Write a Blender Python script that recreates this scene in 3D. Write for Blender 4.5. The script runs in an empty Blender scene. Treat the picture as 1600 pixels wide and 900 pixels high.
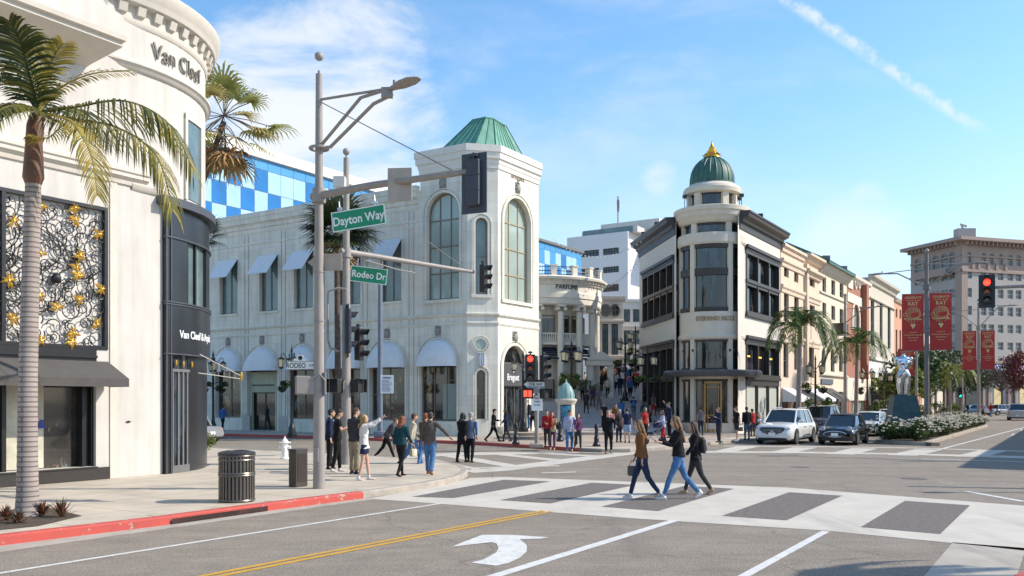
import bpy, bmesh, math, random
from math import sin, cos, pi, radians as R, sqrt, atan2
from mathutils import Vector, Matrix

S = bpy.context.scene
C = S.collection
# ---------------------------------------------------------------- camera
F, CH, HY = 1375.0, 2.15, 624.0          # focal length in photo pixels, eye height, horizon row
cam = bpy.data.objects.new('camera', bpy.data.cameras.new('camera'))
C.objects.link(cam)
cam.location = (0, 0, CH)
cam.rotation_euler = (pi/2, 0, 0)
cam.data.sensor_width = 36
cam.data.lens = 36*F/1600
cam.data.shift_y = (HY-450)/1600
cam.data.clip_end = 5000
S.camera = cam
# ---------------------------------------------------------------- sun and sky
SUN_EL, SUN_AZ = R(38), R(89)             # azimuth measured clockwise from +Y
sun = bpy.data.objects.new('sun', bpy.data.lights.new('sun', 'SUN'))
C.objects.link(sun)
sun.data.energy = 4.3
sun.data.angle = R(0.5)
sun.data.color = (1.0, 0.90, 0.77)
sd = Vector((cos(SUN_EL)*sin(SUN_AZ), cos(SUN_EL)*cos(SUN_AZ), sin(SUN_EL)))
sun.rotation_euler = sd.to_track_quat('Z', 'Y').to_euler()
W = bpy.data.worlds.new('World'); S.world = W; W.use_nodes = True
S.view_settings.view_transform = 'Standard'
S.view_settings.look = 'None'
S.view_settings.exposure = 0.42
S.view_settings.gamma = 1.0

def build_world():
 nt = W.node_tree; N = nt.nodes; L = nt.links
 N.clear()
 out = N.new('ShaderNodeOutputWorld'); bg = N.new('ShaderNodeBackground')
 sky = N.new('ShaderNodeTexSky'); sky.sky_type = 'NISHITA'; sky.sun_disc = False
 sky.sun_elevation = SUN_EL; sky.sun_rotation = SUN_AZ
 sky.altitude = 0; sky.air_density = 1.0; sky.dust_density = 0.6; sky.ozone_density = 2.5
 bg.inputs[1].default_value = 0.10
 tc = N.new('ShaderNodeTexCoord')
 nrm = N.new('ShaderNodeVectorMath'); nrm.operation = 'NORMALIZE'
 L.new(tc.outputs['Generated'], nrm.inputs[0])
 def mathn(op, a=None, b=None, c=None, clamp=False):
  n = N.new('ShaderNodeMath'); n.operation = op; n.use_clamp = clamp
  for i, x in enumerate((a, b, c)):
   if x is None: continue
   if hasattr(x, 'is_output'): L.new(x, n.inputs[i])
   else: n.inputs[i].default_value = x
  return n.outputs[0]
 def dot(v):
  n = N.new('ShaderNodeVectorMath'); n.operation = 'DOT_PRODUCT'
  L.new(nrm.outputs[0], n.inputs[0]); n.inputs[1].default_value = v
  return n.outputs['Value']
 def smooth(x, a, b):
  n = N.new('ShaderNodeMapRange'); n.interpolation_type = 'SMOOTHSTEP'
  L.new(x, n.inputs[0]); n.inputs[1].default_value = a; n.inputs[2].default_value = b
  return n.outputs[0]
 def dirpx(px, py):
  return Vector(((px-800)/F, 1, (HY-py)/F)).normalized()
 def noise(scale, det, rough, stretch=(1, 1, 1), off=(0, 0, 0), dist=0.0):
  m = N.new('ShaderNodeMapping'); m.inputs['Scale'].default_value = stretch; m.inputs['Location'].default_value = off
  L.new(nrm.outputs[0], m.inputs[0])
  n = N.new('ShaderNodeTexNoise'); n.inputs['Scale'].default_value = scale
  n.inputs['Detail'].default_value = det; n.inputs['Roughness'].default_value = rough
  n.inputs['Distortion'].default_value = dist
  L.new(m.outputs[0], n.inputs['Vector'])
  return n.outputs[0]
 n1 = noise(5.0, 8, 0.58, (1, 1, 2.6), (0.3, 0, 0.2), 0.4)
 n2 = noise(2.2, 6, 0.6, (1, 1, 3.0), (4.1, 1.0, 0.7), 0.3)
 # soft cumulus/cirrus bank on the left
 def blob(px, py, r_in, r_out):
  return smooth(dot(dirpx(px, py)), cos(r_out), cos(r_in))
 b1 = blob(500, 170, 0.02, 0.17)
 b2 = blob(600, 270, 0.02, 0.14)
 b3 = blob(430, 120, 0.02, 0.12)
 b4 = blob(860, 300, 0.02, 0.26)
 bank = mathn('MAXIMUM', mathn('MAXIMUM', b1, b2), b3)
 c1 = mathn('MULTIPLY', smooth(mathn('ADD', n1, mathn('MULTIPLY', bank, 0.30)), 0.62, 0.92), 0.90)
 c1 = mathn('MULTIPLY', c1, smooth(bank, 0.0, 0.35))
 c2 = mathn('MULTIPLY', smooth(mathn('ADD', n1, mathn('MULTIPLY', b4, 0.18)), 0.56, 0.95), 0.38)
 c3 = mathn('MULTIPLY', smooth(n2, 0.50, 0.78), 0.42)
 # small wisps
 w1 = mathn('MULTIPLY', mathn('MULTIPLY', blob(1030, 278, 0.004, 0.028), smooth(n1, 0.36, 0.62)), 0.6)
 w2 = mathn('MULTIPLY', mathn('MULTIPLY', blob(1350, 322, 0.004, 0.03), smooth(n1, 0.36, 0.62)), 0.6)
 w3 = mathn('MULTIPLY', mathn('MULTIPLY', blob(1330, 400, 0.01, 0.08), smooth(n2, 0.40, 0.60)), 0.5)
 # contrail : a band round a great circle
 a, b = dirpx(1215, -10), dirpx(1550, 216)
 pn = a.cross(b).normalized(); mid = (a+b).normalized()
 ns = noise(38, 6, 0.65, (1, 1, 1))
 d = mathn('ABSOLUTE', mathn('ADD', dot(pn), mathn('MULTIPLY', mathn('SUBTRACT', ns, 0.5), 0.016)))
 along = dot((b-a).normalized())
 t0, t1 = a.dot((b-a).normalized()), b.dot((b-a).normalized())
 ext = mathn('MULTIPLY', smooth(along, t0-0.1, t0), mathn('SUBTRACT', 1.0, smooth(along, t1-0.05, t1)))

 cw = mathn('SUBTRACT', 1.0, smooth(d, 0.0008, 0.0085))
 tr = mathn('MULTIPLY', mathn('MULTIPLY', cw, ext), mathn('ADD', 0.12, mathn('MULTIPLY', smooth(ns, 0.35, 0.62), 0.55)))
 front = smooth(dot(mid), 0.3, 0.5)
 tr = mathn('MULTIPLY', tr, front)
 tot = c1
 for x in (c2, c3, w1, w2, w3, tr):
  tot = mathn('MAXIMUM', tot, x)
 tot = mathn('MINIMUM', tot, 1.0)
 sep = N.new('ShaderNodeSeparateXYZ'); L.new(nrm.outputs[0], sep.inputs[0])
 # veil near the horizon
 hz = mathn('MULTIPLY', mathn('SUBTRACT', 1.0, smooth(sep.outputs[2], -0.02, 0.36)), 0.70)
 hs = N.new('ShaderNodeHueSaturation'); hs.inputs['Saturation'].default_value = 1.16; hs.inputs['Hue'].default_value = 0.494; hs.inputs['Value'].default_value = 1.95
 L.new(sky.outputs[0], hs.inputs['Color'])
 m0 = N.new('ShaderNodeMixRGB'); L.new(hz, m0.inputs[0]); L.new(hs.outputs[0], m0.inputs[1]); m0.inputs[2].default_value = (5.5, 6.5, 7.5, 1)
 m1 = N.new('ShaderNodeMixRGB'); L.new(tot, m1.inputs[0]); L.new(m0.outputs[0], m1.inputs[1]); m1.inputs[2].default_value = (7.4, 7.6, 7.9, 1)
 L.new(m1.outputs[0], bg.inputs[0]); L.new(bg.outputs[0], out.inputs[0])
build_world()

# ---------------------------------------------------------------- geometry of the place
UX, UY = 0.539, 0.842                     # direction of the avenue (u); the cross street is v
def UV(u, v, z=0.0): return Vector((UX*u+UY*v, UY*u-UX*v, z))
def P(px, py, Y): return Vector(((px-800)/F*Y, Y, CH+(HY-py)/F*Y))
def G(px, py, z=0.0):
 Y = (CH-z)*F/(py-HY)
 return Vector(((px-800)/F*Y, Y, z))
SW = 0.15                                  # sidewalk level

# ---------------------------------------------------------------- materials
MATS = {}; ROT0 = R(-57.4)
def mat(name, col, rough=0.8, metal=0.0, var=0.12, scale=3.0, bump=0.0, bscale=40.0, spec=0.5, col2=None, emit=None, est=1.0, coat=0.0, trans=0.0, streak=0.0, stretch=(1, 1, 1)):
 if name in MATS: return MATS[name]
 m = bpy.data.materials.new(name); m.use_nodes = True
 nt = m.node_tree; N = nt.nodes; L = nt.links
 b = N['Principled BSDF']
 b.inputs['Roughness'].default_value = rough
 b.inputs['Metallic'].default_value = metal
 b.inputs['Specular IOR Level'].default_value = spec
 b.inputs['Coat Weight'].default_value = coat
 b.inputs['Coat Roughness'].default_value = 0.05
 c = tuple(col)+(1,)
 c2 = tuple(col2)+(1,) if col2 else tuple(max(0, x*(1-var*1.6)) for x in col)+(1,)
 tc = N.new('ShaderNodeTexCoord')
 mp = N.new('ShaderNodeMapping'); mp.inputs['Scale'].default_value = stretch
 L.new(tc.outputs['Object'], mp.inputs[0])
 n = N.new('ShaderNodeTexNoise'); n.inputs['Scale'].default_value = scale; n.inputs['Detail'].default_value = 7; n.inputs['Roughness'].default_value = 0.62
 L.new(mp.outputs[0], n.inputs['Vector'])
 rp = N.new('ShaderNodeValToRGB'); rp.color_ramp.elements[0].position = 0.32; rp.color_ramp.elements[1].position = 0.68
 rp.color_ramp.elements[0].color = c2; rp.color_ramp.elements[1].color = c
 L.new(n.outputs[0], rp.inputs[0])
 col_out = rp.outputs[0]
 if streak > 0:
  mp2 = N.new('ShaderNodeMapping'); mp2.inputs['Scale'].default_value = (2.2, 2.2, 0.16)
  L.new(tc.outputs['Object'], mp2.inputs[0])
  n2 = N.new('ShaderNodeTexNoise'); n2.inputs['Scale'].default_value = 2.0; n2.inputs['Detail'].default_value = 6
  L.new(mp2.outputs[0], n2.inputs['Vector'])
  r2 = N.new('ShaderNodeMapRange'); L.new(n2.outputs[0], r2.inputs[0]); r2.inputs[1].default_value = 0.4; r2.inputs[2].default_value = 0.75
  r2.inputs[3].default_value = 1.0; r2.inputs[4].default_value = 1-streak
  mx = N.new('ShaderNodeMixRGB'); mx.blend_type = 'MULTIPLY'; mx.inputs[0].default_value = 1
  L.new(col_out, mx.inputs[1]); L.new(r2.outputs[0], mx.inputs[2]); col_out = mx.outputs[0]
 L.new(col_out, b.inputs['Base Color'])
 if bump > 0:
  nb = N.new('ShaderNodeTexNoise'); nb.inputs['Scale'].default_value = bscale; nb.inputs['Detail'].default_value = 5
  L.new(mp.outputs[0], nb.inputs['Vector'])
  bp = N.new('ShaderNodeBump'); bp.inputs['Strength'].default_value = bump; bp.inputs['Distance'].default_value = 0.02
  L.new(nb.outputs[0], bp.inputs['Height']); L.new(bp.outputs[0], b.inputs['Normal'])
 if emit:
  b.inputs['Emission Color'].default_value = tuple(emit)+(1,); b.inputs['Emission Strength'].default_value = est
 if trans > 0:
  o = N['Material Output']; t = N.new('ShaderNodeBsdfTranslucent'); L.new(col_out, t.inputs[0])
  ms = N.new('ShaderNodeMixShader'); ms.inputs[0].default_value = trans
  L.new(b.outputs[0], ms.inputs[1]); L.new(t.outputs[0], ms.inputs[2]); L.new(ms.outputs[0], o.inputs[0])
 MATS[name] = m
 return m

def tiled(name, col, mortar, bw, bh, msize=0.01, rot=0.0, rough=0.85, offset=0.5, var=0.1, bump=0.25, axes='XY', col2=None, grime=0.15):
 """paving / masonry : a brick pattern in metres, plus grime"""
 if name in MATS: return MATS[name]
 m = bpy.data.materials.new(name); m.use_nodes = True
 nt = m.node_tree; N = nt.nodes; L = nt.links; b = N['Principled BSDF']
 b.inputs['Roughness'].default_value = rough
 tc = N.new('ShaderNodeTexCoord'); mp = N.new('ShaderNodeMapping'); mp.inputs['Rotation'].default_value = (0, 0, rot)
 L.new(tc.outputs['Object'], mp.inputs[0])
 vec = mp.outputs[0]
 if axes != 'XY':
  sp = N.new('ShaderNodeSeparateXYZ'); cb = N.new('ShaderNodeCombineXYZ'); L.new(vec, sp.inputs[0])
  L.new(sp.outputs[0 if axes[0] == 'X' else 1], cb.inputs[0]); L.new(sp.outputs[2], cb.inputs[1]); vec = cb.outputs[0]
 br = N.new('ShaderNodeTexBrick'); br.offset = offset; br.squash = 1
 L.new(vec, br.inputs['Vector'])
 br.inputs['Color1'].default_value = tuple(col)+(1,)
 br.inputs['Color2'].default_value = tuple(col2 if col2 else [x*(1-var) for x in col])+(1,)
 br.inputs['Mortar'].default_value = tuple(mortar)+(1,)
 br.inputs['Scale'].default_value = 1; br.inputs['Mortar Size'].default_value = msize
 br.inputs['Brick Width'].default_value = bw; br.inputs['Row Height'].default_value = bh
 br.inputs['Mortar Smooth'].default_value = 0.2
 n = N.new('ShaderNodeTexNoise'); n.inputs['Scale'].default_value = 0.9; n.inputs['Detail'].default_value = 9; n.inputs['Roughness'].default_value = 0.65
 L.new(tc.outputs['Object'], n.inputs['Vector'])
 mr = N.new('ShaderNodeMapRange'); L.new(n.outputs[0], mr.inputs[0]); mr.inputs[1].default_value = 0.3; mr.inputs[2].default_value = 0.7
 mr.inputs[3].default_value = 1-grime; mr.inputs[4].default_value = 1+grime*0.5
 mx = N.new('ShaderNodeMixRGB'); mx.blend_type = 'MULTIPLY'; mx.inputs[0].default_value = 1
 L.new(br.outputs['Color'], mx.inputs[1]); L.new(mr.outputs[0], mx.inputs[2]); L.new(mx.outputs[0], b.inputs['Base Color'])
 bp = N.new('ShaderNodeBump'); bp.inputs['Strength'].default_value = bump; bp.inputs['Distance'].default_value = 0.01; bp.invert = True
 L.new(br.outputs['Fac'], bp.inputs['Height']); L.new(bp.outputs[0], b.inputs['Normal'])
 MATS[name] = m
 return m

def wear(m, col, lo=.62, hi=.68, scale=3.0, stretch=(1, 1, 1), amount=1.0, rot=ROT0):
 """patches where another surface shows through"""
 nt = m.node_tree; N = nt.nodes; L = nt.links; b = N['Principled BSDF']; src = b.inputs['Base Color'].links[0].from_socket
 tc = [n for n in N if n.bl_idname == 'ShaderNodeTexCoord'][0]
 mp = N.new('ShaderNodeMapping'); mp.inputs['Rotation'].default_value = (0, 0, rot); mp.inputs['Scale'].default_value = stretch; L.new(tc.outputs['Object'], mp.inputs[0])
 n = N.new('ShaderNodeTexNoise'); n.inputs['Scale'].default_value = scale; n.inputs['Detail'].default_value = 9; n.inputs['Roughness'].default_value = .68; L.new(mp.outputs[0], n.inputs['Vector'])
 r = N.new('ShaderNodeMapRange'); L.new(n.outputs[0], r.inputs[0]); r.inputs[1].default_value = lo; r.inputs[2].default_value = hi; r.inputs[4].default_value = amount
 mx = N.new('ShaderNodeMixRGB'); L.new(r.outputs[0], mx.inputs[0]); L.new(src, mx.inputs[1]); mx.inputs[2].default_value = tuple(col)+(1,); L.new(mx.outputs[0], b.inputs['Base Color'])
 return m
# ---------------------------------------------------------------- scene-graph helpers
def wloc(o):
 v = Vector((0, 0, 0))
 while o is not None:
  v = v+Vector(o.location); o = o.parent
 return v
def thing(name, label, cat, loc=(0, 0, 0), rotz=0.0, group=None):
 o = bpy.data.objects.new(name, None); C.objects.link(o)
 o.empty_display_size = 0.3
 o.location = loc; o.rotation_euler = (0, 0, rotz); o['label'] = label; o['category'] = cat
 if group: o['group'] = group
 return o
def tag(o, label, cat, group=None):
 o['label'] = label; o['category'] = cat
 if group: o['group'] = group
 return o
def struct(o, kind='structure'):
 o['kind'] = kind; return o
def copy_tree(o, parent=None):
 c = o.copy(); C.objects.link(c); c.parent = parent
 for ch in list(o.children): copy_tree(ch, c)
 return c

class MB:
 def __init__(s): s.v = []; s.f = []; s.m = []; s.cm = 0
 def add(s, vs, fs, M=None):
  b = len(s.v)
  s.v += [tuple(M @ Vector(x)) if M is not None else tuple(x) for x in vs]
  s.f += [tuple(b+i for i in f) for f in fs]; s.m += [s.cm]*len(fs)
  return s
 def use(s, i): s.cm = i; return s
 def box(s, x0, x1, y0, y1, z0, z1, M=None):
  vs = [(x0, y0, z0), (x1, y0, z0), (x1, y1, z0), (x0, y1, z0), (x0, y0, z1), (x1, y0, z1), (x1, y1, z1), (x0, y1, z1)]
  return s.add(vs, [(0, 3, 2, 1), (4, 5, 6, 7), (0, 1, 5, 4), (1, 2, 6, 5), (2, 3, 7, 6), (3, 0, 4, 7)], M)
 def bbox(s, x0, x1, y0, y1, z0, z1, r=0.02, M=None):
  """box with chamfered edges"""
  bm = bmesh.new(); bmesh.ops.create_cube(bm, size=1)
  for v in bm.verts:
   v.co = Vector(((x0+x1)/2+v.co.x*(x1-x0), (y0+y1)/2+v.co.y*(y1-y0), (z0+z1)/2+v.co.z*(z1-z0)))
  bmesh.ops.bevel(bm, geom=list(bm.edges), offset=r, segments=2, affect='EDGES', profile=0.5)
  bm.verts.index_update()
  s.add([v.co.copy() for v in bm.verts], [[v.index for v in f.verts] for f in bm.faces], M); bm.free(); return s
 def prism(s, poly, z0, z1, top=True, bot=True, M=None):
  n = len(poly); vs = [(p[0], p[1], z0) for p in poly]+[(p[0], p[1], z1) for p in poly]
  a = sum(poly[i][0]*poly[(i+1) % n][1]-poly[(i+1) % n][0]*poly[i][1] for i in range(n))
  fs = []
  for i in range(n):
   j = (i+1) % n
   fs.append((i, j, n+j, n+i) if a > 0 else (j, i, n+i, n+j))
  if top: fs.append(tuple(range(n, 2*n)) if a > 0 else tuple(reversed(range(n, 2*n))))
  if bot: fs.append(tuple(reversed(range(n))) if a > 0 else tuple(range(n)))
  return s.add(vs, fs, M)
 def tube(s, pts, rad, n=8, cap=True, M=None, side=None, flat=1.0):
  """round (or flattened) tube through pts; rad a number, list, or list of (rx,ry)"""
  pts = [Vector(p) for p in pts]; m = len(pts)
  if not hasattr(rad, '__len__'): rad = [rad]*m
  vs = []; fs = []
  up = None
  for i, p in enumerate(pts):
   t = (pts[min(i+1, m-1)]-pts[max(i-1, 0)])
   if t.length < 1e-9: t = Vector((0, 0, 1))
   t.normalize()
   if side is not None:
    a = Vector(side); a = (a-t*a.dot(t))
    if a.length < 1e-4: a = t.orthogonal()
    a.normalize()
   else:
    a = t.orthogonal().normalized() if up is None else (up-t*up.dot(t)).normalized()
   up = a; b = t.cross(a)
   r = rad[i]; rx, ry = r if hasattr(r, '__len__') else (r, r*flat)
   for k in range(n):
    q = 2*pi*k/n
    vs.append(p+a*(rx*cos(q))+b*(ry*sin(q)))
  for i in range(m-1):
   for k in range(n):
    k2 = (k+1) % n
    fs.append((i*n+k, i*n+k2, (i+1)*n+k2, (i+1)*n+k))
  if cap:
   fs.append(tuple(reversed(range(n)))); fs.append(tuple(range((m-1)*n, m*n)))
  return s.add(vs, fs, M)
 def lathe(s, prof, n=24, a0=0.0, a1=2*pi, M=None, cx=0, cy=0):
  """prof [(r,z)], z from bottom to top"""
  full = abs(a1-a0-2*pi) < 1e-6; k = n if full else n+1
  vs = []; fs = []
  for r, z in prof:
   for i in range(k):
    a = a0+(a1-a0)*i/n; vs.append((cx+r*cos(a), cy+r*sin(a), z))
  for j in range(len(prof)-1):
   for i in range(n):
    i2 = (i+1) % k
    fs.append((j*k+i, j*k+i2, (j+1)*k+i2, (j+1)*k+i))
  if full:
   if prof[0][0] > 1e-4: fs.append(tuple(reversed(range(k))))
   if prof[-1][0] > 1e-4: fs.append(tuple(range((len(prof)-1)*k, len(prof)*k)))
  return s.add(vs, fs, M)
 def ell(s, c, r, n=12, m=8, M=None):
  vs = []; fs = []
  T = Matrix.Translation(Vector(c))
  for j in range(m+1):
   ph = -pi/2+pi*j/m
   for i in range(n):
    a = 2*pi*i/n; vs.append((r[0]*cos(ph)*cos(a), r[1]*cos(ph)*sin(a), r[2]*sin(ph)))
  for j in range(m):
   for i in range(n):
    i2 = (i+1) % n; fs.append((j*n+i, j*n+i2, (j+1)*n+i2, (j+1)*n+i))
  return s.add(vs, fs, (M @ T) if M is not None else T)
 def mesh(s, off=Vector((0, 0, 0))):
  me = bpy.data.meshes.new('m')
  me.from_pydata([(x[0]-off[0], x[1]-off[1], x[2]-off[2]) for x in s.v], [], s.f)
  return me
 def split(s, name, mats, parent=None, **k):
  """one object per connected piece"""
  p = list(range(len(s.v)))
  def fd(i):
   while p[i] != i: p[i] = p[p[i]]; i = p[i]
   return i
  for f in s.f:
   for q in f[1:]: p[fd(q)] = fd(f[0])
  gs = {}
  for i, f in enumerate(s.f): gs.setdefault(fd(f[0]), []).append(i)
  for ids in gs.values():
   b = MB(); mp = {}
   for i in ids:
    for q in s.f[i]:
     if q not in mp: mp[q] = len(b.v); b.v.append(s.v[q])
    b.f.append(tuple(mp[q] for q in s.f[i])); b.m.append(s.m[i])
   o = b.build(name, mats, parent, **k)
  return o
 def build(s, name, mats, parent=None, smooth=False, local=False, angle=35, merge=False):
  off = wloc(parent) if (parent is not None and not local) else Vector((0, 0, 0))
  me = s.mesh(off); me.name = name
  if not hasattr(mats, '__len__'): mats = [mats]
  for q in mats: me.materials.append(q)
  if max(s.m, default=0) > 0: me.polygons.foreach_set('material_index', s.m)
  if smooth:
   me.polygons.foreach_set('use_smooth', [True]*len(me.polygons)); me.update()
   try: me.set_sharp_from_angle(angle=R(angle))
   except Exception: pass
  o = bpy.data.objects.new(name, me); C.objects.link(o)
  if parent is not None: o.parent = parent
  return o

def sheet(name, poly, z, m, thick=None):
 b = MB(); n = len(poly)
 poly = [(p[0], p[1]) for p in poly]
 a = sum(poly[i][0]*poly[(i+1) % n][1]-poly[(i+1) % n][0]*poly[i][1] for i in range(n))
 if a < 0: poly = poly[::-1]
 if thick: b.prism(poly, z-thick, z, bot=False)
 else: b.add([(p[0], p[1], z) for p in poly], [tuple(range(n))])
 return b.build(name, m)

TS = bpy.data.scenes.new('workbench')        # scratch scene: removed at the end
def text_mesh(body, size, font_scale_x=1.0, extrude=0.004, bold=0.0, align='CENTER', spacing=1.0):
 cu = bpy.data.curves.new('t', 'FONT'); cu.body = body; cu.size = size; cu.extrude = extrude
 cu.align_x = align; cu.align_y = 'CENTER'; cu.offset = bold; cu.space_character = spacing; cu.resolution_u = 3
 o = bpy.data.objects.new('t', cu); TS.collection.objects.link(o)
 with bpy.context.temp_override(scene=TS, view_layer=TS.view_layers[0]): dg = bpy.context.evaluated_depsgraph_get()
 me = bpy.data.meshes.new_from_object(o.evaluated_get(dg))
 vs = [Vector((v.co.x*font_scale_x, v.co.y, v.co.z)) for v in me.vertices]; fs = [tuple(p.vertices) for p in me.polygons]
 bpy.data.objects.remove(o); bpy.data.curves.remove(cu); bpy.data.meshes.remove(me)
 return vs, fs
def put_text(mb, body, size, M, **k):
 """text drawn in the local XZ plane facing -Y, transformed by M"""
 vs, fs = text_mesh(body, size, **k)
 mb.add([(v.x, -v.z, v.y) for v in vs], fs, M)

# ---------------------------------------------------------------- façades
class Fac:
 """vertical wall plane; s runs to the right as seen from outside, d outward, z up"""
 def __init__(s, A, d):
  s.A = Vector((A[0], A[1])); s.d = Vector((d[0], d[1])).normalized(); s.n = Vector((s.d.y, -s.d.x))
 def s_(s, px):
  k = (px-800)/F; return (k*s.A.y-s.A.x)/(s.d.x-k*s.d.y)
 def Y(s, px): return s.A.y+s.s_(px)*s.d.y
 def z_(s, px, py): return CH+(HY-py)/F*s.Y(px)
 def Rp(s, x0, y0, x1, y1):
  xm = (x0+x1)/2
  return (s.s_(x0), s.s_(x1), s.z_(xm, y1), s.z_(xm, y0))
 def pt(s, a, d, z):
  q = s.A+s.d*a+s.n*d; return Vector((q.x, q.y, z))
 def M(s, a=0, d=0, z=0):
  p = s.pt(a, d, z)
  return Matrix(((s.d.x, -s.n.x, 0, p.x), (s.d.y, -s.n.y, 0, p.y), (0, 0, 1, p.z), (0, 0, 0, 1)))
 def box(s, mb, s0, s1, z0, z1, d0, d1):
  """d0<d1 outward distances"""
  return mb.box(s0, s1, -d1, -d0, z0, z1, s.M())
 def wall(s, mb, s0, s1, z0, z1, ops=(), rev=0.3, d=0.0):
  """wall sheet with openings (a,b,zb,zt[,arch]) and their reveals"""
  M = s.M(0, d, 0)
  xs = sorted(set([s0, s1]+[q for o in ops for q in o[:2]])); zs = sorted(set([z0, z1]+[q for o in ops for q in o[2:4]]))
  xs = [x for x in xs if s0-1e-6 <= x <= s1+1e-6]; zs = [z for z in zs if z0-1e-6 <= z <= z1+1e-6]
  for i in range(len(xs)-1):
   for j in range(len(zs)-1):
    cx = (xs[i]+xs[i+1])/2; cz = (zs[j]+zs[j+1])/2
    if any(o[0] < cx < o[1] and o[2] < cz < o[3] for o in ops): continue
    mb.add([(xs[i], 0, zs[j]), (xs[i+1], 0, zs[j]), (xs[i+1], 0, zs[j+1]), (xs[i], 0, zs[j+1])], [(0, 1, 2, 3)], M)
  for o in ops:
   a, b, zb, zt = o[:4]; arch = len(o) > 4 and o[4]
   path = outline(a, b, zb, zt, arch)
   n = len(path)
   for i in range(n):
    p, q = path[i], path[(i+1) % n]
    mb.add([(p[0], 0, p[1]), (q[0], 0, q[1]), (q[0], rev, q[1]), (p[0], rev, p[1])], [(3, 2, 1, 0)], M)
   if arch:
    r = (b-a)/2; cx = (a+b)/2; cz = zt-min(r, (zt-zb)*0.8); ry = zt-cz; K = 8
    for sgn, ex in ((-1, a), (1, b)):
     pts = [(cx+sgn*r*cos(t*pi/2/K), cz+ry*sin(t*pi/2/K)) for t in range(K+1)]
     for t in range(K):
      p, q = pts[t], pts[t+1]
      tri = [(ex, 0, zt), (p[0], 0, p[1]), (q[0], 0, q[1])]
      if sgn > 0: tri = [tri[0], tri[2], tri[1]]
      mb.add(tri, [(0, 1, 2)], M)
def outline(a, b, zb, zt, arch, K=8):
 if not arch: return [(a, zb), (b, zb), (b, zt), (a, zt)]
 r = (b-a)/2; cx = (a+b)/2; cz = zt-min(r, (zt-zb)*0.8); ry = zt-cz
 return [(a, zb), (b, zb)]+[(cx+r*cos(t*pi/(2*K)), cz+ry*sin(t*pi/(2*K))) for t in range(2*K+1)]

def window(fc, o, parent, gm, fm, cols=1, rows=1, d=-0.2, fw=0.06, name='window', bars=0.04, label=None):
 a, b, zb, zt = o[:4]; arch = len(o) > 4 and o[4]
 g = MB(); path = outline(a, b, zb, zt, arch); M = fc.M(0, d, 0)
 g.add([(p[0], 0, p[1]) for p in path], [tuple(range(len(path)))], M)
 gl = g.build(name, gm, parent)
 f = MB(); n = len(path); cx = (a+b)/2; cz = (zb+zt)/2
 for i in range(n):
  p, q = path[i], path[(i+1) % n]
  def inn(t):
   v = Vector((cx-t[0], cz-t[1]));
   return (t[0]+(fw if t[0] < cx-1e-6 else (-fw if t[0] > cx+1e-6 else 0)), t[1]+(fw if t[1] < cz else -fw))
  ip, iq = inn(p), inn(q)
  for (y0, y1) in ((-0.05, -0.05),):
   f.add([(p[0], y0, p[1]), (q[0], y0, q[1]), (iq[0], y0, iq[1]), (ip[0], y0, ip[1]), (ip[0], 0, ip[1]), (iq[0], 0, iq[1])], [(0, 1, 2, 3), (3, 2, 5, 4)], M)
 def top_at(x):
  if not arch: return zt
  r = (b-a)/2; cz2 = zt-min(r, (zt-zb)*0.8); return cz2+(zt-cz2)*sqrt(max(0, 1-((x-cx)/r)**2))
 for i in range(1, cols):
  x = a+(b-a)*i/cols; f.box(x-bars/2, x+bars/2, -0.045, 0.0, zb+fw, top_at(x)-0.01, M)
 for j in range(1, rows):
  z = zb+(zt-zb)*j/rows
  x0, x1 = a+fw, b-fw
  if arch:
   r = (b-a)/2; cz2 = zt-min(r, (zt-zb)*0.8)
   if z > cz2:
    w = r*sqrt(max(0, 1-((z-cz2)/(zt-cz2))**2)); x0, x1 = cx-w, cx+w
  f.box(x0, x1, -0.04, 0.0, z-bars/2, z+bars/2, M)
 f.build('window_frame', fm, gl)
 return gl

def ring_arch(mb, fc, a, b, zb, zt, w=0.12, d=0.05, K=8, legs=True):
 """raised moulding round an arched opening"""
 r = (b-a)/2; cx = (a+b)/2; cz = zt-min(r, (zt-zb)*0.8); ry = zt-cz
 inn = [(cx+r*cos(t*pi/(2*K)), cz+ry*sin(t*pi/(2*K))) for t in range(2*K+1)]
 out = [(cx+(r+w)*cos(t*pi/(2*K)), cz+(ry+w)*sin(t*pi/(2*K))) for t in range(2*K+1)]
 if legs:
  inn = [(b, zb)]+inn+[(a, zb)]; out = [(b+w, zb)]+out+[(a-w, zb)]
 M = fc.M()
 for i in range(len(inn)-1):
  p, q, s_, t_ = inn[i], inn[i+1], out[i+1], out[i]
  mb.add([(p[0], -d, p[1]), (q[0], -d, q[1]), (s_[0], -d, s_[1]), (t_[0], -d, t_[1]),
    (p[0], 0, p[1]), (q[0], 0, q[1]), (s_[0], 0, s_[1]), (t_[0], 0, t_[1])],
               [(0, 3, 2, 1)[::-1], (0, 1, 5, 4), (3, 7, 6, 2)[::-1]], M)

def curved(mb, cx, cy, r0, r1, a0, a1, z0, z1, n=24):
 """solid shell between radii r0<r1"""
 vs = []; k = n+1
 for r, z in ((r0, z0), (r1, z0), (r1, z1), (r0, z1)):
  for i in range(k):
   a = a0+(a1-a0)*i/n; vs.append((cx+r*cos(a), cy+r*sin(a), z))
 fs = []
 for j in range(4):
  j2 = (j+1) % 4
  for i in range(n): fs.append((j*k+i, j*k+i+1, j2*k+i+1, j2*k+i))
 fs.append((0, k, 2*k, 3*k)); fs.append((3*k+n, 2*k+n, k+n, n))
 mb.add(vs, fs)

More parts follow.
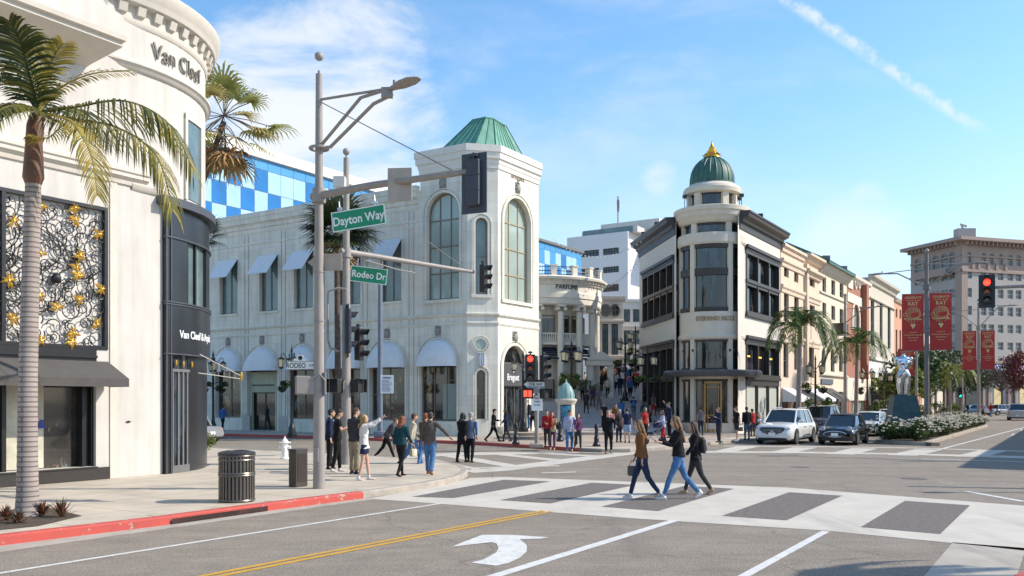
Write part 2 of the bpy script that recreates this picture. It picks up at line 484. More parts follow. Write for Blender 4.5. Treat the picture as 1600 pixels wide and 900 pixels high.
def px_angle(cx, cy, r, px, lo=-pi, hi=R(19)):
 """angle on a drum whose point is seen at column px (visible side)"""
 best = None
 for i in range(721):
  a = lo+(hi-lo)*i/720
  x, y = cx+r*cos(a), cy+r*sin(a)
  e = abs(800+F*x/y-px)
  nv = cos(a)*(-x)+sin(a)*(-y)
  if nv > -0.5 and (best is None or e < best[0]): best = (e, a)
 return best[1]


# ================================================================ MATERIALS
ROT = R(-57.4)
M_asph = mat('asphalt', (0.275, 0.238, 0.192), 0.9, var=0.10, scale=1.3, bump=0.5, bscale=90, spec=0.3)
def asphalt_detail():
 nt = M_asph.node_tree; N = nt.nodes; L = nt.links; b = N['Principled BSDF']
 tc = [n for n in N if n.bl_idname == 'ShaderNodeTexCoord'][0]
 src = b.inputs['Base Color'].links[0].from_socket
 def nz(scale, stretch, lo, hi, a, c, det=5):
  m = N.new('ShaderNodeMapping'); m.inputs['Rotation'].default_value = (0, 0, ROT); m.inputs['Scale'].default_value = stretch
  L.new(tc.outputs['Object'], m.inputs[0])
  n = N.new('ShaderNodeTexNoise'); n.inputs['Scale'].default_value = scale; n.inputs['Detail'].default_value = det; n.inputs['Roughness'].default_value = 0.7
  L.new(m.outputs[0], n.inputs['Vector'])
  r = N.new('ShaderNodeMapRange'); L.new(n.outputs[0], r.inputs[0])
  r.inputs[1].default_value = lo; r.inputs[2].default_value = hi; r.inputs[3].default_value = a; r.inputs[4].default_value = c
  return r.outputs[0]
 for o in (nz(60, (1, 1, 1), 0.38, 0.62, 0.45, 1.5), nz(24, (1, 1, 1), 0.38, 0.62, 0.80, 1.18), nz(0.5, (0.25, 2.2, 1), 0.4, 0.72, 1.06, 0.80, 8), nz(6, (0.5, 1, 1), 0.4, 0.7, 1.05, 0.88)):
  mx = N.new('ShaderNodeMixRGB'); mx.blend_type = 'MULTIPLY'; mx.inputs[0].default_value = 1
  L.new(src, mx.inputs[1]); L.new(o, mx.inputs[2]); src = mx.outputs[0]
 # fine cracks
 m = N.new('ShaderNodeMapping'); L.new(tc.outputs['Object'], m.inputs[0])
 nn = N.new('ShaderNodeTexNoise'); nn.inputs['Scale'].default_value = 0.8; nn.inputs['Detail'].default_value = 4; L.new(m.outputs[0], nn.inputs['Vector'])
 ad = N.new('ShaderNodeVectorMath'); ad.operation = 'ADD'; L.new(m.outputs[0], ad.inputs[0]); L.new(nn.outputs[1], ad.inputs[1])
 vo = N.new('ShaderNodeTexVoronoi'); vo.feature = 'DISTANCE_TO_EDGE'; vo.inputs['Scale'].default_value = 0.22; L.new(ad.outputs[0], vo.inputs['Vector'])
 r = N.new('ShaderNodeMapRange'); L.new(vo.outputs[0], r.inputs[0]); r.inputs[1].default_value = 0.0; r.inputs[2].default_value = 0.006; r.inputs[3].default_value = 0.72; r.inputs[4].default_value = 1
 mx = N.new('ShaderNodeMixRGB'); mx.blend_type = 'MULTIPLY'; mx.inputs[0].default_value = 1
 L.new(src, mx.inputs[1]); L.new(r.outputs[0], mx.inputs[2]); L.new(mx.outputs[0], b.inputs['Base Color'])
asphalt_detail()
M_asph2 = mat('asphalt_dark', (0.20, 0.175, 0.16), 0.9, var=0.25, scale=14, bump=0.5, bscale=90, spec=0.3, col2=(0.11, 0.096, 0.088))
M_band = mat('crosswalk_concrete', (0.54, 0.50, 0.43), 0.85, var=0.10, scale=1.2, bump=0.2, bscale=60)
M_wpaint = mat('road_white', (0.66, 0.65, 0.62), 0.7, var=0.14, scale=6)
M_ypaint = mat('road_yellow', (0.62, 0.34, 0.03), 0.7, var=0.15, scale=6)
M_walk = tiled('sidewalk', (0.50, 0.44, 0.35), (0.24, 0.205, 0.165), 1.6, 1.6, 0.014, ROT, offset=0.0, var=0.06, grime=0.22)
M_gutter = mat('gutter_concrete', (0.42, 0.38, 0.32), 0.85, var=0.12, scale=1.6, bump=0.2)
M_kerb = mat('kerb_concrete', (0.42, 0.37, 0.31), 0.85, var=0.2, scale=2.5, bump=0.2)
M_red = mat('kerb_red', (0.50, 0.075, 0.05), 0.6, var=0.2, scale=3.5, bump=0.2, col2=(0.42, 0.07, 0.06))
M_cobble = tiled('cobble', (0.44, 0.41, 0.385), (0.26, 0.24, 0.225), 0.24, 0.12, 0.012, ROT, var=0.18, grime=0.2)
M_pave = tiled('warm_paving', (0.42, 0.34, 0.27), (0.27, 0.22, 0.17), 0.6, 0.3, 0.01, ROT, var=0.12, grime=0.18)
M_vc = mat('white_render', (0.58, 0.55, 0.50), 0.75, var=0.08, scale=.9, bump=0.15, bscale=25, streak=0.15)
M_vct = mat('white_trim', (0.60, 0.555, 0.48), 0.75, var=0.06, scale=2.5, streak=0.05)
M_black = mat('black_metal', (0.014, 0.014, 0.016), 0.35, var=0.2, scale=4, spec=0.5)
M_blackp = mat('black_panel', (0.022, 0.024, 0.028), 0.28, var=0.15, scale=1, spec=0.6)
M_iron = mat('wrought_iron', (0.018, 0.018, 0.02), 0.45)
M_gold = mat('gold', (0.85, 0.50, 0.08), 0.3, metal=0.75, var=0.2, scale=20)
M_granite = mat('dark_granite', (0.05, 0.045, 0.042), 0.35, var=0.4, scale=30, col2=(0.025, 0.022, 0.02))
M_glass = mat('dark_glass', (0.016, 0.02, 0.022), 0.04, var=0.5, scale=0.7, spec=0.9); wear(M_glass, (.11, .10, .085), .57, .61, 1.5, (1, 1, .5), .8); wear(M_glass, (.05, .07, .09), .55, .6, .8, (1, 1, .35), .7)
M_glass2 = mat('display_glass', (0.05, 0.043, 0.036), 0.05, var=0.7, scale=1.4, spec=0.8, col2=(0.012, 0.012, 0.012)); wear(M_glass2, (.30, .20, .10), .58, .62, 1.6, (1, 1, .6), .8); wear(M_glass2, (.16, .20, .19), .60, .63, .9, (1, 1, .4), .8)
M_gglass = mat('green_glass', (0.36, 0.44, 0.40), 0.08, var=0.12, scale=0.6, spec=0.7)
M_tglass = mat('teal_glass', (0.15, 0.215, 0.22), 0.06, var=0.3, scale=0.8, spec=0.8)
M_stone = mat('pale_stone', (0.76, 0.73, 0.63), 0.8, var=0.07, scale=1.0, bump=0.15, bscale=25, streak=0.20)
def coursed(m, h=0.55):
 nt = m.node_tree; N = nt.nodes; L = nt.links; b = N['Principled BSDF']
 src = b.inputs['Base Color'].links[0].from_socket
 tc = [n for n in N if n.bl_idname == 'ShaderNodeTexCoord'][0]
 sp = N.new('ShaderNodeSeparateXYZ'); L.new(tc.outputs['Object'], sp.inputs[0])
 dv = N.new('ShaderNodeMath'); dv.operation = 'DIVIDE'; L.new(sp.outputs[2], dv.inputs[0]); dv.inputs[1].default_value = h
 fx = N.new('ShaderNodeMath'); fx.operation = 'FLOOR'; dx = N.new('ShaderNodeMath'); dx.operation = 'DIVIDE'; dx.inputs[1].default_value = .9; L.new(sp.outputs[0], dx.inputs[0]); L.new(dx.outputs[0], fx.inputs[0])
 fz = N.new('ShaderNodeMath'); fz.operation = 'FLOOR'; L.new(dv.outputs[0], fz.inputs[0]); cb = N.new('ShaderNodeCombineXYZ'); L.new(fx.outputs[0], cb.inputs[0]); L.new(fz.outputs[0], cb.inputs[1])
 wn = N.new('ShaderNodeTexWhiteNoise'); L.new(cb.outputs[0], wn.inputs[0]); wr = N.new('ShaderNodeMapRange'); L.new(wn.outputs[0], wr.inputs[0]); wr.inputs[3].default_value = .93; wr.inputs[4].default_value = 1.04
 m0 = N.new('ShaderNodeMixRGB'); m0.blend_type = 'MULTIPLY'; m0.inputs[0].default_value = 1; L.new(src, m0.inputs[1]); L.new(wr.outputs[0], m0.inputs[2]); src = m0.outputs[0]
 fr = N.new('ShaderNodeMath'); fr.operation = 'FRACT'; L.new(dv.outputs[0], fr.inputs[0])
 gt = N.new('ShaderNodeMath'); gt.operation = 'GREATER_THAN'; L.new(fr.outputs[0], gt.inputs[0]); gt.inputs[1].default_value = 0.035
 mr = N.new('ShaderNodeMapRange'); L.new(gt.outputs[0], mr.inputs[0]); mr.inputs[3].default_value = 0.84; mr.inputs[4].default_value = 1
 mx = N.new('ShaderNodeMixRGB'); mx.blend_type = 'MULTIPLY'; mx.inputs[0].default_value = 1
 L.new(src, mx.inputs[1]); L.new(mr.outputs[0], mx.inputs[2]); L.new(mx.outputs[0], b.inputs['Base Color'])
coursed(M_stone)
M_stoneL = mat('white_stone', (0.72, 0.69, 0.62), 0.8, var=0.05, scale=1.0, streak=0.06)
M_stoneD = mat('stone_joint', (0.46, 0.44, 0.40), 0.8, var=0.1, scale=1.0)
M_ornament = mat('carved_stone', (0.40, 0.38, 0.34), 0.85, var=0.35, scale=22, bump=0.6, bscale=30)
M_bronze = mat('bronze_frame', (0.20, 0.165, 0.125), 0.5, var=0.1)
M_awnW = mat('white_canvas', (0.72, 0.74, 0.76), 0.9, var=0.06, scale=3)
M_awnG = mat('grey_canvas', (0.085, 0.078, 0.072), 0.9, var=0.1, scale=3)
M_copper = mat('green_copper', (0.13, 0.34, 0.25), 0.65, var=0.22, scale=1.4, col2=(0.085, 0.24, 0.18), streak=0.15)
M_copperD = mat('dark_copper', (0.05, 0.145, 0.11), 0.55, var=0.3, scale=2.5, col2=(0.025, 0.085, 0.07), streak=0.2)
M_pole = mat('pole_grey', (0.31, 0.28, 0.255), 0.55, var=0.10, scale=3, streak=0.1)
M_poleD = mat('pole_dark_grey', (0.17, 0.16, 0.16), 0.5, var=0.15, scale=3)
M_sigbk = mat('signal_black', (0.02, 0.021, 0.024), 0.5)
M_siggr = mat('signal_grey', (0.05, 0.057, 0.075), 0.55)
M_silver = mat('silver_metal', (0.62, 0.62, 0.62), 0.35, metal=0.9)
M_green = mat('sign_green', (0.005, 0.26, 0.13), 0.4, var=0.04)
M_signW = mat('sign_white', (0.82, 0.83, 0.82), 0.45, var=0.03)
M_signB = mat('sign_black', (0.012, 0.012, 0.012), 0.5)
M_redlamp = mat('red_lamp', (0.9, 0.03, 0.02), 0.3, emit=(1.0, 0.03, 0.015), est=4.0)
M_greenlamp = mat('green_lamp', (0.02, 0.7, 0.4), 0.3, emit=(0.02, 0.9, 0.45), est=2.0)
M_lensd = mat('unlit_lens', (0.03, 0.03, 0.03), 0.2, spec=0.8)
M_amberd = mat('unlit_amber', (0.22, 0.07, 0.02), 0.3, spec=0.8)

wear(M_asph, (.13, .115, .10), .58, .74, .35, (1.6, .22, 1), .55); wear(M_asph, (.36, .31, .25), .60, .75, .5, (1, 1, 1), .5); wear(M_asph, (.07, .06, .055), .70, .78, 2.2, (1, 1, 1), .6)
wear(M_band, (.30, .275, .24), .54, .75, .7, (1.6, .25, 1), .7); wear(M_band, (.20, .18, .16), .66, .74, 2.5, (1, 1, 1), .5)
wear(M_wpaint, (.30, .27, .23), .58, .66, 7, (1, 1, 1), .8); wear(M_ypaint, (.25, .20, .13), .58, .66, 7, (1, 1, 1), .8)
wear(M_walk, (.22, .19, .155), .58, .76, .9, (1, 1, 1), .6); wear(M_walk, (.10, .09, .08), .72, .76, 5, (1, 1, 1), .6)
wear(M_red, (.40, .34, .28), .60, .64, 5, (1, 1, 1), .9); wear(M_red, (.18, .07, .06), .58, .7, 1.6, (1, 1, 1), .7); wear(M_kerb, (.17, .15, .13), .56, .7, 2.2, (1, 1, 1), .7)
wear(M_gutter, (.17, .15, .13), .5, .7, 1.5, (2, .3, 1), .6)
# ================================================================ GROUND
sheet_o = sheet('road', [(-600, -60), (900, -60), (900, 1500), (-600, 1500)], 0.0, M_asph); struct(sheet_o)

def offset_path(path, w):
 out = []; n = len(path)
 for i in range(n):
  a = path[max(i-1, 0)]; b = path[min(i+1, n-1)]
  t = Vector((b[0]-a[0], b[1]-a[1])).normalized(); nn = Vector((-t.y, t.x))
  out.append((path[i][0]+nn.x*w, path[i][1]+nn.y*w))
 return out
def smooth_path(pts, k=4):
 out = []
 n = len(pts)
 for i in range(n-1):
  p0 = pts[max(i-1, 0)]; p1 = pts[i]; p2 = pts[i+1]; p3 = pts[min(i+2, n-1)]
  for j in range(k):
   t = j/k
   out.append(tuple(0.5*((2*p1[q])+(-p0[q]+p2[q])*t+(2*p0[q]-5*p1[q]+4*p2[q]-p3[q])*t*t+(-p0[q]+3*p1[q]-3*p2[q]+p3[q])*t**3) for q in (0, 1)))
 out.append(tuple(pts[-1][:2]))
 return out
def kerb(name, path, m, w=0.16, h=SW, drop=None):
 """kerb along path; the pavement is on its left"""
 inn = offset_path(path, w); b = MB(); n = len(path)
 vs = []
 for p, q in zip(path, inn):
  ix = (p[0]*0.85+q[0]*0.15, p[1]*0.85+q[1]*0.15)
  vs += [(p[0], p[1], -0.02), (p[0], p[1], h-0.025), (ix[0], ix[1], h), (q[0], q[1], h), (q[0], q[1], -0.02)]
 fs = []
 for i in range(n-1):
  for j in range(4):
   fs.append((i*5+j, (i+1)*5+j, (i+1)*5+j+1, i*5+j+1))
 b.add(vs, fs); return struct(b.build(name, m))
def g2(px, py): q = G(px, py); return (q.x, q.y)

# near-left kerb: avenue edge, round the corner, back along the cross street
kA = [UV(-30, -13.3)[:2], UV(2, -13.3)[:2], g2(0, 853), g2(250, 822), g2(400, 801), g2(568, 779)]
kB = [g2(568, 779), g2(640, 768), g2(695, 758), g2(722, 750), g2(731, 742), g2(724, 735), g2(700, 729), g2(655, 724), g2(560, 717), g2(470, 712), g2(330, 705), g2(150, 696), g2(-150, 684)]
kBs = smooth_path(kB, 4)
kerb('kerb_red_near', kA, M_red, 0.2)
kerb('kerb_near_corner', kBs, M_kerb, 0.2)
near_in = offset_path(kA, 0.2)[:-1]+[offset_path(kA+kBs[1:], 0.2)[len(kA)-1]]+offset_path(kBs, 0.2)[1:]
near_poly = near_in+[(-70, 60), (-70, -30)]
sw1 = sheet('sidewalk_near', near_poly, SW-0.004, M_walk, 0.2); struct(sw1)
# far kerb: along the cross street, across the foot of the hill lane, then up the avenue
kC = [g2(-150, 656), g2(150, 670), g2(330, 681), g2(480, 685), g2(600, 689.5), g2(720, 694), g2(860, 702.5), g2(905, 705.5)]
kD = [g2(905, 705.5), g2(940, 707), g2(985, 706.5), g2(1040, 703), g2(1090, 698), g2(1140, 692.5), UV(45.5, -13.5)[:2], UV(48, -13.3)[:2], UV(60, -13.3)[:2], UV(140, -13.3)[:2]]
kC = kC[::-1]; kD = kD[::-1]      # so that the pavement lies to the left
kC = kC[::-1]; kD = kD[::-1]
def side_left(path, m, name, w=0.18):
 return kerb(name, path, m, w)
side_left(kC, M_red, 'kerb_red_far'); side_left(kD, M_kerb, 'kerb_far')
inn = offset_path(kC+kD[1:], 0.18)
far_poly = inn+[UV(140, -60)[:2], (-90, 140), (-90, 75)]
struct(sheet('sidewalk_far', far_poly, SW-0.004, M_walk, 0.2))
# warm paved apron before the hill lane
ap = [g2(700, 694), g2(860, 701.5), g2(940, 705), g2(1040, 701.5), g2(1135, 691), (13.4, 49.8), (11.5, 52), (9.2, 52), (0.8, 49.6), (-0.6, 47.3), (-2.3, 46.9)]
apn = offset_path([(p[0], p[1]) for p in ap[:5]], 0.35)+[(p[0], p[1]) for p in ap[5:]]
struct(sheet('warm_paving', apn, SW+0.0005, M_pave))
# the sloping lane
def ramp_z(Y):
 return 0.17+0.15*max(0, min(Y, 74)-49.5)
def GR(px, py):
 """point of the lane seen at a pixel"""
 lo, hi = 40.0, 110.0
 for i in range(60):
  m = (lo+hi)/2
  if CH+(HY-py)/F*m > (ramp_z(m)): lo = m
  else: hi = m
 return Vector(((px-800)/F*lo, lo, ramp_z(lo)))
b = MB()
b.add([(0.6, 49.5, 0.172), (9.9, 49.5, 0.172), (9.9, 74, ramp_z(74)), (-3, 74, ramp_z(74)), (9.9, 110, ramp_z(74)), (-3, 110, ramp_z(74)),
       (0.6, 49.5, -0.1), (9.9, 49.5, -0.1), (-3, 60, ramp_z(60)), (1.8, 52, ramp_z(52))], [(0, 1, 2, 3, 8, 9), (3, 2, 4, 5)])
struct(b.build('hill_lane', M_cobble))
b = MB()
b.prism([(2.0, 49.2), (9.6, 49.2), (9.6, 49.6), (2.0, 49.6)], SW, 0.30)
struct(b.build('lane_kerb', M_kerb))

# kerb joints and the storm drain inlet
b = MB()
for k in range(9):
 q = UV(-1+k*2.6, -13.3); a = q-Vector((UX, UY, 0))*.008; c = q+Vector((UX, UY, 0))*.008; n = Vector((UY, -UX, 0))
 b.add([tuple(a+n*.004+Vector((0, 0, .0))), tuple(c+n*.004+Vector((0, 0, .0))), tuple(c+n*.003+Vector((0, 0, SW+.002))), tuple(a+n*.003+Vector((0, 0, SW+.002))), tuple(c-n*.2+Vector((0, 0, SW+.002))), tuple(a-n*.2+Vector((0, 0, SW+.002)))], [(0, 1, 2, 3), (3, 2, 4, 5)])
struct(b.build('kerb_joints', mat('joint_dark', (.05, .03, .03), .9)))
b = MB(); a, c = G(268, 819.8), G(418, 798.8); n = Vector((UY, -UX, 0))*.012
b.add([tuple(a+n+Vector((0, 0, .01))), tuple(c+n+Vector((0, 0, .01))), tuple(c+n+Vector((0, 0, .10))), tuple(a+n+Vector((0, 0, .10)))], [(0, 1, 2, 3)])
struct(b.build('storm_drain_inlet', mat('drain_dark', (.05, .018, .015), .8, var=.5, scale=4)))
# right-hand pavement (mostly out of frame) and gutter
kR = [UV(13.5, 2.2)[:2], UV(13.9, 0.6)[:2], UV(12.8, -0.3)[:2], UV(11.6, -0.6)[:2], UV(0, -0.6)[:2], UV(-30, -0.6)[:2]]
kR2 = kR
kerb('kerb_red_right', kR2, M_red, 0.2)
struct(sheet('sidewalk_right', offset_path(kR2, 0.2)+[UV(-30, 30)[:2], UV(13.5, 30)[:2]], SW-0.004, M_walk, 0.2))
struct(sheet('gutter_right', [UV(-20, -1.55), UV(14.7, -1.55), UV(14.7, -0.6), UV(-20, -0.6)], 0.004, M_gutter))
kR3 = [UV(140, -0.6)[:2], UV(40, -0.6)[:2], UV(37.4, -0.2)[:2], UV(36.4, 1.2)[:2], UV(36.2, 4)[:2], UV(36.2, 40)[:2]]
kerb('kerb_right_far', kR3, M_kerb, 0.2)
struct(sheet('sidewalk_right_far', offset_path(kR3, 0.2)+[UV(140, 40)[:2]], SW-0.004, M_walk, 0.2))
# gutter strip on the near left
gl = [(p[0], p[1]) for p in kA]
struct(sheet('gutter_left', [UV(-20, -13.3)[:2]]+[(p[0], p[1]) for p in kA[1:]]+[UV(14.6, -12.7)[:2], UV(-20, -12.85)[:2]], 0.003, M_gutter))

# crosswalk over the avenue (pale concrete field with dark asphalt blocks)
cw = [g2(575, 779.5), g2(640, 784), g2(1000, 811), g2(1292, 829.5), g2(1530, 853), g2(1640, 865), g2(1760, 815), g2(1600, 790.5), g2(1230, 762), g2(1000, 753.5), g2(790, 745.5), g2(735, 747), g2(700, 757), g2(640, 768)]
struct(sheet('crosswalk', cw, 0.004, M_band))
blocks = [[(644, 776.5), (709, 778.5), (860, 752.5), (787, 750)], [(781, 781.8), (860, 787), (992, 758), (925, 754.5)],
          [(940, 792), (1028, 799), (1147, 764), (1070, 759.5)], [(1128, 806.5), (1229, 813.5), (1316, 775), (1233, 769.5)], [(1345, 824), (1469, 835), (1516, 790), (1414, 783)]]
b = MB()
for q in blocks:
 pts = [G(x, y) for x, y in q]; b.add([(p.x, p.y, 0.008) for p in pts], [(0, 1, 2, 3)])
struct(b.build('crosswalk_blocks', M_asph2))
# crosswalk over the cross street
b = MB()
for q in ([(740, 739), (800, 735), (1012, 707), (1000, 705.5), (900, 715), (770, 731), (722, 735)], [(640, 716), (700, 712), (905, 708.5), (905, 706.5), (720, 707), (620, 712)]):
 pts = [G(x, y) for x, y in q]; b.add([(p.x, p.y, 0.004) for p in pts], [tuple(range(len(pts)))])
for (x0, y0, x1, y1, w) in ((655, 716, 745, 735, 12), (690, 712.6, 800, 731.6, 30), (770, 710.5, 872, 721.5, 26), (840, 709, 925, 714, 24), (900, 707.6, 975, 709.5, 22)):
 q = [G(x0, y0), G(x0+w, y0-0.6), G(x1+w*0.9, y1-1.4), G(x1, y1)]
 b.add([(p.x, p.y, 0.0065) for p in q], [(0, 1, 2, 3)])
for q in ([(845, 740.2), (845, 738.6), (900, 737.2), (900, 738.6)], [(730, 732.4), (730, 731), (874, 727.4), (874, 729)]):
 q = [G(x, y) for x, y in q]; b.add([(p.x, p.y, 0.009) for p in q], [(0, 1, 2, 3)])
struct(b.build('crosswalk_cross_street', M_band))
# far crosswalk
b = MB()
def gp(mb, q, z):
 q = [G(x, y) for x, y in q]; mb.add([(p.x, p.y, z) for p in q], [tuple(range(len(q)))])
gp(b, [(1100, 705), (1100, 707.5), (1260, 708.5), (1420, 711), (1600, 716.5), (1760, 722), (1760, 719), (1600, 713), (1420, 708.6), (1260, 706)], 0.0065)
gp(b, [(1130, 697.5), (1130, 696.6), (1260, 697.4), (1420, 699.5), (1600, 704.6), (1600, 706), (1420, 700.6), (1260, 698.4)], 0.0065)
for x0, x1, w0, w1 in ((1112, 1150, 32, 36), (1195, 1240, 40, 38), (1290, 1330, 44, 42), (1385, 1430, 48, 44), (1490, 1530, 48, 46)):
 yb = 706+(x0-1100)*0.0195; yt = 697.5+(x1-1150)*0.0165
 gp(b, [(x0, yb), (x0+w0, yb+w0*0.0195), (x1+w1, yt+w1*0.0165), (x1, yt)], 0.0085)
struct(b.build('crosswalk_far', M_band))
# lines
def line(name, q, z, m):
 b = MB(); gp(b, q, z); return struct(b.build(name, m))
b = MB()
def uvline(u0, v0, u1, v1, w, z=0.0055):
 a, c = UV(u0, v0), UV(u1, v1); t = (c-a).normalized(); n = Vector((-t.y, t.x, 0))*w/2
 b.add([tuple((a+n)[:2])+(z,), tuple((a-n)[:2])+(z,), tuple((c-n)[:2])+(z,), tuple((c+n)[:2])+(z,)], [(0, 1, 2, 3)])
def gline(p, q, w, z=0.0055):
 a, c = G(*p), G(*q); t = (c-a).normalized(); a = a-t*0
 n = Vector((-t.y, t.x, 0))*w/2
 b.add([tuple((a+n)[:2])+(z,), tuple((a-n)[:2])+(z,), tuple((c-n)[:2])+(z,), tuple((c+n)[:2])+(z,)], [(0, 1, 2, 3)])
gline((0, 896), (688, 787), 0.10); gline((-200, 928), (0, 896), 0.10)
gline((755, 906), (1057, 812.5), 0.17); gline((1145, 910), (1290, 830.5), 0.13)
gline((1510, 768), (1600, 784), 0.16, 0.006)
gline((1440, 717.5), (1600, 722), 0.2, 0.009)
gline((1462, 704), (1600, 668), 0.14, 0.006)
uvline(60, -3.2, 63, -3.2, 0.12); uvline(70, -3.2, 73, -3.2, 0.12)
struct(b.build('lane_lines', M_wpaint))
b = MB()
for dx in (-0.09, 0.09):
 a, c = G(340, 898.5), G(856, 798.5); t = (c-a).normalized(); n = Vector((-t.y, t.x, 0)); a = a-t*4
 for p in ((a, c),):
  q = [a+n*(dx-0.05), a+n*(dx+0.05), c+n*(dx+0.05), c+n*(dx-0.05)]
  b.add([(v.x, v.y, 0.0055) for v in q], [(0, 1, 2, 3)][::1])
struct(b.build('yellow_lines', M_ypaint))
# turn arrow
arrow = [(707, 854.5), (722, 848), (754, 836), (800, 836.2), (858, 840), (845, 842), (812, 843), (823, 852), (823, 862), (812, 872), (795, 880), (775, 884.5), (736, 879.8), (756, 874.5), (775, 864), (779, 857), (776, 850), (768, 847.5)]
b = MB(); pts = [G(x, y) for x, y in arrow]
bm = bmesh.new(); vv = [bm.verts.new((p.x, p.y, 0.0055)) for p in pts]; ff = bm.faces.new(vv)
bmesh.ops.triangulate(bm, faces=[ff], ngon_method='EAR_CLIP'); bm.verts.index_update()
b.add([v.co.copy() for v in bm.verts], [[v.index for v in f.verts] for f in bm.faces]); bm.free()
struct(b.build('turn_arrow', M_wpaint))
# manholes
b = MB()
for (px, py, r) in ((1428, 748, 0.35), (1250, 730, 0.3)):
 p = G(px, py); b.add([(p.x+r*cos(t*pi/12), p.y+r*sin(t*pi/12), 0.003) for t in range(24)], [tuple(range(24))])
struct(b.build('manhole_covers', mat('manhole_iron', (0.12, 0.10, 0.09), 0.7)))


# ================================================================ WHITE DRUM STORE (near left)
def text_on_drum(mb, body, size, cx, cy, r, a_mid, z, **k):
 vs, fs = text_mesh(body, size, **k)
 out = []
 for v in vs:
  a = a_mid+v.x/r; rr = r+v.z
  out.append((cx+rr*cos(a), cy+rr*sin(a), z+v.y))
 mb.add(out, fs)
def build_drum_store():
 cx, cy, Rr = -12.9, 25.2, 3.89
 fc = Fac((-10.2, 22.2), (UX, UY))
 t = thing('corner_store', 'white rounded corner store with iron lattice window and black curved entrance, at the left edge', 'building', fc.pt(0, 0, SW))
 aT = R(-32.6)
 sT = 1.08
 top = 12.75
 # openings in the flat wall
 lat = (-6.5, fc.s_(168), fc.z_(100, 546), fc.z_(100, 309))
 shop = (-6.5, fc.s_(160), fc.z_(100, 740), fc.z_(100, 562))
 lat = fc.Rp(168, 325, 168, 547); lat = (-3.75, lat[1], lat[2], lat[3])
 shop = fc.Rp(150, 566, 150, 736); shop = (-3.75, shop[1], shop[2]+0.12, shop[3])
 b = MB(); fc.wall(b, -16, sT, SW, top, [lat, shop], 0.35)
 b.lathe([(Rr, SW), (Rr, top)], 40, aT, aT+R(205), cx=cx, cy=cy)
 b.add([fc.pt(-16, 0, top), fc.pt(sT, 0, top), fc.pt(sT, -9, top), fc.pt(-16, -9, top)], [(0, 1, 2, 3)])
 b.lathe([(0.01, top), (Rr, top)], 30, cx=cx, cy=cy)
 # back and end walls
 fc2 = Fac(fc.pt(-16, -9, 0)[:2], (UX, UY))
 b.add([fc.pt(-16, -9, SW), fc.pt(sT+2, -9, SW), fc.pt(sT+2, -9, top), fc.pt(-16, -9, top)], [(0, 1, 2, 3)])
 b.build('wall', M_vc, t, smooth=True)
 # pilaster edge (the flat wall sits slightly proud up to x=228)
 b = MB()
 # cornice of the drum
 pr = [(Rr+0.01, 11.83), (Rr+0.05, 11.88), (Rr+0.06, 12.0), (Rr+0.065, 12.30), (Rr+0.27, 12.335), (Rr+0.29, 12.36), (Rr+0.29, 12.46), (Rr+0.34, 12.52), (Rr+0.38, 12.66), (Rr+0.42, 12.74), (Rr+0.42, 12.84), (Rr+0.20, 12.95), (Rr-0.2, 12.97)]
 b.lathe(pr, 60, aT-R(42), aT+R(170), cx=cx, cy=cy)
 # second string
 pr = [(Rr+0.01, 10.66), (Rr+0.08, 10.70), (Rr+0.10, 10.78), (Rr+0.16, 10.82), (Rr+0.16, 10.88), (Rr+0.07, 10.93), (Rr+0.01, 10.98)]
 b.lathe(pr, 60, aT-R(30), aT+R(170), cx=cx, cy=cy)
 pr = [(Rr+0.01, 7.55), (Rr+0.07, 7.6), (Rr+0.1, 7.72), (Rr+0.05, 7.78), (Rr+0.01, 7.8)]
 b.lathe(pr, 30, aT-R(6), aT+R(8), cx=cx, cy=cy)
 b.build('cornice', M_vct, t, smooth=True, angle=50)
 b = MB()
 k = 0
 for i in range(30):
  a = aT-R(38)+R(7.0)*i
  M = Matrix.Translation((cx, cy, 0)) @ Matrix.Rotation(a, 4, 'Z')
  b.add([(Rr+0.03, -0.11, 12.06), (Rr+0.03, 0.11, 12.06), (Rr+0.03, 0.11, 12.33), (Rr+0.03, -0.11, 12.33),
               (Rr+0.15, -0.11, 12.09), (Rr+0.15, 0.11, 12.09), (Rr+0.23, 0.11, 12.31), (Rr+0.23, -0.11, 12.31)],
              [(0, 3, 2, 1), (4, 5, 6, 7), (0, 1, 5, 4), (1, 2, 6, 5), (3, 0, 4, 7)], M)
 b.split('dentil', M_vct, t)
 # raised frieze panel outline
 b = MB(); rb = Rr+0.012
 for (a0, a1, z0, z1) in ((R(-57), R(-46.5), 11.13, 11.75),):
  curved(b, cx, cy, Rr-0.01, rb+0.01, a0, a1, z1, z1+0.03, 8)
  curved(b, cx, cy, Rr-0.01, rb+0.01, a1-0.006, a1, z0, z1-0.001, 2)
 b.build('frieze_panel', M_vct, t)
 # eave of the flat wing : a wide projecting cornice ending in a mitre
 se = fc.s_(156); b = MB()
 Mf = fc.M()
 prof = [(0.0, 10.35), (0.1, 10.4), (0.95, 10.72), (1.0, 10.75), (1.0, 10.83), (1.1, 10.87), (1.12, 10.98), (0.0, 11.12)]
 vs = []; e0 = -16;
 for (dd, z) in prof: vs += [(e0, -dd, z), (se-0.35+dd*0.32, -dd, z)]
 n = len(prof); fs = [(2*i, 2*i+1, 2*i+3, 2*i+2) for i in range(n-1)]+[tuple(2*i+1 for i in range(n))]
 b.add(vs, fs, Mf); b.build('eave', M_vct, t)
 # belt course on the flat wall
 b = MB()
 zb = fc.z_(215, 287); zt = fc.z_(215, 268)
 prof = [(0.0, zb-0.12), (0.05, zb-0.1), (0.07, zb), (0.16, zb+0.08), (0.16, zb+0.16), (0.2, zb+0.2), (0.2, zb+0.27), (0.0, zb+0.36)]
 vs = []
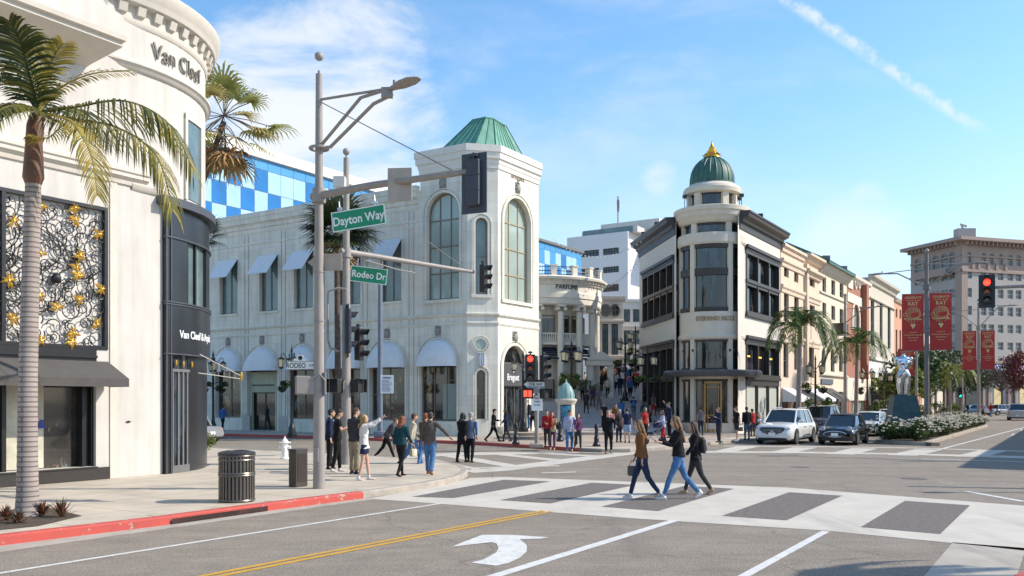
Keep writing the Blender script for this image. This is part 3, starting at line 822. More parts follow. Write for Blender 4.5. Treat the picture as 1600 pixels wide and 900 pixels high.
 for (dd, z) in prof: vs += [(-16, -dd, z), (sT, -dd, z)]
 b.add(vs, [(2*i, 2*i+1, 2*i+3, 2*i+2) for i in range(n-1)]+[tuple(2*i+1 for i in range(n))], Mf)
 fc.box(b, fc.s_(170)+0.02, fc.s_(182), 0.15, zb-0.12, 0.0, 0.03)
 b.build('belt_course', M_vct, t)
 # lattice window : white back panel, frame, scrolls, gold flowers
 a0, a1, z0, z1 = lat
 b = MB(); fc.box(b, a0, a1, z0, z1, -0.36, -0.12); lp = b.build('lattice_panel', mat('panel_white', (0.66, 0.63, 0.58), 0.8), t)
 b = MB(); w = 0.09
 for q in ((a0, a1, z1-w, z1), (a0, a1, z0, z0+w), (a1-w, a1, z0+w, z1-w), (fc.s_(2), fc.s_(2)+w, z0+w, z1-w), (a0, a0+w, z0+w, z1-w)):
  fc.box(b, q[0], q[1], q[2]+0.002, q[3]-0.002, -0.11, 0.03)
 b.build('lattice_frame', M_black, lp)
 rng = random.Random(7); b = MB(); dd = -0.03
 def P3(s_, z_, off=0.0): return tuple(fc.pt(s_, dd+off, z_))
 def spiral(cs, cz, r, turns, a_st, sg, rad=0.012, off=0.0):
  pts = []; K = int(14*turns)
  for i in range(K+1):
   f = i/K; a = a_st+sg*turns*2*pi*f; rr = r*(1-f)**0.8+0.018
   pts.append(P3(cs+rr*cos(a), cz+rr*sin(a), off+0.02*sin(5*f)))
  b.tube(pts, [rad*(1-0.45*i/K) for i in range(K+1)], 4, cap=True)
 xa, xb, za, zb2 = a0+w, a1-w, z0+w, z1-w
 step = 0.36
 nx = int((xb-xa)/step); nz = int((zb2-za)/step)
 for i in range(nx+1):
  for j in range(nz+1):
   px = xa+(i+0.5+rng.uniform(-.28, .28))*(xb-xa)/(nx+1); pz = za+(j+0.5+rng.uniform(-.28, .28))*(zb2-za)/(nz+1)
   r = rng.uniform(0.13, 0.25); r = min(r, px-xa, xb-px, pz-za, zb2-pz)
   if r < 0.06: continue
   st = rng.uniform(0, 6.28); sg = rng.choice((-1, 1))
   spiral(px, pz, r, rng.uniform(1.2, 1.9), st, sg, 0.017)
   if rng.random() < 0.75:
    spiral(px+r*1.1*cos(st+1), pz+r*1.0*sin(st+1), r*0.5, 1.3, st+2, -sg, 0.013, 0.02)
 for i in range(30):      # long waving vines
  x, z = rng.uniform(xa+.1, xb-.1), rng.uniform(za+.1, zb2-.1); a = rng.uniform(0, 6.28); cu = rng.choice((-1, 1))*rng.uniform(1.2, 2.8)
  pts = []
  for k in range(18):
   pts.append(P3(x, z, -0.01)); x += 0.075*cos(a); z += 0.075*sin(a); a += cu*0.075
   if k == 9: cu = -cu
   if not (xa+.03 < x < xb-.03 and za+.03 < z < zb2-.03): break
  if len(pts) > 4: b.tube(pts, 0.014, 4)
 b.ell(fc.pt(fc.s_(88), dd+0.03, fc.z_(88, 435)), (0.12, 0.12, 0.12), 8, 6)
 b.build('iron_scrollwork', M_iron, lp, smooth=True)
 for (px, py) in ((20, 345), (63, 322), (115, 325), (116, 343), (152, 366), (124, 400), (118, 418), (121, 431), (157, 452), (121, 468), (87, 480), (150, 507), (12, 438), (19, 497), (113, 520), (111, 534), (62, 532), (60, 462), (61, 395)):
  s_, z_ = fc.s_(px), fc.z_(px, py)
  if not (xa+.08 < s_ < xb-.04): continue
  g = MB(); Mx = fc.M(s_, dd+0.05, z_)
  for k in range(7):
   a = k*2*pi/7+rng.uniform(-.3, .3); L = rng.uniform(0.13, 0.24)
   g.add([(0, -0.05, 0), (L*0.5*cos(a-.4), -0.03, L*0.5*sin(a-.4)), (L*cos(a), -0.005, L*sin(a)), (L*0.5*cos(a+.4), -0.03, L*0.5*sin(a+.4)), (L*.5*cos(a), -.06, L*.5*sin(a))],
                  [(0, 1, 4), (1, 2, 4), (2, 3, 4), (3, 0, 4)], Mx)
  g.ell(fc.pt(s_, dd+0.1, z_), (0.02, 0.02, 0.02), 6, 4)
  g.build('gold_flower', M_gold, lp)
 # shop window : glass, frames, stone base, awning
 a0, a1, z0, z1 = shop
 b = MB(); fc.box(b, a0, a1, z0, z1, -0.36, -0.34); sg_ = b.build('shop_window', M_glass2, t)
 b = MB(); w = 0.07
 sx = fc.s_(10)
 for q in ((a0, a1, z1-0.2, z1), (a1-0.3, a1-0.22, z0, z1-0.2), (a1-w, a1, z0, z1-.2), (sx-.05, sx+0.05, z0, z1-.2), (sx-0.3, sx-0.22, z0, z1-.2), (a0, sx-.32, z0, z0+w)):
  fc.box(b, q[0], q[1], q[2]+.002, q[3]-.002, -0.32, -0.1)
 fc.box(b, a1-0.22, a1-w, z0, z1-.22, -0.32, -0.2); fc.box(b, sx-.22, sx-.05, z0, z1-.22, -0.32, -0.2)
 b.build('window_frame', M_black, sg_)
 # display inside the glass line: plinths and a vase-like bust seen through
 b = MB(); sd_ = fc.s_(62)
 fc.box(b, sd_-0.9, sd_+0.28, z0+0.02, z0+2.25, -0.338, -0.333)
 b.build('display_panel', mat('display_cream', (0.60, 0.57, 0.44), 0.4, var=0.2), sg_)
 b = MB(); fc.box(b, sd_-0.12, sd_+0.28, z0+0.98, z0+1.02, -0.33, -0.2); fc.box(b, sd_+0.1, sd_+0.22, z0+1.02, z0+1.18, -0.3, -0.22)
 b.use(1); b.tube([fc.pt(sd_+0.02, -0.28, z0+1.02), fc.pt(sd_+0.02, -0.28, z0+1.2), fc.pt(sd_+0.02, -0.28, z0+1.4), fc.pt(sd_+0.02, -0.28, z0+1.55)], [0.05, 0.13, 0.1, 0.045], 10)
 b.build('display_bust', [mat('display_blue', (0.03, 0.06, 0.3), 0.3), mat('bust_linen', (0.55, 0.45, 0.35), 0.7)], sg_, smooth=True)
 b = MB(); fc.box(b, -16, fc.s_(170)-0.01, SW, shop[2]-0.03, 0, 0.06); fc.box(b, a0, a1, shop[2]-0.03, shop[2]-0.002, -0.33, 0.09)
 b.build('granite_base', M_granite, t)
 # black band between the lattice and the shop window
 b = MB(); fc.box(b, a0, a1, z1+0.003, lat[2]-0.003, -0.2, 0.03); fc.box(b, a0, a1, z1+0.1, z1+0.16, 0.03, 0.08); b.build('black_lintel', M_black, t)
 b = MB(); s0, s1 = fc.s_(-60), fc.s_(166); zt, zb = z1+0.02, fc.z_(166, 596)
 dA = 0.95
 zb = z1-0.42
 b.add([(s0, -0.09, zt), (s1, -0.09, zt), (s1+0.0, -dA, zb), (s0, -dA, zb), (s1, -dA, zb-0.2), (s0, -dA, zb-0.2), (s1, -0.09, zb-0.2)],
          [(0, 3, 2, 1), (3, 5, 4, 2), (1, 2, 4, 6)], Mf)
 b.build('awning', M_awnG, t)
 # round wall plate ornament
 b = MB(); q = fc.M(fc.s_(200), 0.0, fc.z_(200, 659)); b.add([(-.09, -.02, 0), (0, -.02, -.03), (.09, -.02, 0), (0, -.02, .03)], [(0, 1, 2, 3)], q); b.build('wall_plate', M_black, t)
 # ---- black curved entrance
 aE = px_angle(cx, cy, Rr+0.12, 259); aF = R(75)
 zE = 7.35
 def ang(px): return px_angle(cx, cy, Rr+0.12, px)
 a1_, a2_, a3_, a4_ = ang(259), ang(270), ang(295), ang(318)
 b = MB()
 curved(b, cx, cy, Rr-.1, Rr+0.12, a1_, aF, 6.55, zE, 30)          # head band
 curved(b, cx, cy, Rr-.1, Rr+0.12, a1_, ang(293), 4.72, 6.549, 10)     # panel beside window
 curved(b, cx, cy, Rr-.1, Rr+0.12, a4_+R(4), aF, 4.72, 6.549, 10)
 curved(b, cx, cy, Rr-.1, Rr+0.14, a1_, aF, 3.38, 4.719, 30)      # sign band
 curved(b, cx, cy, Rr-.1, Rr+0.12, a1_, a2_, SW, 3.379, 6)        # left jamb
 curved(b, cx, cy, Rr-.25, Rr+0.05, a3_+R(1), R(30), SW, 3.379, 8)
 b.build('entrance_cladding', M_blackp, t, smooth=True)
 b = MB()
 for z in (6.5, 4.76, 4.70, 3.36): curved(b, cx, cy, Rr, Rr+0.17, a1_-0.005, aF, z, z+0.035, 30)
 for a in (a1_, a1_+R(2.3)): curved(b, cx, cy, Rr, Rr+0.15, a, a+0.008, SW, zE-.01, 1)
 curved(b, cx, cy, Rr, Rr+0.30, a1_-R(3), aF, zE, zE+0.22, 30)
 b.build('entrance_trim', mat('gunmetal', (0.10, 0.105, 0.12), 0.4, metal=0.3), t, smooth=True)
 b = MB(); curved(b, cx, cy, Rr-.1, Rr+0.03, ang(293), a4_+R(4), 4.8, 6.5, 10); wv = b.build('window', M_tglass, t, smooth=True)
 b = MB(); curved(b, cx, cy, Rr-.1, Rr+0.10, ang(306), ang(306)+0.02, 4.8, 6.5, 1); curved(b, cx, cy, Rr-.1, Rr+0.10, ang(293), ang(293)+0.02, 4.8, 6.5, 1); b.build('window_frame', M_black, wv)
 b = MB(); curved(b, cx, cy, Rr-.1, Rr+0.03, a2_, a3_+R(2), SW, 3.38, 8); dr = b.build('door', M_glass, t, smooth=True)
 b = MB()
 for a in (a2_+R(.5), (a2_*0.6+a3_*0.4), (a2_*.3+a3_*.7), a3_): curved(b, cx, cy, Rr, Rr+0.07, a, a+0.016, SW, 2.9, 1)
 curved(b, cx, cy, Rr, Rr+.08, a2_, a3_+R(2), 2.9, 2.98, 8); curved(b, cx, cy, Rr, Rr+.07, a2_, a3_+R(2), SW, SW+.2, 8)
 b.build('door_frame', mat('grey_frame', (0.16, 0.16, 0.165), 0.4), dr)
 b = MB()
 for pxx, zz in ((276, 3.14), (288, 3.12), (301, 3.12)):
  a = ang(pxx); b.ell((cx+(Rr+.1)*cos(a), cy+(Rr+.1)*sin(a), zz), (0.035, 0.035, 0.09), 8, 6)
 b.split('gold_lantern', M_gold, t, smooth=True)
 # iron and gold canopy bracket reaching out over the pavement
 b = MB(); aC = R(-3); o = Vector((cx, cy, 0)); tip = P(377, 588, 26.3)
 base = Vector((cx+(Rr+.1)*cos(aC), cy+(Rr+.1)*sin(aC), 0))
 a_ = Vector((base.x, base.y, 3.45)); b.tube([a_, tip], 0.018, 6)
 b2_ = Vector((base.x, base.y, 2.85)); b.tube([Vector((base.x, base.y, 2.9)), Vector((tip.x, tip.y, tip.z-0.08))], 0.015, 6)
 for k in range(6):
  f = 0.2+k*0.13; p = a_.lerp(tip, f); q = Vector((base.x, base.y, 2.9)).lerp(Vector((tip.x, tip.y, tip.z-.08)), f); b.tube([p, q], 0.01, 5)
 b.build('canopy_bracket', mat('pewter', (0.38, 0.36, 0.33), 0.4, metal=0.5), t)
 b = MB(); b.ell(tip, (0.05, 0.05, 0.14), 8, 6); b.build('gold_finial', M_gold, t, smooth=True)
 # upper window on the drum
 au0, au1 = px_angle(cx, cy, Rr, 290), px_angle(cx, cy, Rr, 312)
 b = MB(); curved(b, cx, cy, Rr-.1, Rr+0.02, au0, au1, 7.75, 9.95, 6); uw = b.build('window', M_tglass, t, smooth=True)
 b = MB(); curved(b, cx, cy, Rr, Rr+.06, au0-.02, au0+.01, 7.7, 10.05, 1); curved(b, cx, cy, Rr, Rr+.06, au1-.01, au1+.02, 7.7, 10.05, 1); curved(b, cx, cy, Rr, Rr+.06, au0-.02, au1+.02, 9.95, 10.1, 6)
 mm = (au0+au1)/2
 b.build('window_frame', M_vct, uw)
 # lettering
 b = MB(); am = px_angle(cx, cy, Rr, 272)
 text_on_drum(b, 'Van Cleef', 0.60, cx, cy, Rr+0.05, (px_angle(cx, cy, Rr, 232)+px_angle(cx, cy, Rr, 311))/2, 11.36, extrude=0.02, bold=0.0, font_scale_x=0.84, spacing=1.05)
 b.build('lettering', mat('letter_bronze', (0.16, 0.14, 0.11), 0.5), t)
 b = MB()
 text_on_drum(b, 'Van Cleef & Arpels', 0.30, cx, cy, Rr+0.15, px_angle(cx, cy, Rr+.15, 281), 3.92, extrude=0.01, bold=0.004, align='LEFT', font_scale_x=0.9)
 b.build('lettering', M_signW, t)
build_drum_store()


# ================================================================ PALE CORNER STORE WITH TOWER (across the side street)
DV = (0.842, -0.539); DU = (UX, UY)
def medallion(mb, fc, s, z, r=0.28):
 M = fc.M(s, 0, z)
 fc.box(mb, s-r*0.75, s+r*0.75, z-r*1.25, z+r*1.1, 0.0, 0.04)
 mb.ell((0, -0.07, 0), (r*.62, 0.10, r*.75), 10, 8, M)
 for k in range(8):
  a = k*pi/4; mb.ell((r*.6*cos(a), -0.06, r*.75*sin(a)), (r*.22, .06, r*.22), 6, 4, M)
 mb.ell((0, -.06, r*1.0), (r*.5, .07, r*.2), 8, 4, M)
def cornice(mb, fc, s0, s1, prof, cap=True):
 """prof [(out,z)] bottom to top; first and last touch the wall"""
 vs = []; n = len(prof)
 for dd, z in prof: vs += [(s0, -dd, z), (s1, -dd, z)]
 fs = [(2*i, 2*i+1, 2*i+3, 2*i+2) for i in range(n-1)]
 if cap: fs += [tuple(2*i+1 for i in range(n)), tuple(2*i for i in reversed(range(n)))]
 mb.add(vs, fs, fc.M())
def sweep(mb, pts, prof, closed=False):
 """moulding along a plan polyline (outside on the right of travel), mitred"""
 n = len(pts); P2 = [Vector((p[0], p[1])) for p in pts]; vs = []
 for i in range(n):
  a = P2[i-1] if (i > 0 or closed) else None; c = P2[(i+1) % n] if (i < n-1 or closed) else None
  p = P2[i]; ns = []
  if a is not None: t = (p-a).normalized(); ns.append(Vector((t.y, -t.x)))
  if c is not None: t = (c-p).normalized(); ns.append(Vector((t.y, -t.x)))
  m = sum(ns, Vector((0, 0))).normalized(); k = 1/max(0.3, m.dot(ns[0]))
  for dd, z in prof: vs.append((p.x+m.x*dd*k, p.y+m.y*dd*k, z))
 q = len(prof); fs = []
 for i in range(n if closed else n-1):
  j = (i+1) % n
  for t in range(q-1): fs.append((i*q+t, j*q+t, j*q+t+1, i*q+t+1))
 if not closed: fs += [tuple(reversed(range(q))), tuple(range((n-1)*q, n*q))]
 mb.add(vs, fs)

def build_tower_store():
 A = Vector((-2.40, 47.2)); Bc = Vector((-0.76, 47.56)); Rt = Vector((1.49, 51.07))
 L0 = Vector((-5.09, 48.92))
 fl = Fac(A, DV)                       # cross-street face (s<0 towards the left)
 fch = Fac(A, (Bc-A)); fr = Fac(Bc, (Rt-Bc))
 wch = (Bc-A).length; wr = (Rt-Bc).length
 t = thing('corner_tower_store', 'pale stone store with corner tower, green copper roof and tall arched windows', 'building', (A.x, A.y, SW))
 zt = 15.55; zw = 13.75; s_t = -3.19; s_end = -34
 # openings
 up = [fl.Rp(x0, yt, x1, yb)+(False,) for x0, x1, yt, yb in ((343, 371, 408, 491), (405, 434, 400, 487), (459, 489, 394, 482.5), (527, 563, 386, 479), (594, 627, 372, 473))]
 up += [(a-6.2*k-0.0, b-6.2*k, c, d, False) for k in (1, 2) for (a, b, c, d, e) in [up[0]]]
 up = [(a, b, up[0][2], up[0][3], False) if i < 99 else 0 for i, (a, b, c, d, e) in enumerate(up)]
 gr = [fl.Rp(x0, yt, x1, yb)+(True,) for x0, x1, yt, yb in ((337, 377, 545, 660), (386, 434, 541, 661), (453, 492, 541, 657), (515, 564, 537, 659), (578, 633, 535, 657))]
 zg0, zg1 = 0.95, 6.0
 gr = [(a, b, zg0 if i != 1 else SW+0.02, fl.z_((0), 0)*0+5.45, True) for i, (a, b, c, d, e) in enumerate(gr)]
 gr += [(gr[0][0]-6.4, gr[0][1]-6.4, zg0, 5.45, True)]
 twU = fl.Rp(667, 301, 718, 468)+(True,); twG = fl.Rp(656, 537, 714, 657); twG = (twG[0], twG[1], zg0, 5.45, True)
 b = MB()
 fl.wall(b, s_end, s_t, SW, zw, up+gr, 0.32)
 M = None
 fl.wall(b, s_t, 0, SW, zt, [twU, twG], 0.32)
 chU = fch.Rp(743, 340, 762, 460)+(True,); chG = fch.Rp(744.5, 578, 758.5, 655)+(True,)
 fch.wall(b, 0, wch, SW, zt, [chU, chG], 0.25)
 rU = fr.Rp(787, 310, 829, 471)+(True,); rG = fr.Rp(786, 540, 822, 682); rG = (rG[0], rG[1], SW+.02, rG[3], True)
 fr.wall(b, 0, wr, SW, zt, [rU, rG], 0.35)
 # flanks, backs, roofs
 far = Rt+Vector((UX, UY))*0.12
 Lb = L0+Vector((UX, UY))*7.0; Rb = Vector((Lb.x, Lb.y))+Vector(DV)*4.6
 b.prism([tuple(Rt), tuple(far), tuple(Lb)], SW, zt, bot=False)
 b.add([(L0.x, L0.y, zw-2), (L0.x, L0.y, zt), (Lb.x, Lb.y, zt), (Lb.x, Lb.y, zw-2)], [(0, 1, 2, 3)])
 e0 = fl.pt(s_end, 0, 0); eb = fl.pt(s_end, -9, 0); tb = fl.pt(s_t, -9, 0)
 b.add([(e0.x, e0.y, zw), (L0.x, L0.y, zw), (tb.x, tb.y, zw), (eb.x, eb.y, zw)], [(0, 1, 2, 3)])
 b.add([(e0.x, e0.y, SW), (eb.x, eb.y, SW), (eb.x, eb.y, zw), (e0.x, e0.y, zw)], [(0, 3, 2, 1)])
 b.add([(tb.x, tb.y, SW), (eb.x, eb.y, SW), (eb.x, eb.y, zw), (tb.x, tb.y, zw)], [(0, 1, 2, 3)])
 b.add([(A.x, A.y, zt), (Bc.x, Bc.y, zt), (Rt.x, Rt.y, zt), (far.x, far.y, zt), (Lb.x, Lb.y, zt), (L0.x, L0.y, zt)], [(0, 1, 2, 3, 4, 5)])
 b.build('wall', M_stone, t)
 # cornices
 b = MB()
 ring = [tuple(Lb), tuple(L0), tuple(A), tuple(Bc), tuple(Rt), tuple(far)]
 sweep(b, ring, [(0.0, zt-0.95), (0.05, zt-0.93), (0.07, zt-0.72), (0.10, zt-0.66), (0.12, zt-0.5), (0.2, zt-0.42), (0.21, zt-0.12), (0.26, zt-0.08), (0.26, zt+0.28), (0.0, zt+0.30)])
 b.build('tower_cornice', M_stoneL, t)
 b = MB()
 fl_prof = [(0.0, zw-1.05), (0.04, zw-1.0), (0.05, zw-0.75), (0.13, zw-0.7), (0.15, zw-0.5), (0.3, zw-0.38), (0.32, zw-0.1), (0.36, zw-0.06), (0.36, zw+0.24), (0.0, zw+0.26)]
 cornice(b, fl, s_end, s_t-0.05, fl_prof)
 b.build('wing_cornice', M_stone, t)
 b = MB()
 for z0 in (6.15, 6.62):
  w_ = 0.12 if z0 > 6.4 else 0.05
  sweep(b, [tuple(fl.pt(s_end, 0, 0)[:2]), tuple(A), tuple(Bc), tuple(Rt), tuple(far)], [(0.0, z0), (w_*.5, z0+0.02), (w_, z0+0.1), (w_, z0+0.17), (0.0, z0+0.2)])
 sweep(b, [tuple(fl.pt(s_end, 0, 0)[:2]), tuple(fl.pt(s_t, 0, 0)[:2])], [(0, zw-1.75), (0.05, zw-1.72), (0.05, zw-1.66), (0, zw-1.62)])
 b.build('string_course', M_stone, t)
 # paired pilaster joints
 b = MB()
 for px in (385.5, 443, 504, 570.5, 643):
  s = fl.s_(px)
  for o in (-0.17, 0.17):
   if s+o < s_t-0.02 or px > 640: fl.box(b, s+o-0.018, s+o+0.018, 1.1, zw-1.1, 0.002, 0.03)
  fl.box(b, s-0.35, s+0.35, SW, 1.12, 0.0, 0.07)
 b.build('pilaster_joint', M_stoneD, t)
 for f_, o, w_, sill in [(fl, g, .10, 0) for g in gr+[twG]]+[(fl, twU, .14, 1), (fch, chU, .12, 1), (fch, chG, .10, 0), (fr, rU, .14, 1), (fr, rG, .16, 0)]:
  b = MB(); ring_arch(b, f_, o[0], o[1], o[2], o[3], w_, .045); ring_arch(b, f_, o[0]-w_-.05, o[1]+w_+.05, o[2], o[3]+w_+.05, .05, .065)
  if sill: f_.box(b, o[0]-.25, o[1]+.25, o[2]-.18, o[2]-.002, 0, .1)
  b.build('window_surround', M_stone, t)
 for o in up: b = MB(); fl.box(b, o[0]-.1, o[1]+.1, o[2]-.14, o[2], 0, .08); b.build('window_sill', M_stone, t)
 for i, g in enumerate(gr+[twG]):
  b = MB(); medallion(b, fl, (g[0]+g[1])/2, g[3]+0.42, 0.27); b.build('carved_medallion', M_ornament, t, smooth=True)
 for f_, o, dz in ((fl, twU, .5), (fr, rU, .55), (fr, rG, .45)):
  b = MB(); medallion(b, f_, (o[0]+o[1])/2, o[3]+dz, 0.30); b.build('carved_medallion', M_ornament, t, smooth=True)
 # windows
 for i, o in enumerate(up): window(fl, o, t, M_tglass, M_bronze, 2, 1, -0.28, 0.09)
 for i, o in enumerate(gr):
  if i == 1: continue
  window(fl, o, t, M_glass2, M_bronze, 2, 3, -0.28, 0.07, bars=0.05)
 o = gr[1]; window(fl, (o[0]+.35, o[1]-.35, SW+.02, 2.6, False), t, M_glass, M_black, 2, 1, -0.31, 0.08, name='door')
 b = MB(); fl.box(b, o[0], o[1], 2.6, 3.9, -.32, -.16); fl.box(b, o[0], o[0]+.35, SW, 2.6, -.32, -.1); fl.box(b, o[1]-.35, o[1], SW, 2.6, -.32, -.1); b.build('transom_panel', mat('olive_cream', (0.42, 0.42, 0.30), 0.7), t)
 b = MB(); fl.box(b, o[0]+.3, o[1]-.5, 3.0, 3.1, -.16, -.14); b.build('shop_sign', M_black, t)
 window(fl, twU, t, M_gglass, M_bronze, 3, 4, -0.28, 0.09, bars=0.06)
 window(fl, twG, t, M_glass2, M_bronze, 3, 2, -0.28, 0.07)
 window(fch, chU, t, M_tglass, M_bronze, 1, 2, -0.2, 0.07); window(fch, chG, t, M_glass2, M_bronze, 1, 2, -0.2, 0.06)
 window(fr, rU, t, M_gglass, mat('cream_frame', (0.42, 0.33, 0.19), 0.5), 3, 4, -0.3, 0.09, bars=0.06)
 # panes merchandise panel
 b = MB(); fl.box(b, twG[0]+.55*(twG[1]-twG[0]), twG[1]-.1, twG[2]+.1, 3.0, -.27, -.262); b.build('display_panel', mat('display_grey', (0.22, 0.27, 0.25), 0.3), t)
 # oval window on the chamfer
 so, zo = fch.s_(750.5), fch.z_(750.5, 538)
 b = MB(); Mo = fch.M(so, 0, zo)
 for (r, w, d_) in ((0.30, 0.07, 0.06), (0.42, 0.05, 0.05)):
  vs = []; fs = []
  for k in range(28):
   a = 2*pi*k/28
   for rr, dd in ((r, 0), (r, d_), (r+w, d_), (r+w, 0)): vs.append((rr*1.05*cos(a), -dd, rr*sin(a)))
  for k in range(28):
   k2 = (k+1) % 28
   for j in range(3): fs.append((k*4+j, k*4+j+1, k2*4+j+1, k2*4+j))
  b.add(vs, fs, Mo)
 ov = b.build('oval_window', M_stone, t, smooth=True)
 b = MB(); b.add([(0.3*1.05*cos(2*pi*k/28), -0.01, 0.3*sin(2*pi*k/28)) for k in range(28)], [tuple(range(28))], Mo); b.build('pane', M_gglass, ov)
 b = MB(); s2, z2 = fch.s_(752), fch.z_(752, 562); fch.box(b, s2-.16, s2+.16, z2-.3, z2+.3, .0, .14)
 for k in (-1, 0, 1): b.tube([fch.pt(s2+k*.1, .16, z2-.35), fch.pt(s2+k*.1, .16, z2+.35)], .035, 6)
 b.build('wall_lantern', mat('chrome_glass', (0.6, 0.66, 0.75), 0.2, metal=0.6), t)
 # awnings upstairs : tilted boards held off the wall
 for i, o in enumerate(up):
  b = MB(); zt_ = o[3]+0.03; zb_ = zt_-1.25; d_ = 0.95; a, c = o[0]-.05, o[1]+.05
  th = .03
  b.add([(a, -0.03, zt_), (c, -0.03, zt_), (c, -d_, zb_), (a, -d_, zb_), (a, -0.03-th, zt_+.02), (c, -0.03-th, zt_+.02), (c, -d_-th, zb_+.02), (a, -d_-th, zb_+.02)],
              [(0, 1, 2, 3), (7, 6, 5, 4), (3, 2, 6, 7), (0, 3, 7, 4), (1, 5, 6, 2), (0, 4, 5, 1)], fl.M())
  b.build('awning', M_awnW, t)
 # domed canvas awnings in the ground-floor arches
 for i, g in enumerate(gr+[twG]):
  b = MB(); a, c = g[0]+.01, g[1]-.01; r = (c-a)/2; cz = 3.95; ry = g[3]-.02-cz; cx_ = (a+c)/2; vs = []; K = 12; J = 8
  rise = (g[3]-.02)-cz
  arcs = g[3]-min(r, (g[3]-g[2])*.8)
  for j in range(J+1):
   f = j/J      # 0: on the arch line, 1: front hem
   for k in range(K+1):
    th = pi*k/K; x = cx_+r*cos(th)*(1.0)
    zarch = (arcs+(g[3]-arcs)*sin(th)) if 0 < k < K else arcs
    z = zarch*(cos(f*pi/2))+cz*(1-cos(f*pi/2)); d_ = -0.02+0.72*sin(f*pi/2)*(0.35+0.65*sin(th)**0.6 if 0 < k < K else 0.02)
    vs.append((x, -d_, z))
  fs = [(j*(K+1)+k, j*(K+1)+k+1, (j+1)*(K+1)+k+1, (j+1)*(K+1)+k) for j in range(J) for k in range(K)]
  b.add(vs, fs, fl.M()); b.build('dome_awning', M_awnW, t, smooth=True, angle=80)
 # entrance with black panel
 o = rG; zc0, zc1 = fr.z_(803, 603), fr.z_(803, 568)
 window(fr, (o[0], o[1], zc1, o[3], True), t, M_glass, M_bronze, 1, 1, -.3, .06)
 b = MB(); fr.box(b, o[0], o[1], zc0, zc1, -.35, -.12); b.build('sign_panel', mat('charcoal_panel', (0.075, 0.08, 0.085), 0.6), t)
 window(fr, (o[0], o[1], SW+.02, zc0, False), t, M_glass, M_bronze, 3, 1, -.33, .06, name='door')
 b = MB(); put_text(b, 'Breguet', 0.52, fr.M((o[0]+o[1])/2, -.11, (zc0*.62+zc1*.38)) @ Matrix.Shear('XZ', 4, (0.0, 0.0)), extrude=.01, bold=.006, font_scale_x=.75)
 q = fr.M((o[0]+o[1])/2, -.11, zc0*.3+zc1*.7)
 b.add([(-.02, -.02, -.12), (.05, -.02, -.12), (.3, -.02, .26), (.24, -.02, .26), (-.13, -.02, .16), (-.19, -.02, .16)], [(0, 1, 2, 3), (1, 0, 5, 4)], q)
 b.build('lettering', M_signW, t)
 b = MB(); q = fr.M(fr.s_(809), 0.02, fr.z_(809, 276))
 put_text(b, 'Breguet', 0.6, q, extrude=.01, bold=.005, font_scale_x=.72)
 b.add([(-.02, -.02, .25), (.05, -.02, .25), (.3, -.02, .6), (.24, -.02, .6), (-.17, -.02, .5), (-.23, -.02, .5)], [(0, 1, 2, 3), (1, 0, 5, 4)], q)
 b.build('lettering', mat('letter_brown', (0.25, 0.2, 0.14), 0.5), t)
 # copper roof : hipped frustum with standing seams
 zb = zt+0.2
 def ins(p, d1, d2): return Vector(p)+Vector(DV)*d1+Vector((UX, UY))*d2
 base = [ins(L0, .6, .6), ins(A, 0.0, .6), ins(Bc, -.5, .6), ins(Rt, -.8, -.5), ins(far, -.8, .3), ins(Lb, .6, -.6)]
 cen = sum((Vector(p) for p in base), Vector((0, 0)))/6
 topz = 17.95
 tops = [cen+(p-cen)*0.36 for p in base]
 b = MB(); vs = [(p.x, p.y, zb) for p in base]+[(p.x, p.y, topz) for p in tops]
 fs = [(i, (i+1) % 6, 6+(i+1) % 6, 6+i) for i in range(6)]+[tuple(range(6, 12))]
 b.add(vs, fs)
 for i in range(6):
  j = (i+1) % 6; e = (base[j]-base[i]).length; n = max(1, int(e/.48))
  for k in range(n+1):
   f = k/n; p = base[i].lerp(base[j], f); q = tops[i].lerp(tops[j], f)
   b.tube([(p.x, p.y, zb+.02), (q.x, q.y, topz+.02)], .035, 4)
 b.tube([(p.x, p.y, topz+.02) for p in tops+[tops[0]]], .06, 5)
 b.build('copper_roof', M_copper, t)
build_tower_store()

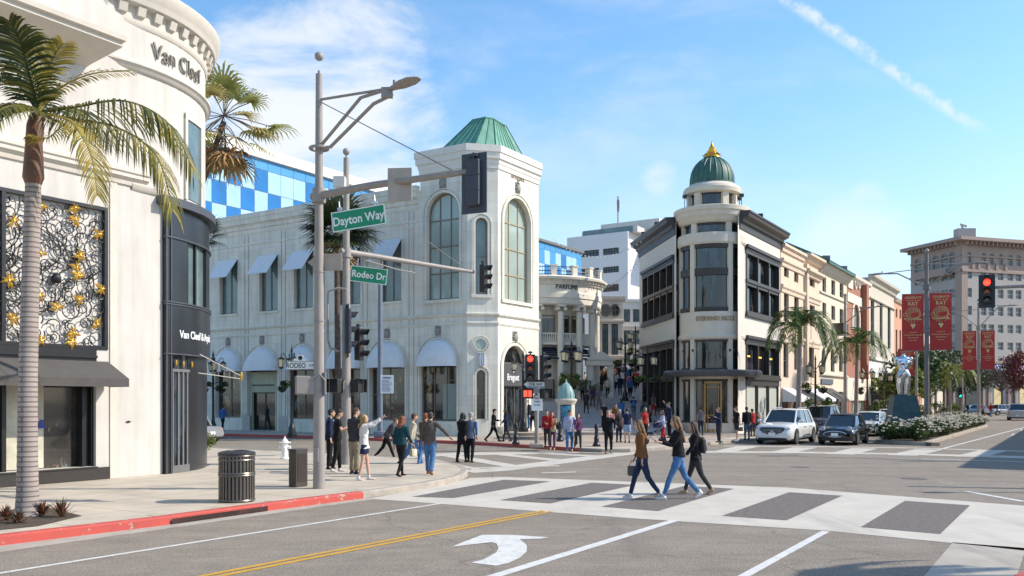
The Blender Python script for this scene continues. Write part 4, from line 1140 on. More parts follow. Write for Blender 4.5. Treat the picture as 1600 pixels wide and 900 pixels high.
# ================================================================ COLONNADED PAVILION
def build_pavilion():
 cx, cy, Rr = 2.15, 66.3, 4.55
 M_pv = mat('cream_stone', (0.80, 0.75, 0.65), 0.8, var=0.07, scale=1.5, streak=0.08)
 t = thing('colonnaded_pavilion', 'cream curved pavilion with tall columns and roof balustrade behind the corner tower store', 'building', (cx, cy, 2))
 def zz(py, Y=62.0): return CH+(HY-py)/F*Y
 zc0, zc1 = zz(476), zz(456)      # entablature bottom / top of lower band
 ztop = zz(433)
 b = MB(); b.lathe([(Rr-1.35, 0.1), (Rr-1.35, zc0)], 48, cx=cx, cy=cy)
 b.lathe([(0.01, zc0), (Rr-1.3, zc0)], 48, cx=cx, cy=cy)
 b.build('wall', M_pv, t, smooth=True)
 b = MB()
 b.lathe([(Rr-1.36, zc0), (Rr-.1, zc0), (Rr-.02, zc0+.1), (Rr, zc0+.45), (Rr+.06, zc0+.5), (Rr+.06, zc1-.05), (Rr+.0, zc1), (Rr+.0, ztop-.55), (Rr+.1, ztop-.5), (Rr+.15, ztop-.3), (Rr+.42, ztop-.15), (Rr+.46, ztop), (Rr+.30, ztop+.1), (0.01, ztop+.12)], 64, cx=cx, cy=cy)
 for k in range(72):
  a = -pi+k*pi/36; M = Matrix.Translation((cx, cy, 0)) @ Matrix.Rotation(a, 4, 'Z'); b.box(Rr+.02, Rr+.26, -.06, .06, ztop-.36, ztop-.22, M)
 b.build('entablature', M_pv, t, smooth=True)
 for i in range(11):
  a = R(-158+i*21.5); x, y = cx+(Rr-.35)*cos(a), cy+(Rr-.35)*sin(a)
  if y > cy+2: continue
  b = MB(); z0 = 0.6
  b.lathe([(.36, z0), (.36, z0+.2), (.27, z0+.3), (.25, z0+2), (.22, zc0-.6), (.22, zc0-.45)], 14, cx=x, cy=y)
  b.box(-.34, .34, -.30, .30, zc0-.12, zc0-.002, Matrix.Translation((x, y, 0)) @ Matrix.Rotation(a, 4, 'Z'))
  for sg in (-1, 1):
   tx, ty = -sin(a)*sg*.27, cos(a)*sg*.27
   b.tube([(x+tx-cos(a)*.26, y+ty-sin(a)*.26, zc0-.26), (x+tx+cos(a)*.26, y+ty+sin(a)*.26, zc0-.26)], .14, 10)
  b.build('column', M_pv, t, smooth=True)
 for i in range(10):
  a = R(-158+10.7+i*21.5)
  if sin(a) > 0.4: continue
  M = Matrix.Translation((cx, cy, 0)) @ Matrix.Rotation(a, 4, 'Z'); r = Rr-1.34
  b = MB(); b.box(r, r+.03, -.42, .42, zz(525), zz(495), M); w = b.build('window', M_glass, t)
  b = MB()
  for q in ((-.5, -.42, zz(526), zz(490)), (.42, .5, zz(526), zz(490)), (-.42, .42, zz(490)-.08, zz(490)), (-.025, .025, zz(525), zz(495))): b.box(r, r+.07, q[0], q[1], q[2], q[3], M)
  b.build('window_frame', M_bronze, w)
  b = MB(); b.box(r, r+.03, -.5, .5, 1.6, 3.6, M); b.build('window', M_glass2, t)
  b = MB(); zb = zz(538)
  curved(b, cx, cy, Rr-1.34, Rr-.45, a-R(9), a+R(9), zb, zb+.16, 6)
  curved(b, cx, cy, Rr-.55, Rr-.45, a-R(9), a+R(9), zb+.75, zb+.85, 6)
  for k in range(9):
   aa = a+R(-8.5+k*2.1); b.tube([(cx+(Rr-.5)*cos(aa), cy+(Rr-.5)*sin(aa), zb+.16), (cx+(Rr-.5)*cos(aa), cy+(Rr-.5)*sin(aa), zb+.76)], .045, 5)
  b.build('balcony', M_pv, t)
  b = MB()
  for k in range(6):
   f = k/5; curved(b, cx, cy, Rr-1.3+.9*f, Rr-1.3+.9*f+.2, a-R(9), a+R(9), zb-.15-.75*(f**1.6)-.12, zb-.15-.75*(f**1.6), 5)
  b.build('awning', mat('navy_canvas', (0.02, 0.03, 0.055), 0.9), t)
 # balustrade with pedestals
 b = MB()
 for i in range(18):
  a = -pi+i*2*pi/18; M = Matrix.Translation((cx, cy, 0)) @ Matrix.Rotation(a, 4, 'Z')
  b.box(Rr-.3, Rr+.12, -.2, .2, ztop+.12, ztop+.78, M); b.box(Rr-.35, Rr+.17, -.25, .25, ztop+.78, ztop+.86, M)
 b.split('roof_pedestal', M_pv, t)
 b = MB()
 for z in (ztop+.2, ztop+.45, ztop+.75): b.tube([(cx+(Rr-.08)*cos(a*pi/36), cy+(Rr-.08)*sin(a*pi/36), z) for a in range(73)], .03, 5, cap=False)
 for k in range(144):
  a = k*pi/72; b.tube([(cx+(Rr-.08)*cos(a), cy+(Rr-.08)*sin(a), ztop+.12), (cx+(Rr-.08)*cos(a), cy+(Rr-.08)*sin(a), ztop+.75)], .015, 4)
 b.build('roof_railing', M_black, t)
 b = MB(); text_on_drum(b, 'PARFUMS', .42, cx, cy, Rr+.03, px_angle(cx, cy, Rr, 886, hi=R(25)), (zc1+ztop-.55)/2+.1, extrude=.02)
 b.build('lettering', M_black, t)
 # pedimented porch
 b = MB(); c = GR(925, 600); c = Vector((6.4, 64.5, 0)); w = .95
 b.box(c.x-w, c.x-w+.4, c.y-.8, c.y, 1.0, 4.6); b.box(c.x+w-.4, c.x+w, c.y-.8, c.y, 1.0, 4.6)
 b.box(c.x-w-.1, c.x+w+.1, c.y-.95, c.y+.1, 4.6, 5.0)
 b.add([(c.x-w-.25, c.y-1.05, 5.0), (c.x+w+.25, c.y-1.05, 5.0), (c.x, c.y-1.05, 5.65), (c.x-w-.25, c.y+.1, 5.0), (c.x+w+.25, c.y+.1, 5.0), (c.x, c.y+.1, 5.65)], [(0, 1, 2), (0, 2, 5, 3), (1, 4, 5, 2), (0, 3, 4, 1)])
 b.build('porch', M_pv, t)
build_pavilion()

def lane_buildings():
 M_a = mat('peach_stone', (0.66, 0.56, 0.44), 0.8, var=0.07, scale=1.5, streak=0.1)
 t = thing('round_window_shop', 'cream shop with two round windows at the top of the hill lane', 'building', (9, 78, 4))
 fc = Fac((P(934, 0, 76).x, 76), (1, 0.06))
 s1 = fc.s_(973)
 zt = fc.z_(950, 466); ops = [fc.Rp(x0, 506, x1, 556)+(False,) for x0, x1 in ((941, 950.5), (955.5, 966))]
 b = MB(); fc.wall(b, 0, s1, 2.5, zt, ops, .3); b.add([fc.pt(0, 0, zt), fc.pt(s1, 0, zt), fc.pt(s1, -8, zt), fc.pt(0, -8, zt)], [(0, 1, 2, 3)])
 b.add([fc.pt(s1, 0, 2.5), fc.pt(s1, -8, 2.5), fc.pt(s1, -8, zt), fc.pt(s1, 0, zt)], [(0, 1, 2, 3)]); b.build('wall', M_a, t)
 for o in ops: window(fc, o, t, M_tglass, M_black, 2, 4, -.25, .06)
 b = MB()
 cornice(b, fc, -.2, s1+.2, [(0, zt-.3), (.25, zt-.1), (.3, zt+.15), (0, zt+.2)]); cornice(b, fc, -.1, s1+.1, [(0, fc.z_(950, 503)-.1), (.2, fc.z_(950, 503)), (.2, fc.z_(950, 503)+.15), (0, fc.z_(950, 503)+.2)])
 cornice(b, fc, -.1, s1+.1, [(0, fc.z_(950, 560)-.1), (.2, fc.z_(950, 560)), (.2, fc.z_(950, 560)+.25), (0, fc.z_(950, 560)+.3)])
 b.build('cornice', M_a, t)
 for px in (946, 961):
  s, z = fc.s_(px), fc.z_(px, 485); b = MB(); M = fc.M(s, 0.02, z)
  b.tube([(0.42*cos(k*pi/10), -.03, .5*sin(k*pi/10)) for k in range(21)], .07, 6, cap=False, M=M); w = b.build('round_window', M_bronze, t)
  b = MB(); b.add([(0.42*cos(k*pi/10), -.0, .5*sin(k*pi/10)) for k in range(20)], [tuple(range(20))], M); b.build('pane', M_glass, w)
  b = MB(); b.tube([(-.4, -.03, 0), (.4, -.03, 0)], .03, 4, M=M); b.tube([(0, -.03, -.48), (0, -.03, .48)], .03, 4, M=M); b.build('window_frame', M_bronze, w)
 b = MB(); z0 = fc.z_(955, 592); fc.box(b, 0.5, s1-.2, 3.4, z0+1.2, .01, .05); b.build('shop_front', M_glass2, t)
 b = MB(); fc.box(b, .1, s1, fc.z_(950, 572), fc.z_(950, 568), 0, 1.1); b.build('canopy', M_pole, t)

 M_w = mat('pale_plaster', (0.72, 0.70, 0.64), 0.8, var=0.05, streak=0.08)
 t = thing('white_office_annex', 'low white building with pairs of framed windows left of the domed corner building', 'building', (11, 84, 4))
 fc = Fac((P(971, 0, 84).x, 84), (1, 0.05)); s1 = fc.s_(1010); zt = fc.z_(985, 470)
 ops = [fc.Rp(x0, yt, x1, yb)+(False,) for yt, yb in ((483, 503), (516, 538), (553, 572)) for x0, x1 in ((974.5, 985), (989, 1000))]
 b = MB(); fc.wall(b, -.2, s1, 2.5, zt, ops, .25); b.add([fc.pt(-.2, 0, zt), fc.pt(s1, 0, zt), fc.pt(s1, -8, zt), fc.pt(-.2, -8, zt)], [(0, 1, 2, 3)]); b.build('wall', M_w, t)
 for o in ops: window(fc, o, t, M_tglass, M_bronze, 1, 1, -.2, .06)
 b = MB()
 for o in ops[::2]: fc.box(b, 0, s1, o[2]-.5, o[2]-.35, 0, .12)
 fc.box(b, -.2, s1, zt-.1, zt+.15, 0, .15)
 b.build('string_course', M_w, t)
lane_buildings()

def far_offices():
 # checkered blue glass office behind the tower store
 A = Vector((-26.2, 75.0)); fc = Fac(A, DU)
 t = thing('blue_glass_office', 'modern office with checkered bright blue and pale glass panels behind the tower store', 'building', (A.x, A.y, 0))
 cols = [mat('panel_blue', (0.012, 0.19, 0.52), 0.2, var=0.22, scale=0.25, spec=0.5), mat('panel_pale_blue', (0.38, 0.60, 0.78), 0.2, var=0.16, scale=.2, spec=0.5), mat('panel_mid_blue', (0.07, 0.30, 0.58), 0.45, var=.1, scale=.3, spec=0.3)]
 mw = mat('office_white', (0.72, 0.70, 0.66), 0.6, var=0.04)
 s1 = fc.s_(908); s0 = -4
 zt = 25.0
 b = MB(); top_band = 24.05
 cw = (s1-s0)/46
 rng = random.Random(3)
 pat = [[rng.random() for _ in range(47)] for _ in range(12)]
 rows = [(top_band-.95, top_band-.05)]+[(top_band-1.0-2.0*(k+1)+.06, top_band-1.0-2.0*k) for k in range(7)]
 grids = [MB() for _ in range(3)]
 for r, (z0, z1) in enumerate(rows):
  for i in range(46):
   c = 2 if r == 0 else ((0 if pat[r][i] > .2 else 1) if (i+r) % 2 else (1 if pat[r][i] > .16 else 0))
   if r > 0 and pat[r][i] < .12: c = 2
   fc.box(grids[c], s0+i*cw+.02, s0+(i+1)*cw-.02, z0, z1, 0.0, .06)
 b = MB(); fc.box(b, s0, s1, 0, top_band, -10, -.002); b.build('wall', mw, t)
 b = MB(); fc.box(b, s0, s1*.80, top_band, zt, -10, .35); b.build('parapet', mw, t)
 b = MB(); fc.box(b, s1*.80+.01, s1+.3, top_band, top_band+.35, -10, .35); b.build('roof_edge', M_poleD, t)
 for g, m, nme in zip(grids, cols, ('dark_blue_panels', 'pale_blue_panels', 'clerestory_panels')):
  o = g.build(nme, m, t)
 # low building with dark windows far left seen between drum and palm : skip
 # grey office with strip windows
 C0 = P(981, 361, 140)
 fa = Fac((C0.x, 140), DV); fb = Fac((C0.x, 140), DU)
 t = thing('strip_window_office', 'grey white office block with rows of dark strip windows and rooftop penthouse', 'building', (C0.x, 140, 0))
 mo = mat('office_grey', (0.66, 0.66, 0.67), 0.8, var=0.03, scale=.3)
 sL = fa.s_(886); sR = 22
 zt = CH+(HY-361)/F*140
 ops = [fa.Rp(x0, y0, x1, y1)+(False,) for (y0, y1) in ((391, 401), (419.5, 429), (447, 458), (475, 485)) for x0, x1 in ((906, 936), (942, 967))]
 ops = [(o[0], o[1], ops[i//2*2][2], ops[i//2*2][3], False) for i, o in enumerate(ops)]
 b = MB(); fa.wall(b, sL, 0, 0, zt, ops, .4); fb.wall(b, 0, sR, 0, zt, [], .1)
 pA, pB, pC, pD = fa.pt(sL, 0, zt), fa.pt(0, 0, zt), fb.pt(sR, 0, zt), fa.pt(sL, -sR, zt)
 b.add([pA, pB, pC, pD], [(0, 1, 2, 3)])
 b.build('wall', mo, t)
 for o in ops: window(fa, o, t, M_glass, M_black, 6, 2, -.3, .1, bars=.12)
 # stepped upper floor and penthouse
 b = MB(); ph0 = fa.s_(915)+2; zp = zt+2.6
 fa.box(b, fa.s_(905), 1.2, zt, zt+.9, -9, -1.0)
 fa.box(b, fa.s_(917), 3.2, zt+.9, zp, -16, -5); fa.box(b, 3.21, 9, zt, zp-.9, -19, -7)
 b.build('penthouse', mat('penthouse_cream', (0.62, 0.59, 0.54), 0.8), t)
 b = MB(); fa.box(b, fa.s_(905)+.2, 0.4, zt+.002, zt+1.0, -0.98, -.9); b.build('roof_screen', M_tglass, t)
 # flag pole with flag
 q = fa.pt(fa.s_(932), -8, zp)
 t = thing('flagpole', 'thin flagpole with a drooping red and white flag on the office roof', 'flagpole', (q.x, q.y, zp-1))
 b = MB(); b.tube([(q.x, q.y, zp-1), (q.x, q.y, zp+5.2)], .12, 6); b.build('pole', M_pole, t)
 b = MB(); b.add([(q.x, q.y, zp+5), (q.x+.22, q.y-.2, zp+4.3), (q.x+.2, q.y-.1, zp+2.4), (q.x, q.y, zp+2.7), (q.x-.2, q.y+.2, zp+4.4), (q.x-.15, q.y+.2, zp+2.6)], [(0, 1, 2, 3), (0, 3, 5, 4)]); b.build('flag', mat('flag_cloth', (0.35, 0.09, 0.10), 0.9, var=0.5, scale=2, col2=(0.5, .45, .5)), t)
far_offices()

# ================================================================ DOMED CORNER BUILDING
def build_domed():
 cx, cy = 12.2, 53.7; Rr = 1.95
 t = thing('domed_corner_building', 'cream corner building with a round bay, green ribbed dome and golden finial', 'building', (cx, cy, SW))
 ms = mat('cream_limestone', (0.66, 0.59, 0.48), 0.8, var=0.06, scale=1.4, bump=.1, streak=0.08)
 mwhite = mat('white_plaster', (0.64, 0.60, 0.53), 0.8, var=0.05, streak=.05)
 mdk = mat('dark_bronze', (0.045, 0.036, 0.03), 0.45, var=.2)
 Y0 = 51.8
 def z(py): return CH+(HY-py)/F*Y0
 # flank faces
 fr = Fac((13.45, 51.95), DU); s1 = fr.s_(1219)
 LA = Vector((9.05, 62.5)); LB = Vector((10.0, 53.6)); fl = Fac(LA, LB-LA); wl = (LB-LA).length
 zt = 12.95
 # --- right flank
 a0, a1 = fr.s_(1165), fr.s_(1217)-.05
 o1 = (a0+.0, a1, fr.z_(1165, 490)-.0, fr.z_(1165, 385), False)
 o2 = (a0, a1, SW+.02, fr.z_(1165, 527), False)
 b = MB(); fr.wall(b, -.35, s1, SW, zt, [o1, o2], .3)
 b.add([fr.pt(s1, 0, SW), fr.pt(s1, -10, SW), fr.pt(s1, -10, zt), fr.pt(s1, 0, zt)], [(0, 1, 2, 3)])
 roof = [fr.pt(-.35, 0, zt), fr.pt(s1, 0, zt), fr.pt(s1, -8, zt), Vector((9.05, 62.5, zt)), Vector((10.0, 53.6, zt))]
 b.add(roof, [(0, 1, 2, 3, 4)])
 # left flank wall
 ol1 = (1.0, wl-.45, 7.3, 10.9, False); ol2 = (1.0, wl-.45, 1.4, 5.7, False)
 fl.wall(b, 0, wl, SW, zt, [ol1, ol2], .3)
 b.add([fl.pt(0, 0, SW), fl.pt(0, -12, SW), fl.pt(0, -12, zt), fl.pt(0, 0, zt)], [(0, 3, 2, 1)])
 b.build('wall', mwhite, t)
 # bay fronts
 def bay(f_, o, cols, rows, nm, frosted=False):
  g = MB(); f_.box(g, o[0], o[1], o[2], o[3], -.28, -.22); gl = g.build(nm, M_glass, t)
  k = MB(); cw = (o[1]-o[0])/cols
  for i in range(cols+1):
   x = o[0]+cw*i; x = min(max(x, o[0]+.07), o[1]-.07); f_.box(k, x-.07, x+.07, o[2], o[3], -.22, .06)
  rh = (o[3]-o[2])/rows
  for j in range(rows+1):
   zz = o[2]+rh*j; zz = min(max(zz, o[2]+.1), o[3]-.1); f_.box(k, o[0]-.02, o[1]+.02, zz-.1, zz+.1, -.21, .1)
   if 0 < j < rows: f_.box(k, o[0], o[1], zz-.28, zz-.1, -.21, .02)
  f_.box(k, o[0]-.12, o[1]+.12, o[3]-.06, o[3]+.12, -.1, .22); f_.box(k, o[0]-.1, o[1]+.1, o[3]-.4, o[3]-.063, -.2, .07)
  f_.box(k, o[0]-.08, o[1]+.08, o[2]-.14, o[2]+.04, -.1, .16)
  k.build('window_frame', mdk, gl); return gl
 bay(fr, o1, 3, 2, 'bay_window'); g = bay(fr, (o2[0], o2[1], 3.5, o2[3]), 3, 1, 'bay_window')
 b = MB()
 for i in range(3): x = o2[0]+(o2[1]-o2[0])*(i+.5)/3; fr.box(b, x-.35, x+.35, 4.75, 4.85, -.215, -.2)
 b.split('shelf_light', mat('amber_shelf', (0.7, 0.4, 0.05), 0.5, emit=(1, .55, .08), est=1.0), g)
 b = MB(); fr.box(b, o2[0], o2[1], 3.0, 3.499, -.2, .05); b.build('spandrel', mdk, t)
 fg = mat('frosted_glass', (0.50, 0.52, 0.46), 0.3, var=.06, scale=.6)
 for i in range(3):
  cw = (o2[1]-o2[0])/3; x0 = o2[0]+cw*i+.22; x1 = x0+cw-.40
  b = MB(); fr.box(b, x0, x1, .5, 2.98, -.16, -.1); pn = b.build('shop_window', fg, t)
  b = MB(); fr.box(b, x0-.2, x0-.08, SW, 3.0, -.16, .02); fr.box(b, x1+.06, x1+.12, SW, 3.0, -.16, .0); fr.box(b, x0-.08, x1+.06, SW, .5, -.16, -.02); b.build('window_frame', mdk, pn)
 bay(fl, ol1, 5, 2, 'bay_window'); bay(fl, ol2, 5, 2, 'bay_window')
 # dark cornices
 b = MB()
 pr = [(0, zt-.75), (.06, zt-.72), (.08, zt-.4), (.22, zt-.3), (.26, zt-.15), (.55, zt-.02), (.6, zt+.15), (.66, zt+.2), (.66, zt+.3), (0, zt+.34)]
 cornice(b, fr, -.1, s1+.1, pr); cornice(b, fl, -.1, wl-.1, [(d, z_) for d, z_ in pr])
 b.build('cornice', mdk, t)
 # roof lights on the cornice
 b = MB()
 for (f_, s) in ((fr, 3.0), (fl, 2.2), (fl, 5.6)):
  p = f_.pt(s, .3, zt+.4); b.box(p.x-.14, p.x+.14, p.y-.14, p.y+.14, p.z-.1, p.z+.25)
 b.split('roof_floodlight', M_black, t)
 # --- round bay : core cylinder with pilasters
 A0, A1 = R(-175), R(15)
 b = MB()
 bands = [(SW, .75, Rr+.02), (z(592), z(588), Rr+.02), (z(524), z(486), Rr+.02), (z(378), z(362), Rr+.06)]
 for z0, z1, r in bands: b.lathe([(r-.3, z0), (r, z0), (r, z1), (r-.3, z1)], 48, cx=cx, cy=cy)
 # entrance canopy lintel etc.
 b.lathe([(Rr+.1, z(380)), (Rr+.16, z(377)), (Rr+.16, z(366)), (Rr+.1, z(362)), (Rr-.2, z(361))], 48, cx=cx, cy=cy)
 b.lathe([(Rr-.0, z(530)), (Rr+.1, z(528)), (Rr+.12, z(524)), (Rr+.06, z(521)), (Rr-.1, z(520))], 48, cx=cx, cy=cy)
 # main projecting cornice
 b.lathe([(Rr-.1, z(346)), (Rr-.02, z(345)), (Rr+.08, z(342)), (Rr+.12, z(339)), (Rr+.24, z(335)), (Rr+.28, z(329)), (Rr+.34, z(327)), (Rr+.36, z(321)), (Rr+.30, z(320)), (0.1, z(319))], 56, cx=cx, cy=cy)
 # cap ring under the dome
 z2 = lambda py: CH+(HY-py)/F*53.7
 b.lathe([(1.4, z2(308)), (1.70, z2(306)), (1.74, z2(300)), (1.66, z2(296)), (1.5, z2(294)), (1.38, z2(291)), (.2, z2(290))], 48, cx=cx, cy=cy)
 for (px, w) in ((1076, .20), (1127, .20)):
  pass
 b.build('round_bay', ms, t, smooth=True, angle=20); b = MB()
 for a in (R(-178), R(-138), R(-70), R(-29)):
  for z0, z1, r, hw in ((SW, z(588), Rr+.02, .15), (z(588)+.0, z(524), Rr+.02, .15), (z(486)-.0, z(378), Rr+.03, .15), (z(362), z(345), Rr-.12, .18), (z(320), z2(306), 1.5, .2)):
   M = Matrix.Translation((cx, cy, 0)) @ Matrix.Rotation(a, 4, 'Z'); b.box(r-.4, r+.02, -hw, hw, z0, z1, M)
 b.split('pilaster', ms, t)
 b = MB(); b.lathe([(Rr-.5, SW), (Rr-.5, z(320))], 20, R(20), R(160), cx=cx, cy=cy); b.build('rear_wall', ms, t, smooth=True)
 # glazing shells
 for z0, z1, r in ((.75, z(592), Rr-.14), (z(577), z(524), Rr-.14), (z(486), z(378), Rr-.12), (z(362), z(345), Rr-.3), (z(320), z2(306), 1.28)):
  b = MB(); b.lathe([(r, z0), (r, z1)], 40, A0, A1, cx=cx, cy=cy); g = b.build('curved_window', M_glass, t, smooth=True)
  b = MB()
  for a in (R(-150), R(-64), R(-50)): curved(b, cx, cy, r, r+.06, a, a+.03, z0, z1, 1)
  curved(b, cx, cy, r, r+.1, A0, A1, z1-.14, z1-.001, 30); curved(b, cx, cy, r, r+.1, A0, A1, z0+.001, z0+.1, 30)
  if z1 > z(380) and z0 < z(480):
   curved(b, cx, cy, r, r+.14, A0, A1, z(429), z(418), 30); curved(b, cx, cy, r, r+.16, A0, A1, z(484), z(479), 30)
   curved(b, cx, cy, r, r+.13, A0, A1, z(386), z(379), 30)
  if z0 < 5 and z0 > 3: curved(b, cx, cy, r, r+.13, A0, A1, z(533), z(525), 30)
  b.build('window_frame', mdk, g)
 # canopy slab
 b = MB(); b.lathe([(.1, z(588)), (Rr+.95, z(588)), (Rr+1.0, z(586)), (Rr+1.0, z(580)), (Rr+.9, z(578)), (.1, z(577))], 56, R(-190), R(5), cx=cx, cy=cy); b.build('canopy', mat('canopy_grey', (0.075, 0.075, 0.08), 0.4), t, smooth=True)
 # gold framed door
 aD = R(-101); b = MB(); r = Rr-.05; hw = .16;
 for q in ((aD-.26, aD-.21), (aD+.21, aD+.26), (aD-.16, aD-.14), (aD+.14, aD+.16)): curved(b, cx, cy, r, r+.08, q[0], q[1], SW+.1, 3.15, 1)
 for zz in ((3.1, 3.2), (SW+.05, SW+.25), (2.85, 2.9), (1.2, 1.25)): curved(b, cx, cy, r, r+.07, aD-.26, aD+.26, zz[0], zz[1], 6)
 b.build('gold_door', mat('brass', (.42, .25, .07), .4, metal=.4), t)
 b = MB(); curved(b, cx, cy, Rr-.2, Rr-.08, aD-.26, aD+.26, SW, 3.1, 6); b.build('door_glass', M_glass2, t)
 b = MB()
 for a in (R(-122), R(-79), R(-60)): curved(b, cx, cy, Rr-.15, Rr-.11, a, a+.28, .8, 3.1, 3)
 b.build('shop_display', mat('warm_display', (0.20, 0.10, 0.04), 0.4, var=.5, scale=3), t)
 b = MB()
 for a in (R(-136), R(-72), R(-158)): b.ell((cx+(Rr+.08)*cos(a), cy+(Rr+.08)*sin(a), z(547)), (.06, .06, .09), 6, 5)
 b.split('wall_lamp', M_black, t)
 # dome
 rd = 1.30; zb = z2(291); zt_ = z2(246); K = 14; prof = []
 for i in range(K+1):
  f = i/K; prof.append((rd*(1-f**2.3)**0.62*(1-.0*f)+.14*f, zb+(zt_-zb)*f))
 b = MB(); b.lathe(prof, 64, cx=cx, cy=cy)
 for k in range(20):
  a = k*pi/10; b.tube([(cx+(r+.0)*cos(a), cy+(r+.0)*sin(a), zz) for r, zz in prof], .04, 5)
 b.lathe([(rd+.02, zb), (rd+.06, zb+.02), (rd+.06, zb+.1), (rd, zb+.12)], 40, cx=cx, cy=cy)
 b.build('copper_dome', M_copperD, t, smooth=True, angle=60)
 b = MB(); z0 = zt_-.05
 b.lathe([(.52, z0), (.50, z0+.08), (.36, z0+.14), (.40, z0+.22), (.30, z0+.32), (.32, z0+.42), (.2, z0+.5), (.22, z0+.6), (.1, z0+.75), (.03, z0+.95), (.05, z0+.99), (.0, z0+1.05)], 16, cx=cx, cy=cy)
 for k in range(8):
  a = k*pi/4; b.tube([(cx+.34*cos(a), cy+.34*sin(a), z0+.3), (cx+.52*cos(a), cy+.52*sin(a), z0+.12), (cx+.6*cos(a), cy+.6*sin(a), z0+.2)], [.05, .05, .02], 5)
 b.build('gold_finial', M_gold, t, smooth=True)
 b = MB()
 for a in (R(-170), R(-20), R(8)):
  x, y = cx+1.75*cos(a), cy+1.75*sin(a); b.box(x-.12, x+.12, y-.12, y+.12, z(300), z(295)); b.tube([(x, y, z(320)), (x, y, z(300))], .025, 4)
 b.build('floodlight', M_black, t)
 b = MB(); text_on_drum(b, 'STEFANO RICCI', .36, cx, cy, Rr+.05, R(-97), z(497.5), extrude=.02, bold=.006, font_scale_x=.92)
 b.build('lettering', mat('letter_brass', (0.36, 0.24, 0.10), 0.4, metal=.4), t)
build_domed()

# ================================================================ ROW OF SHOPS ALONG THE AVENUE
RF = Fac((13.45, 51.95), DU)
def sp(px): return RF.s_(px)
def row_building(name, label, x0, x1, ytop, m, wins, dep=12, awn=(), dproud=0.0, gm=None, fm=None, base_open=()):
 f = RF; s0, s1 = sp(x0), sp(x1); zt = f.z_(x0, ytop)
 t = thing(name, label, 'building', f.pt(s0, 0, SW))
 ops = [f.Rp(*w[:4])+((w[4],) if len(w) > 4 else (False,)) for w in wins]
 ops = [(a, b_, max(c, SW+.02), d, e) for a, b_, c, d, e in ops]
 f2 = Fac(f.pt(0, dproud, 0)[:2], DU)
 b = MB(); f2.wall(b, s0, s1, SW, zt, ops, .3)
 b.add([f2.pt(s0, 0, zt), f2.pt(s1, 0, zt), f2.pt(s1, -dep, zt), f2.pt(s0, -dep, zt)], [(0, 1, 2, 3)])
 for s in (s0, s1): b.add([f2.pt(s, 0, SW), f2.pt(s, -dep, SW), f2.pt(s, -dep, zt), f2.pt(s, 0, zt)], [(0, 1, 2, 3)])
 b.build('wall', m, t)
 for o in ops: window(f2, o, t, gm or M_tglass, fm or M_bronze, 2 if o[1]-o[0] > 1 else 1, 2, -.22, .07)
 return t, f2, s0, s1, zt
M_peach = mat('peach_plaster', (0.67, 0.53, 0.40), 0.85, var=.06, streak=.08)
M_cream2 = mat('yellow_cream_plaster', (0.69, 0.60, 0.46), 0.85, var=.06, streak=.06)
M_brickr = mat('terracotta', (0.38, 0.16, 0.10), 0.85, var=.12, streak=.06)
M_greyst = mat('grey_limestone', (0.55, 0.50, 0.41), 0.85, var=.06, streak=.08)
M_orange = mat('orange_plaster', (0.58, 0.30, 0.19), 0.85, var=.08, streak=.06)
def awn(f, t, s0, s1, z, drop, d, m):
 b = MB(); b.add([(s0, -.05, z), (s1, -.05, z), (s1, -d, z-drop), (s0, -d, z-drop), (s1, -d, z-drop-.2), (s0, -d, z-drop-.2), (s0, -.05, z-drop-.2), (s1, -.05, z-drop-.2)],
          [(0, 3, 2, 1), (3, 5, 4, 2), (0, 6, 5, 3), (1, 2, 4, 7)], f.M()); return b.build('awning', m, t)
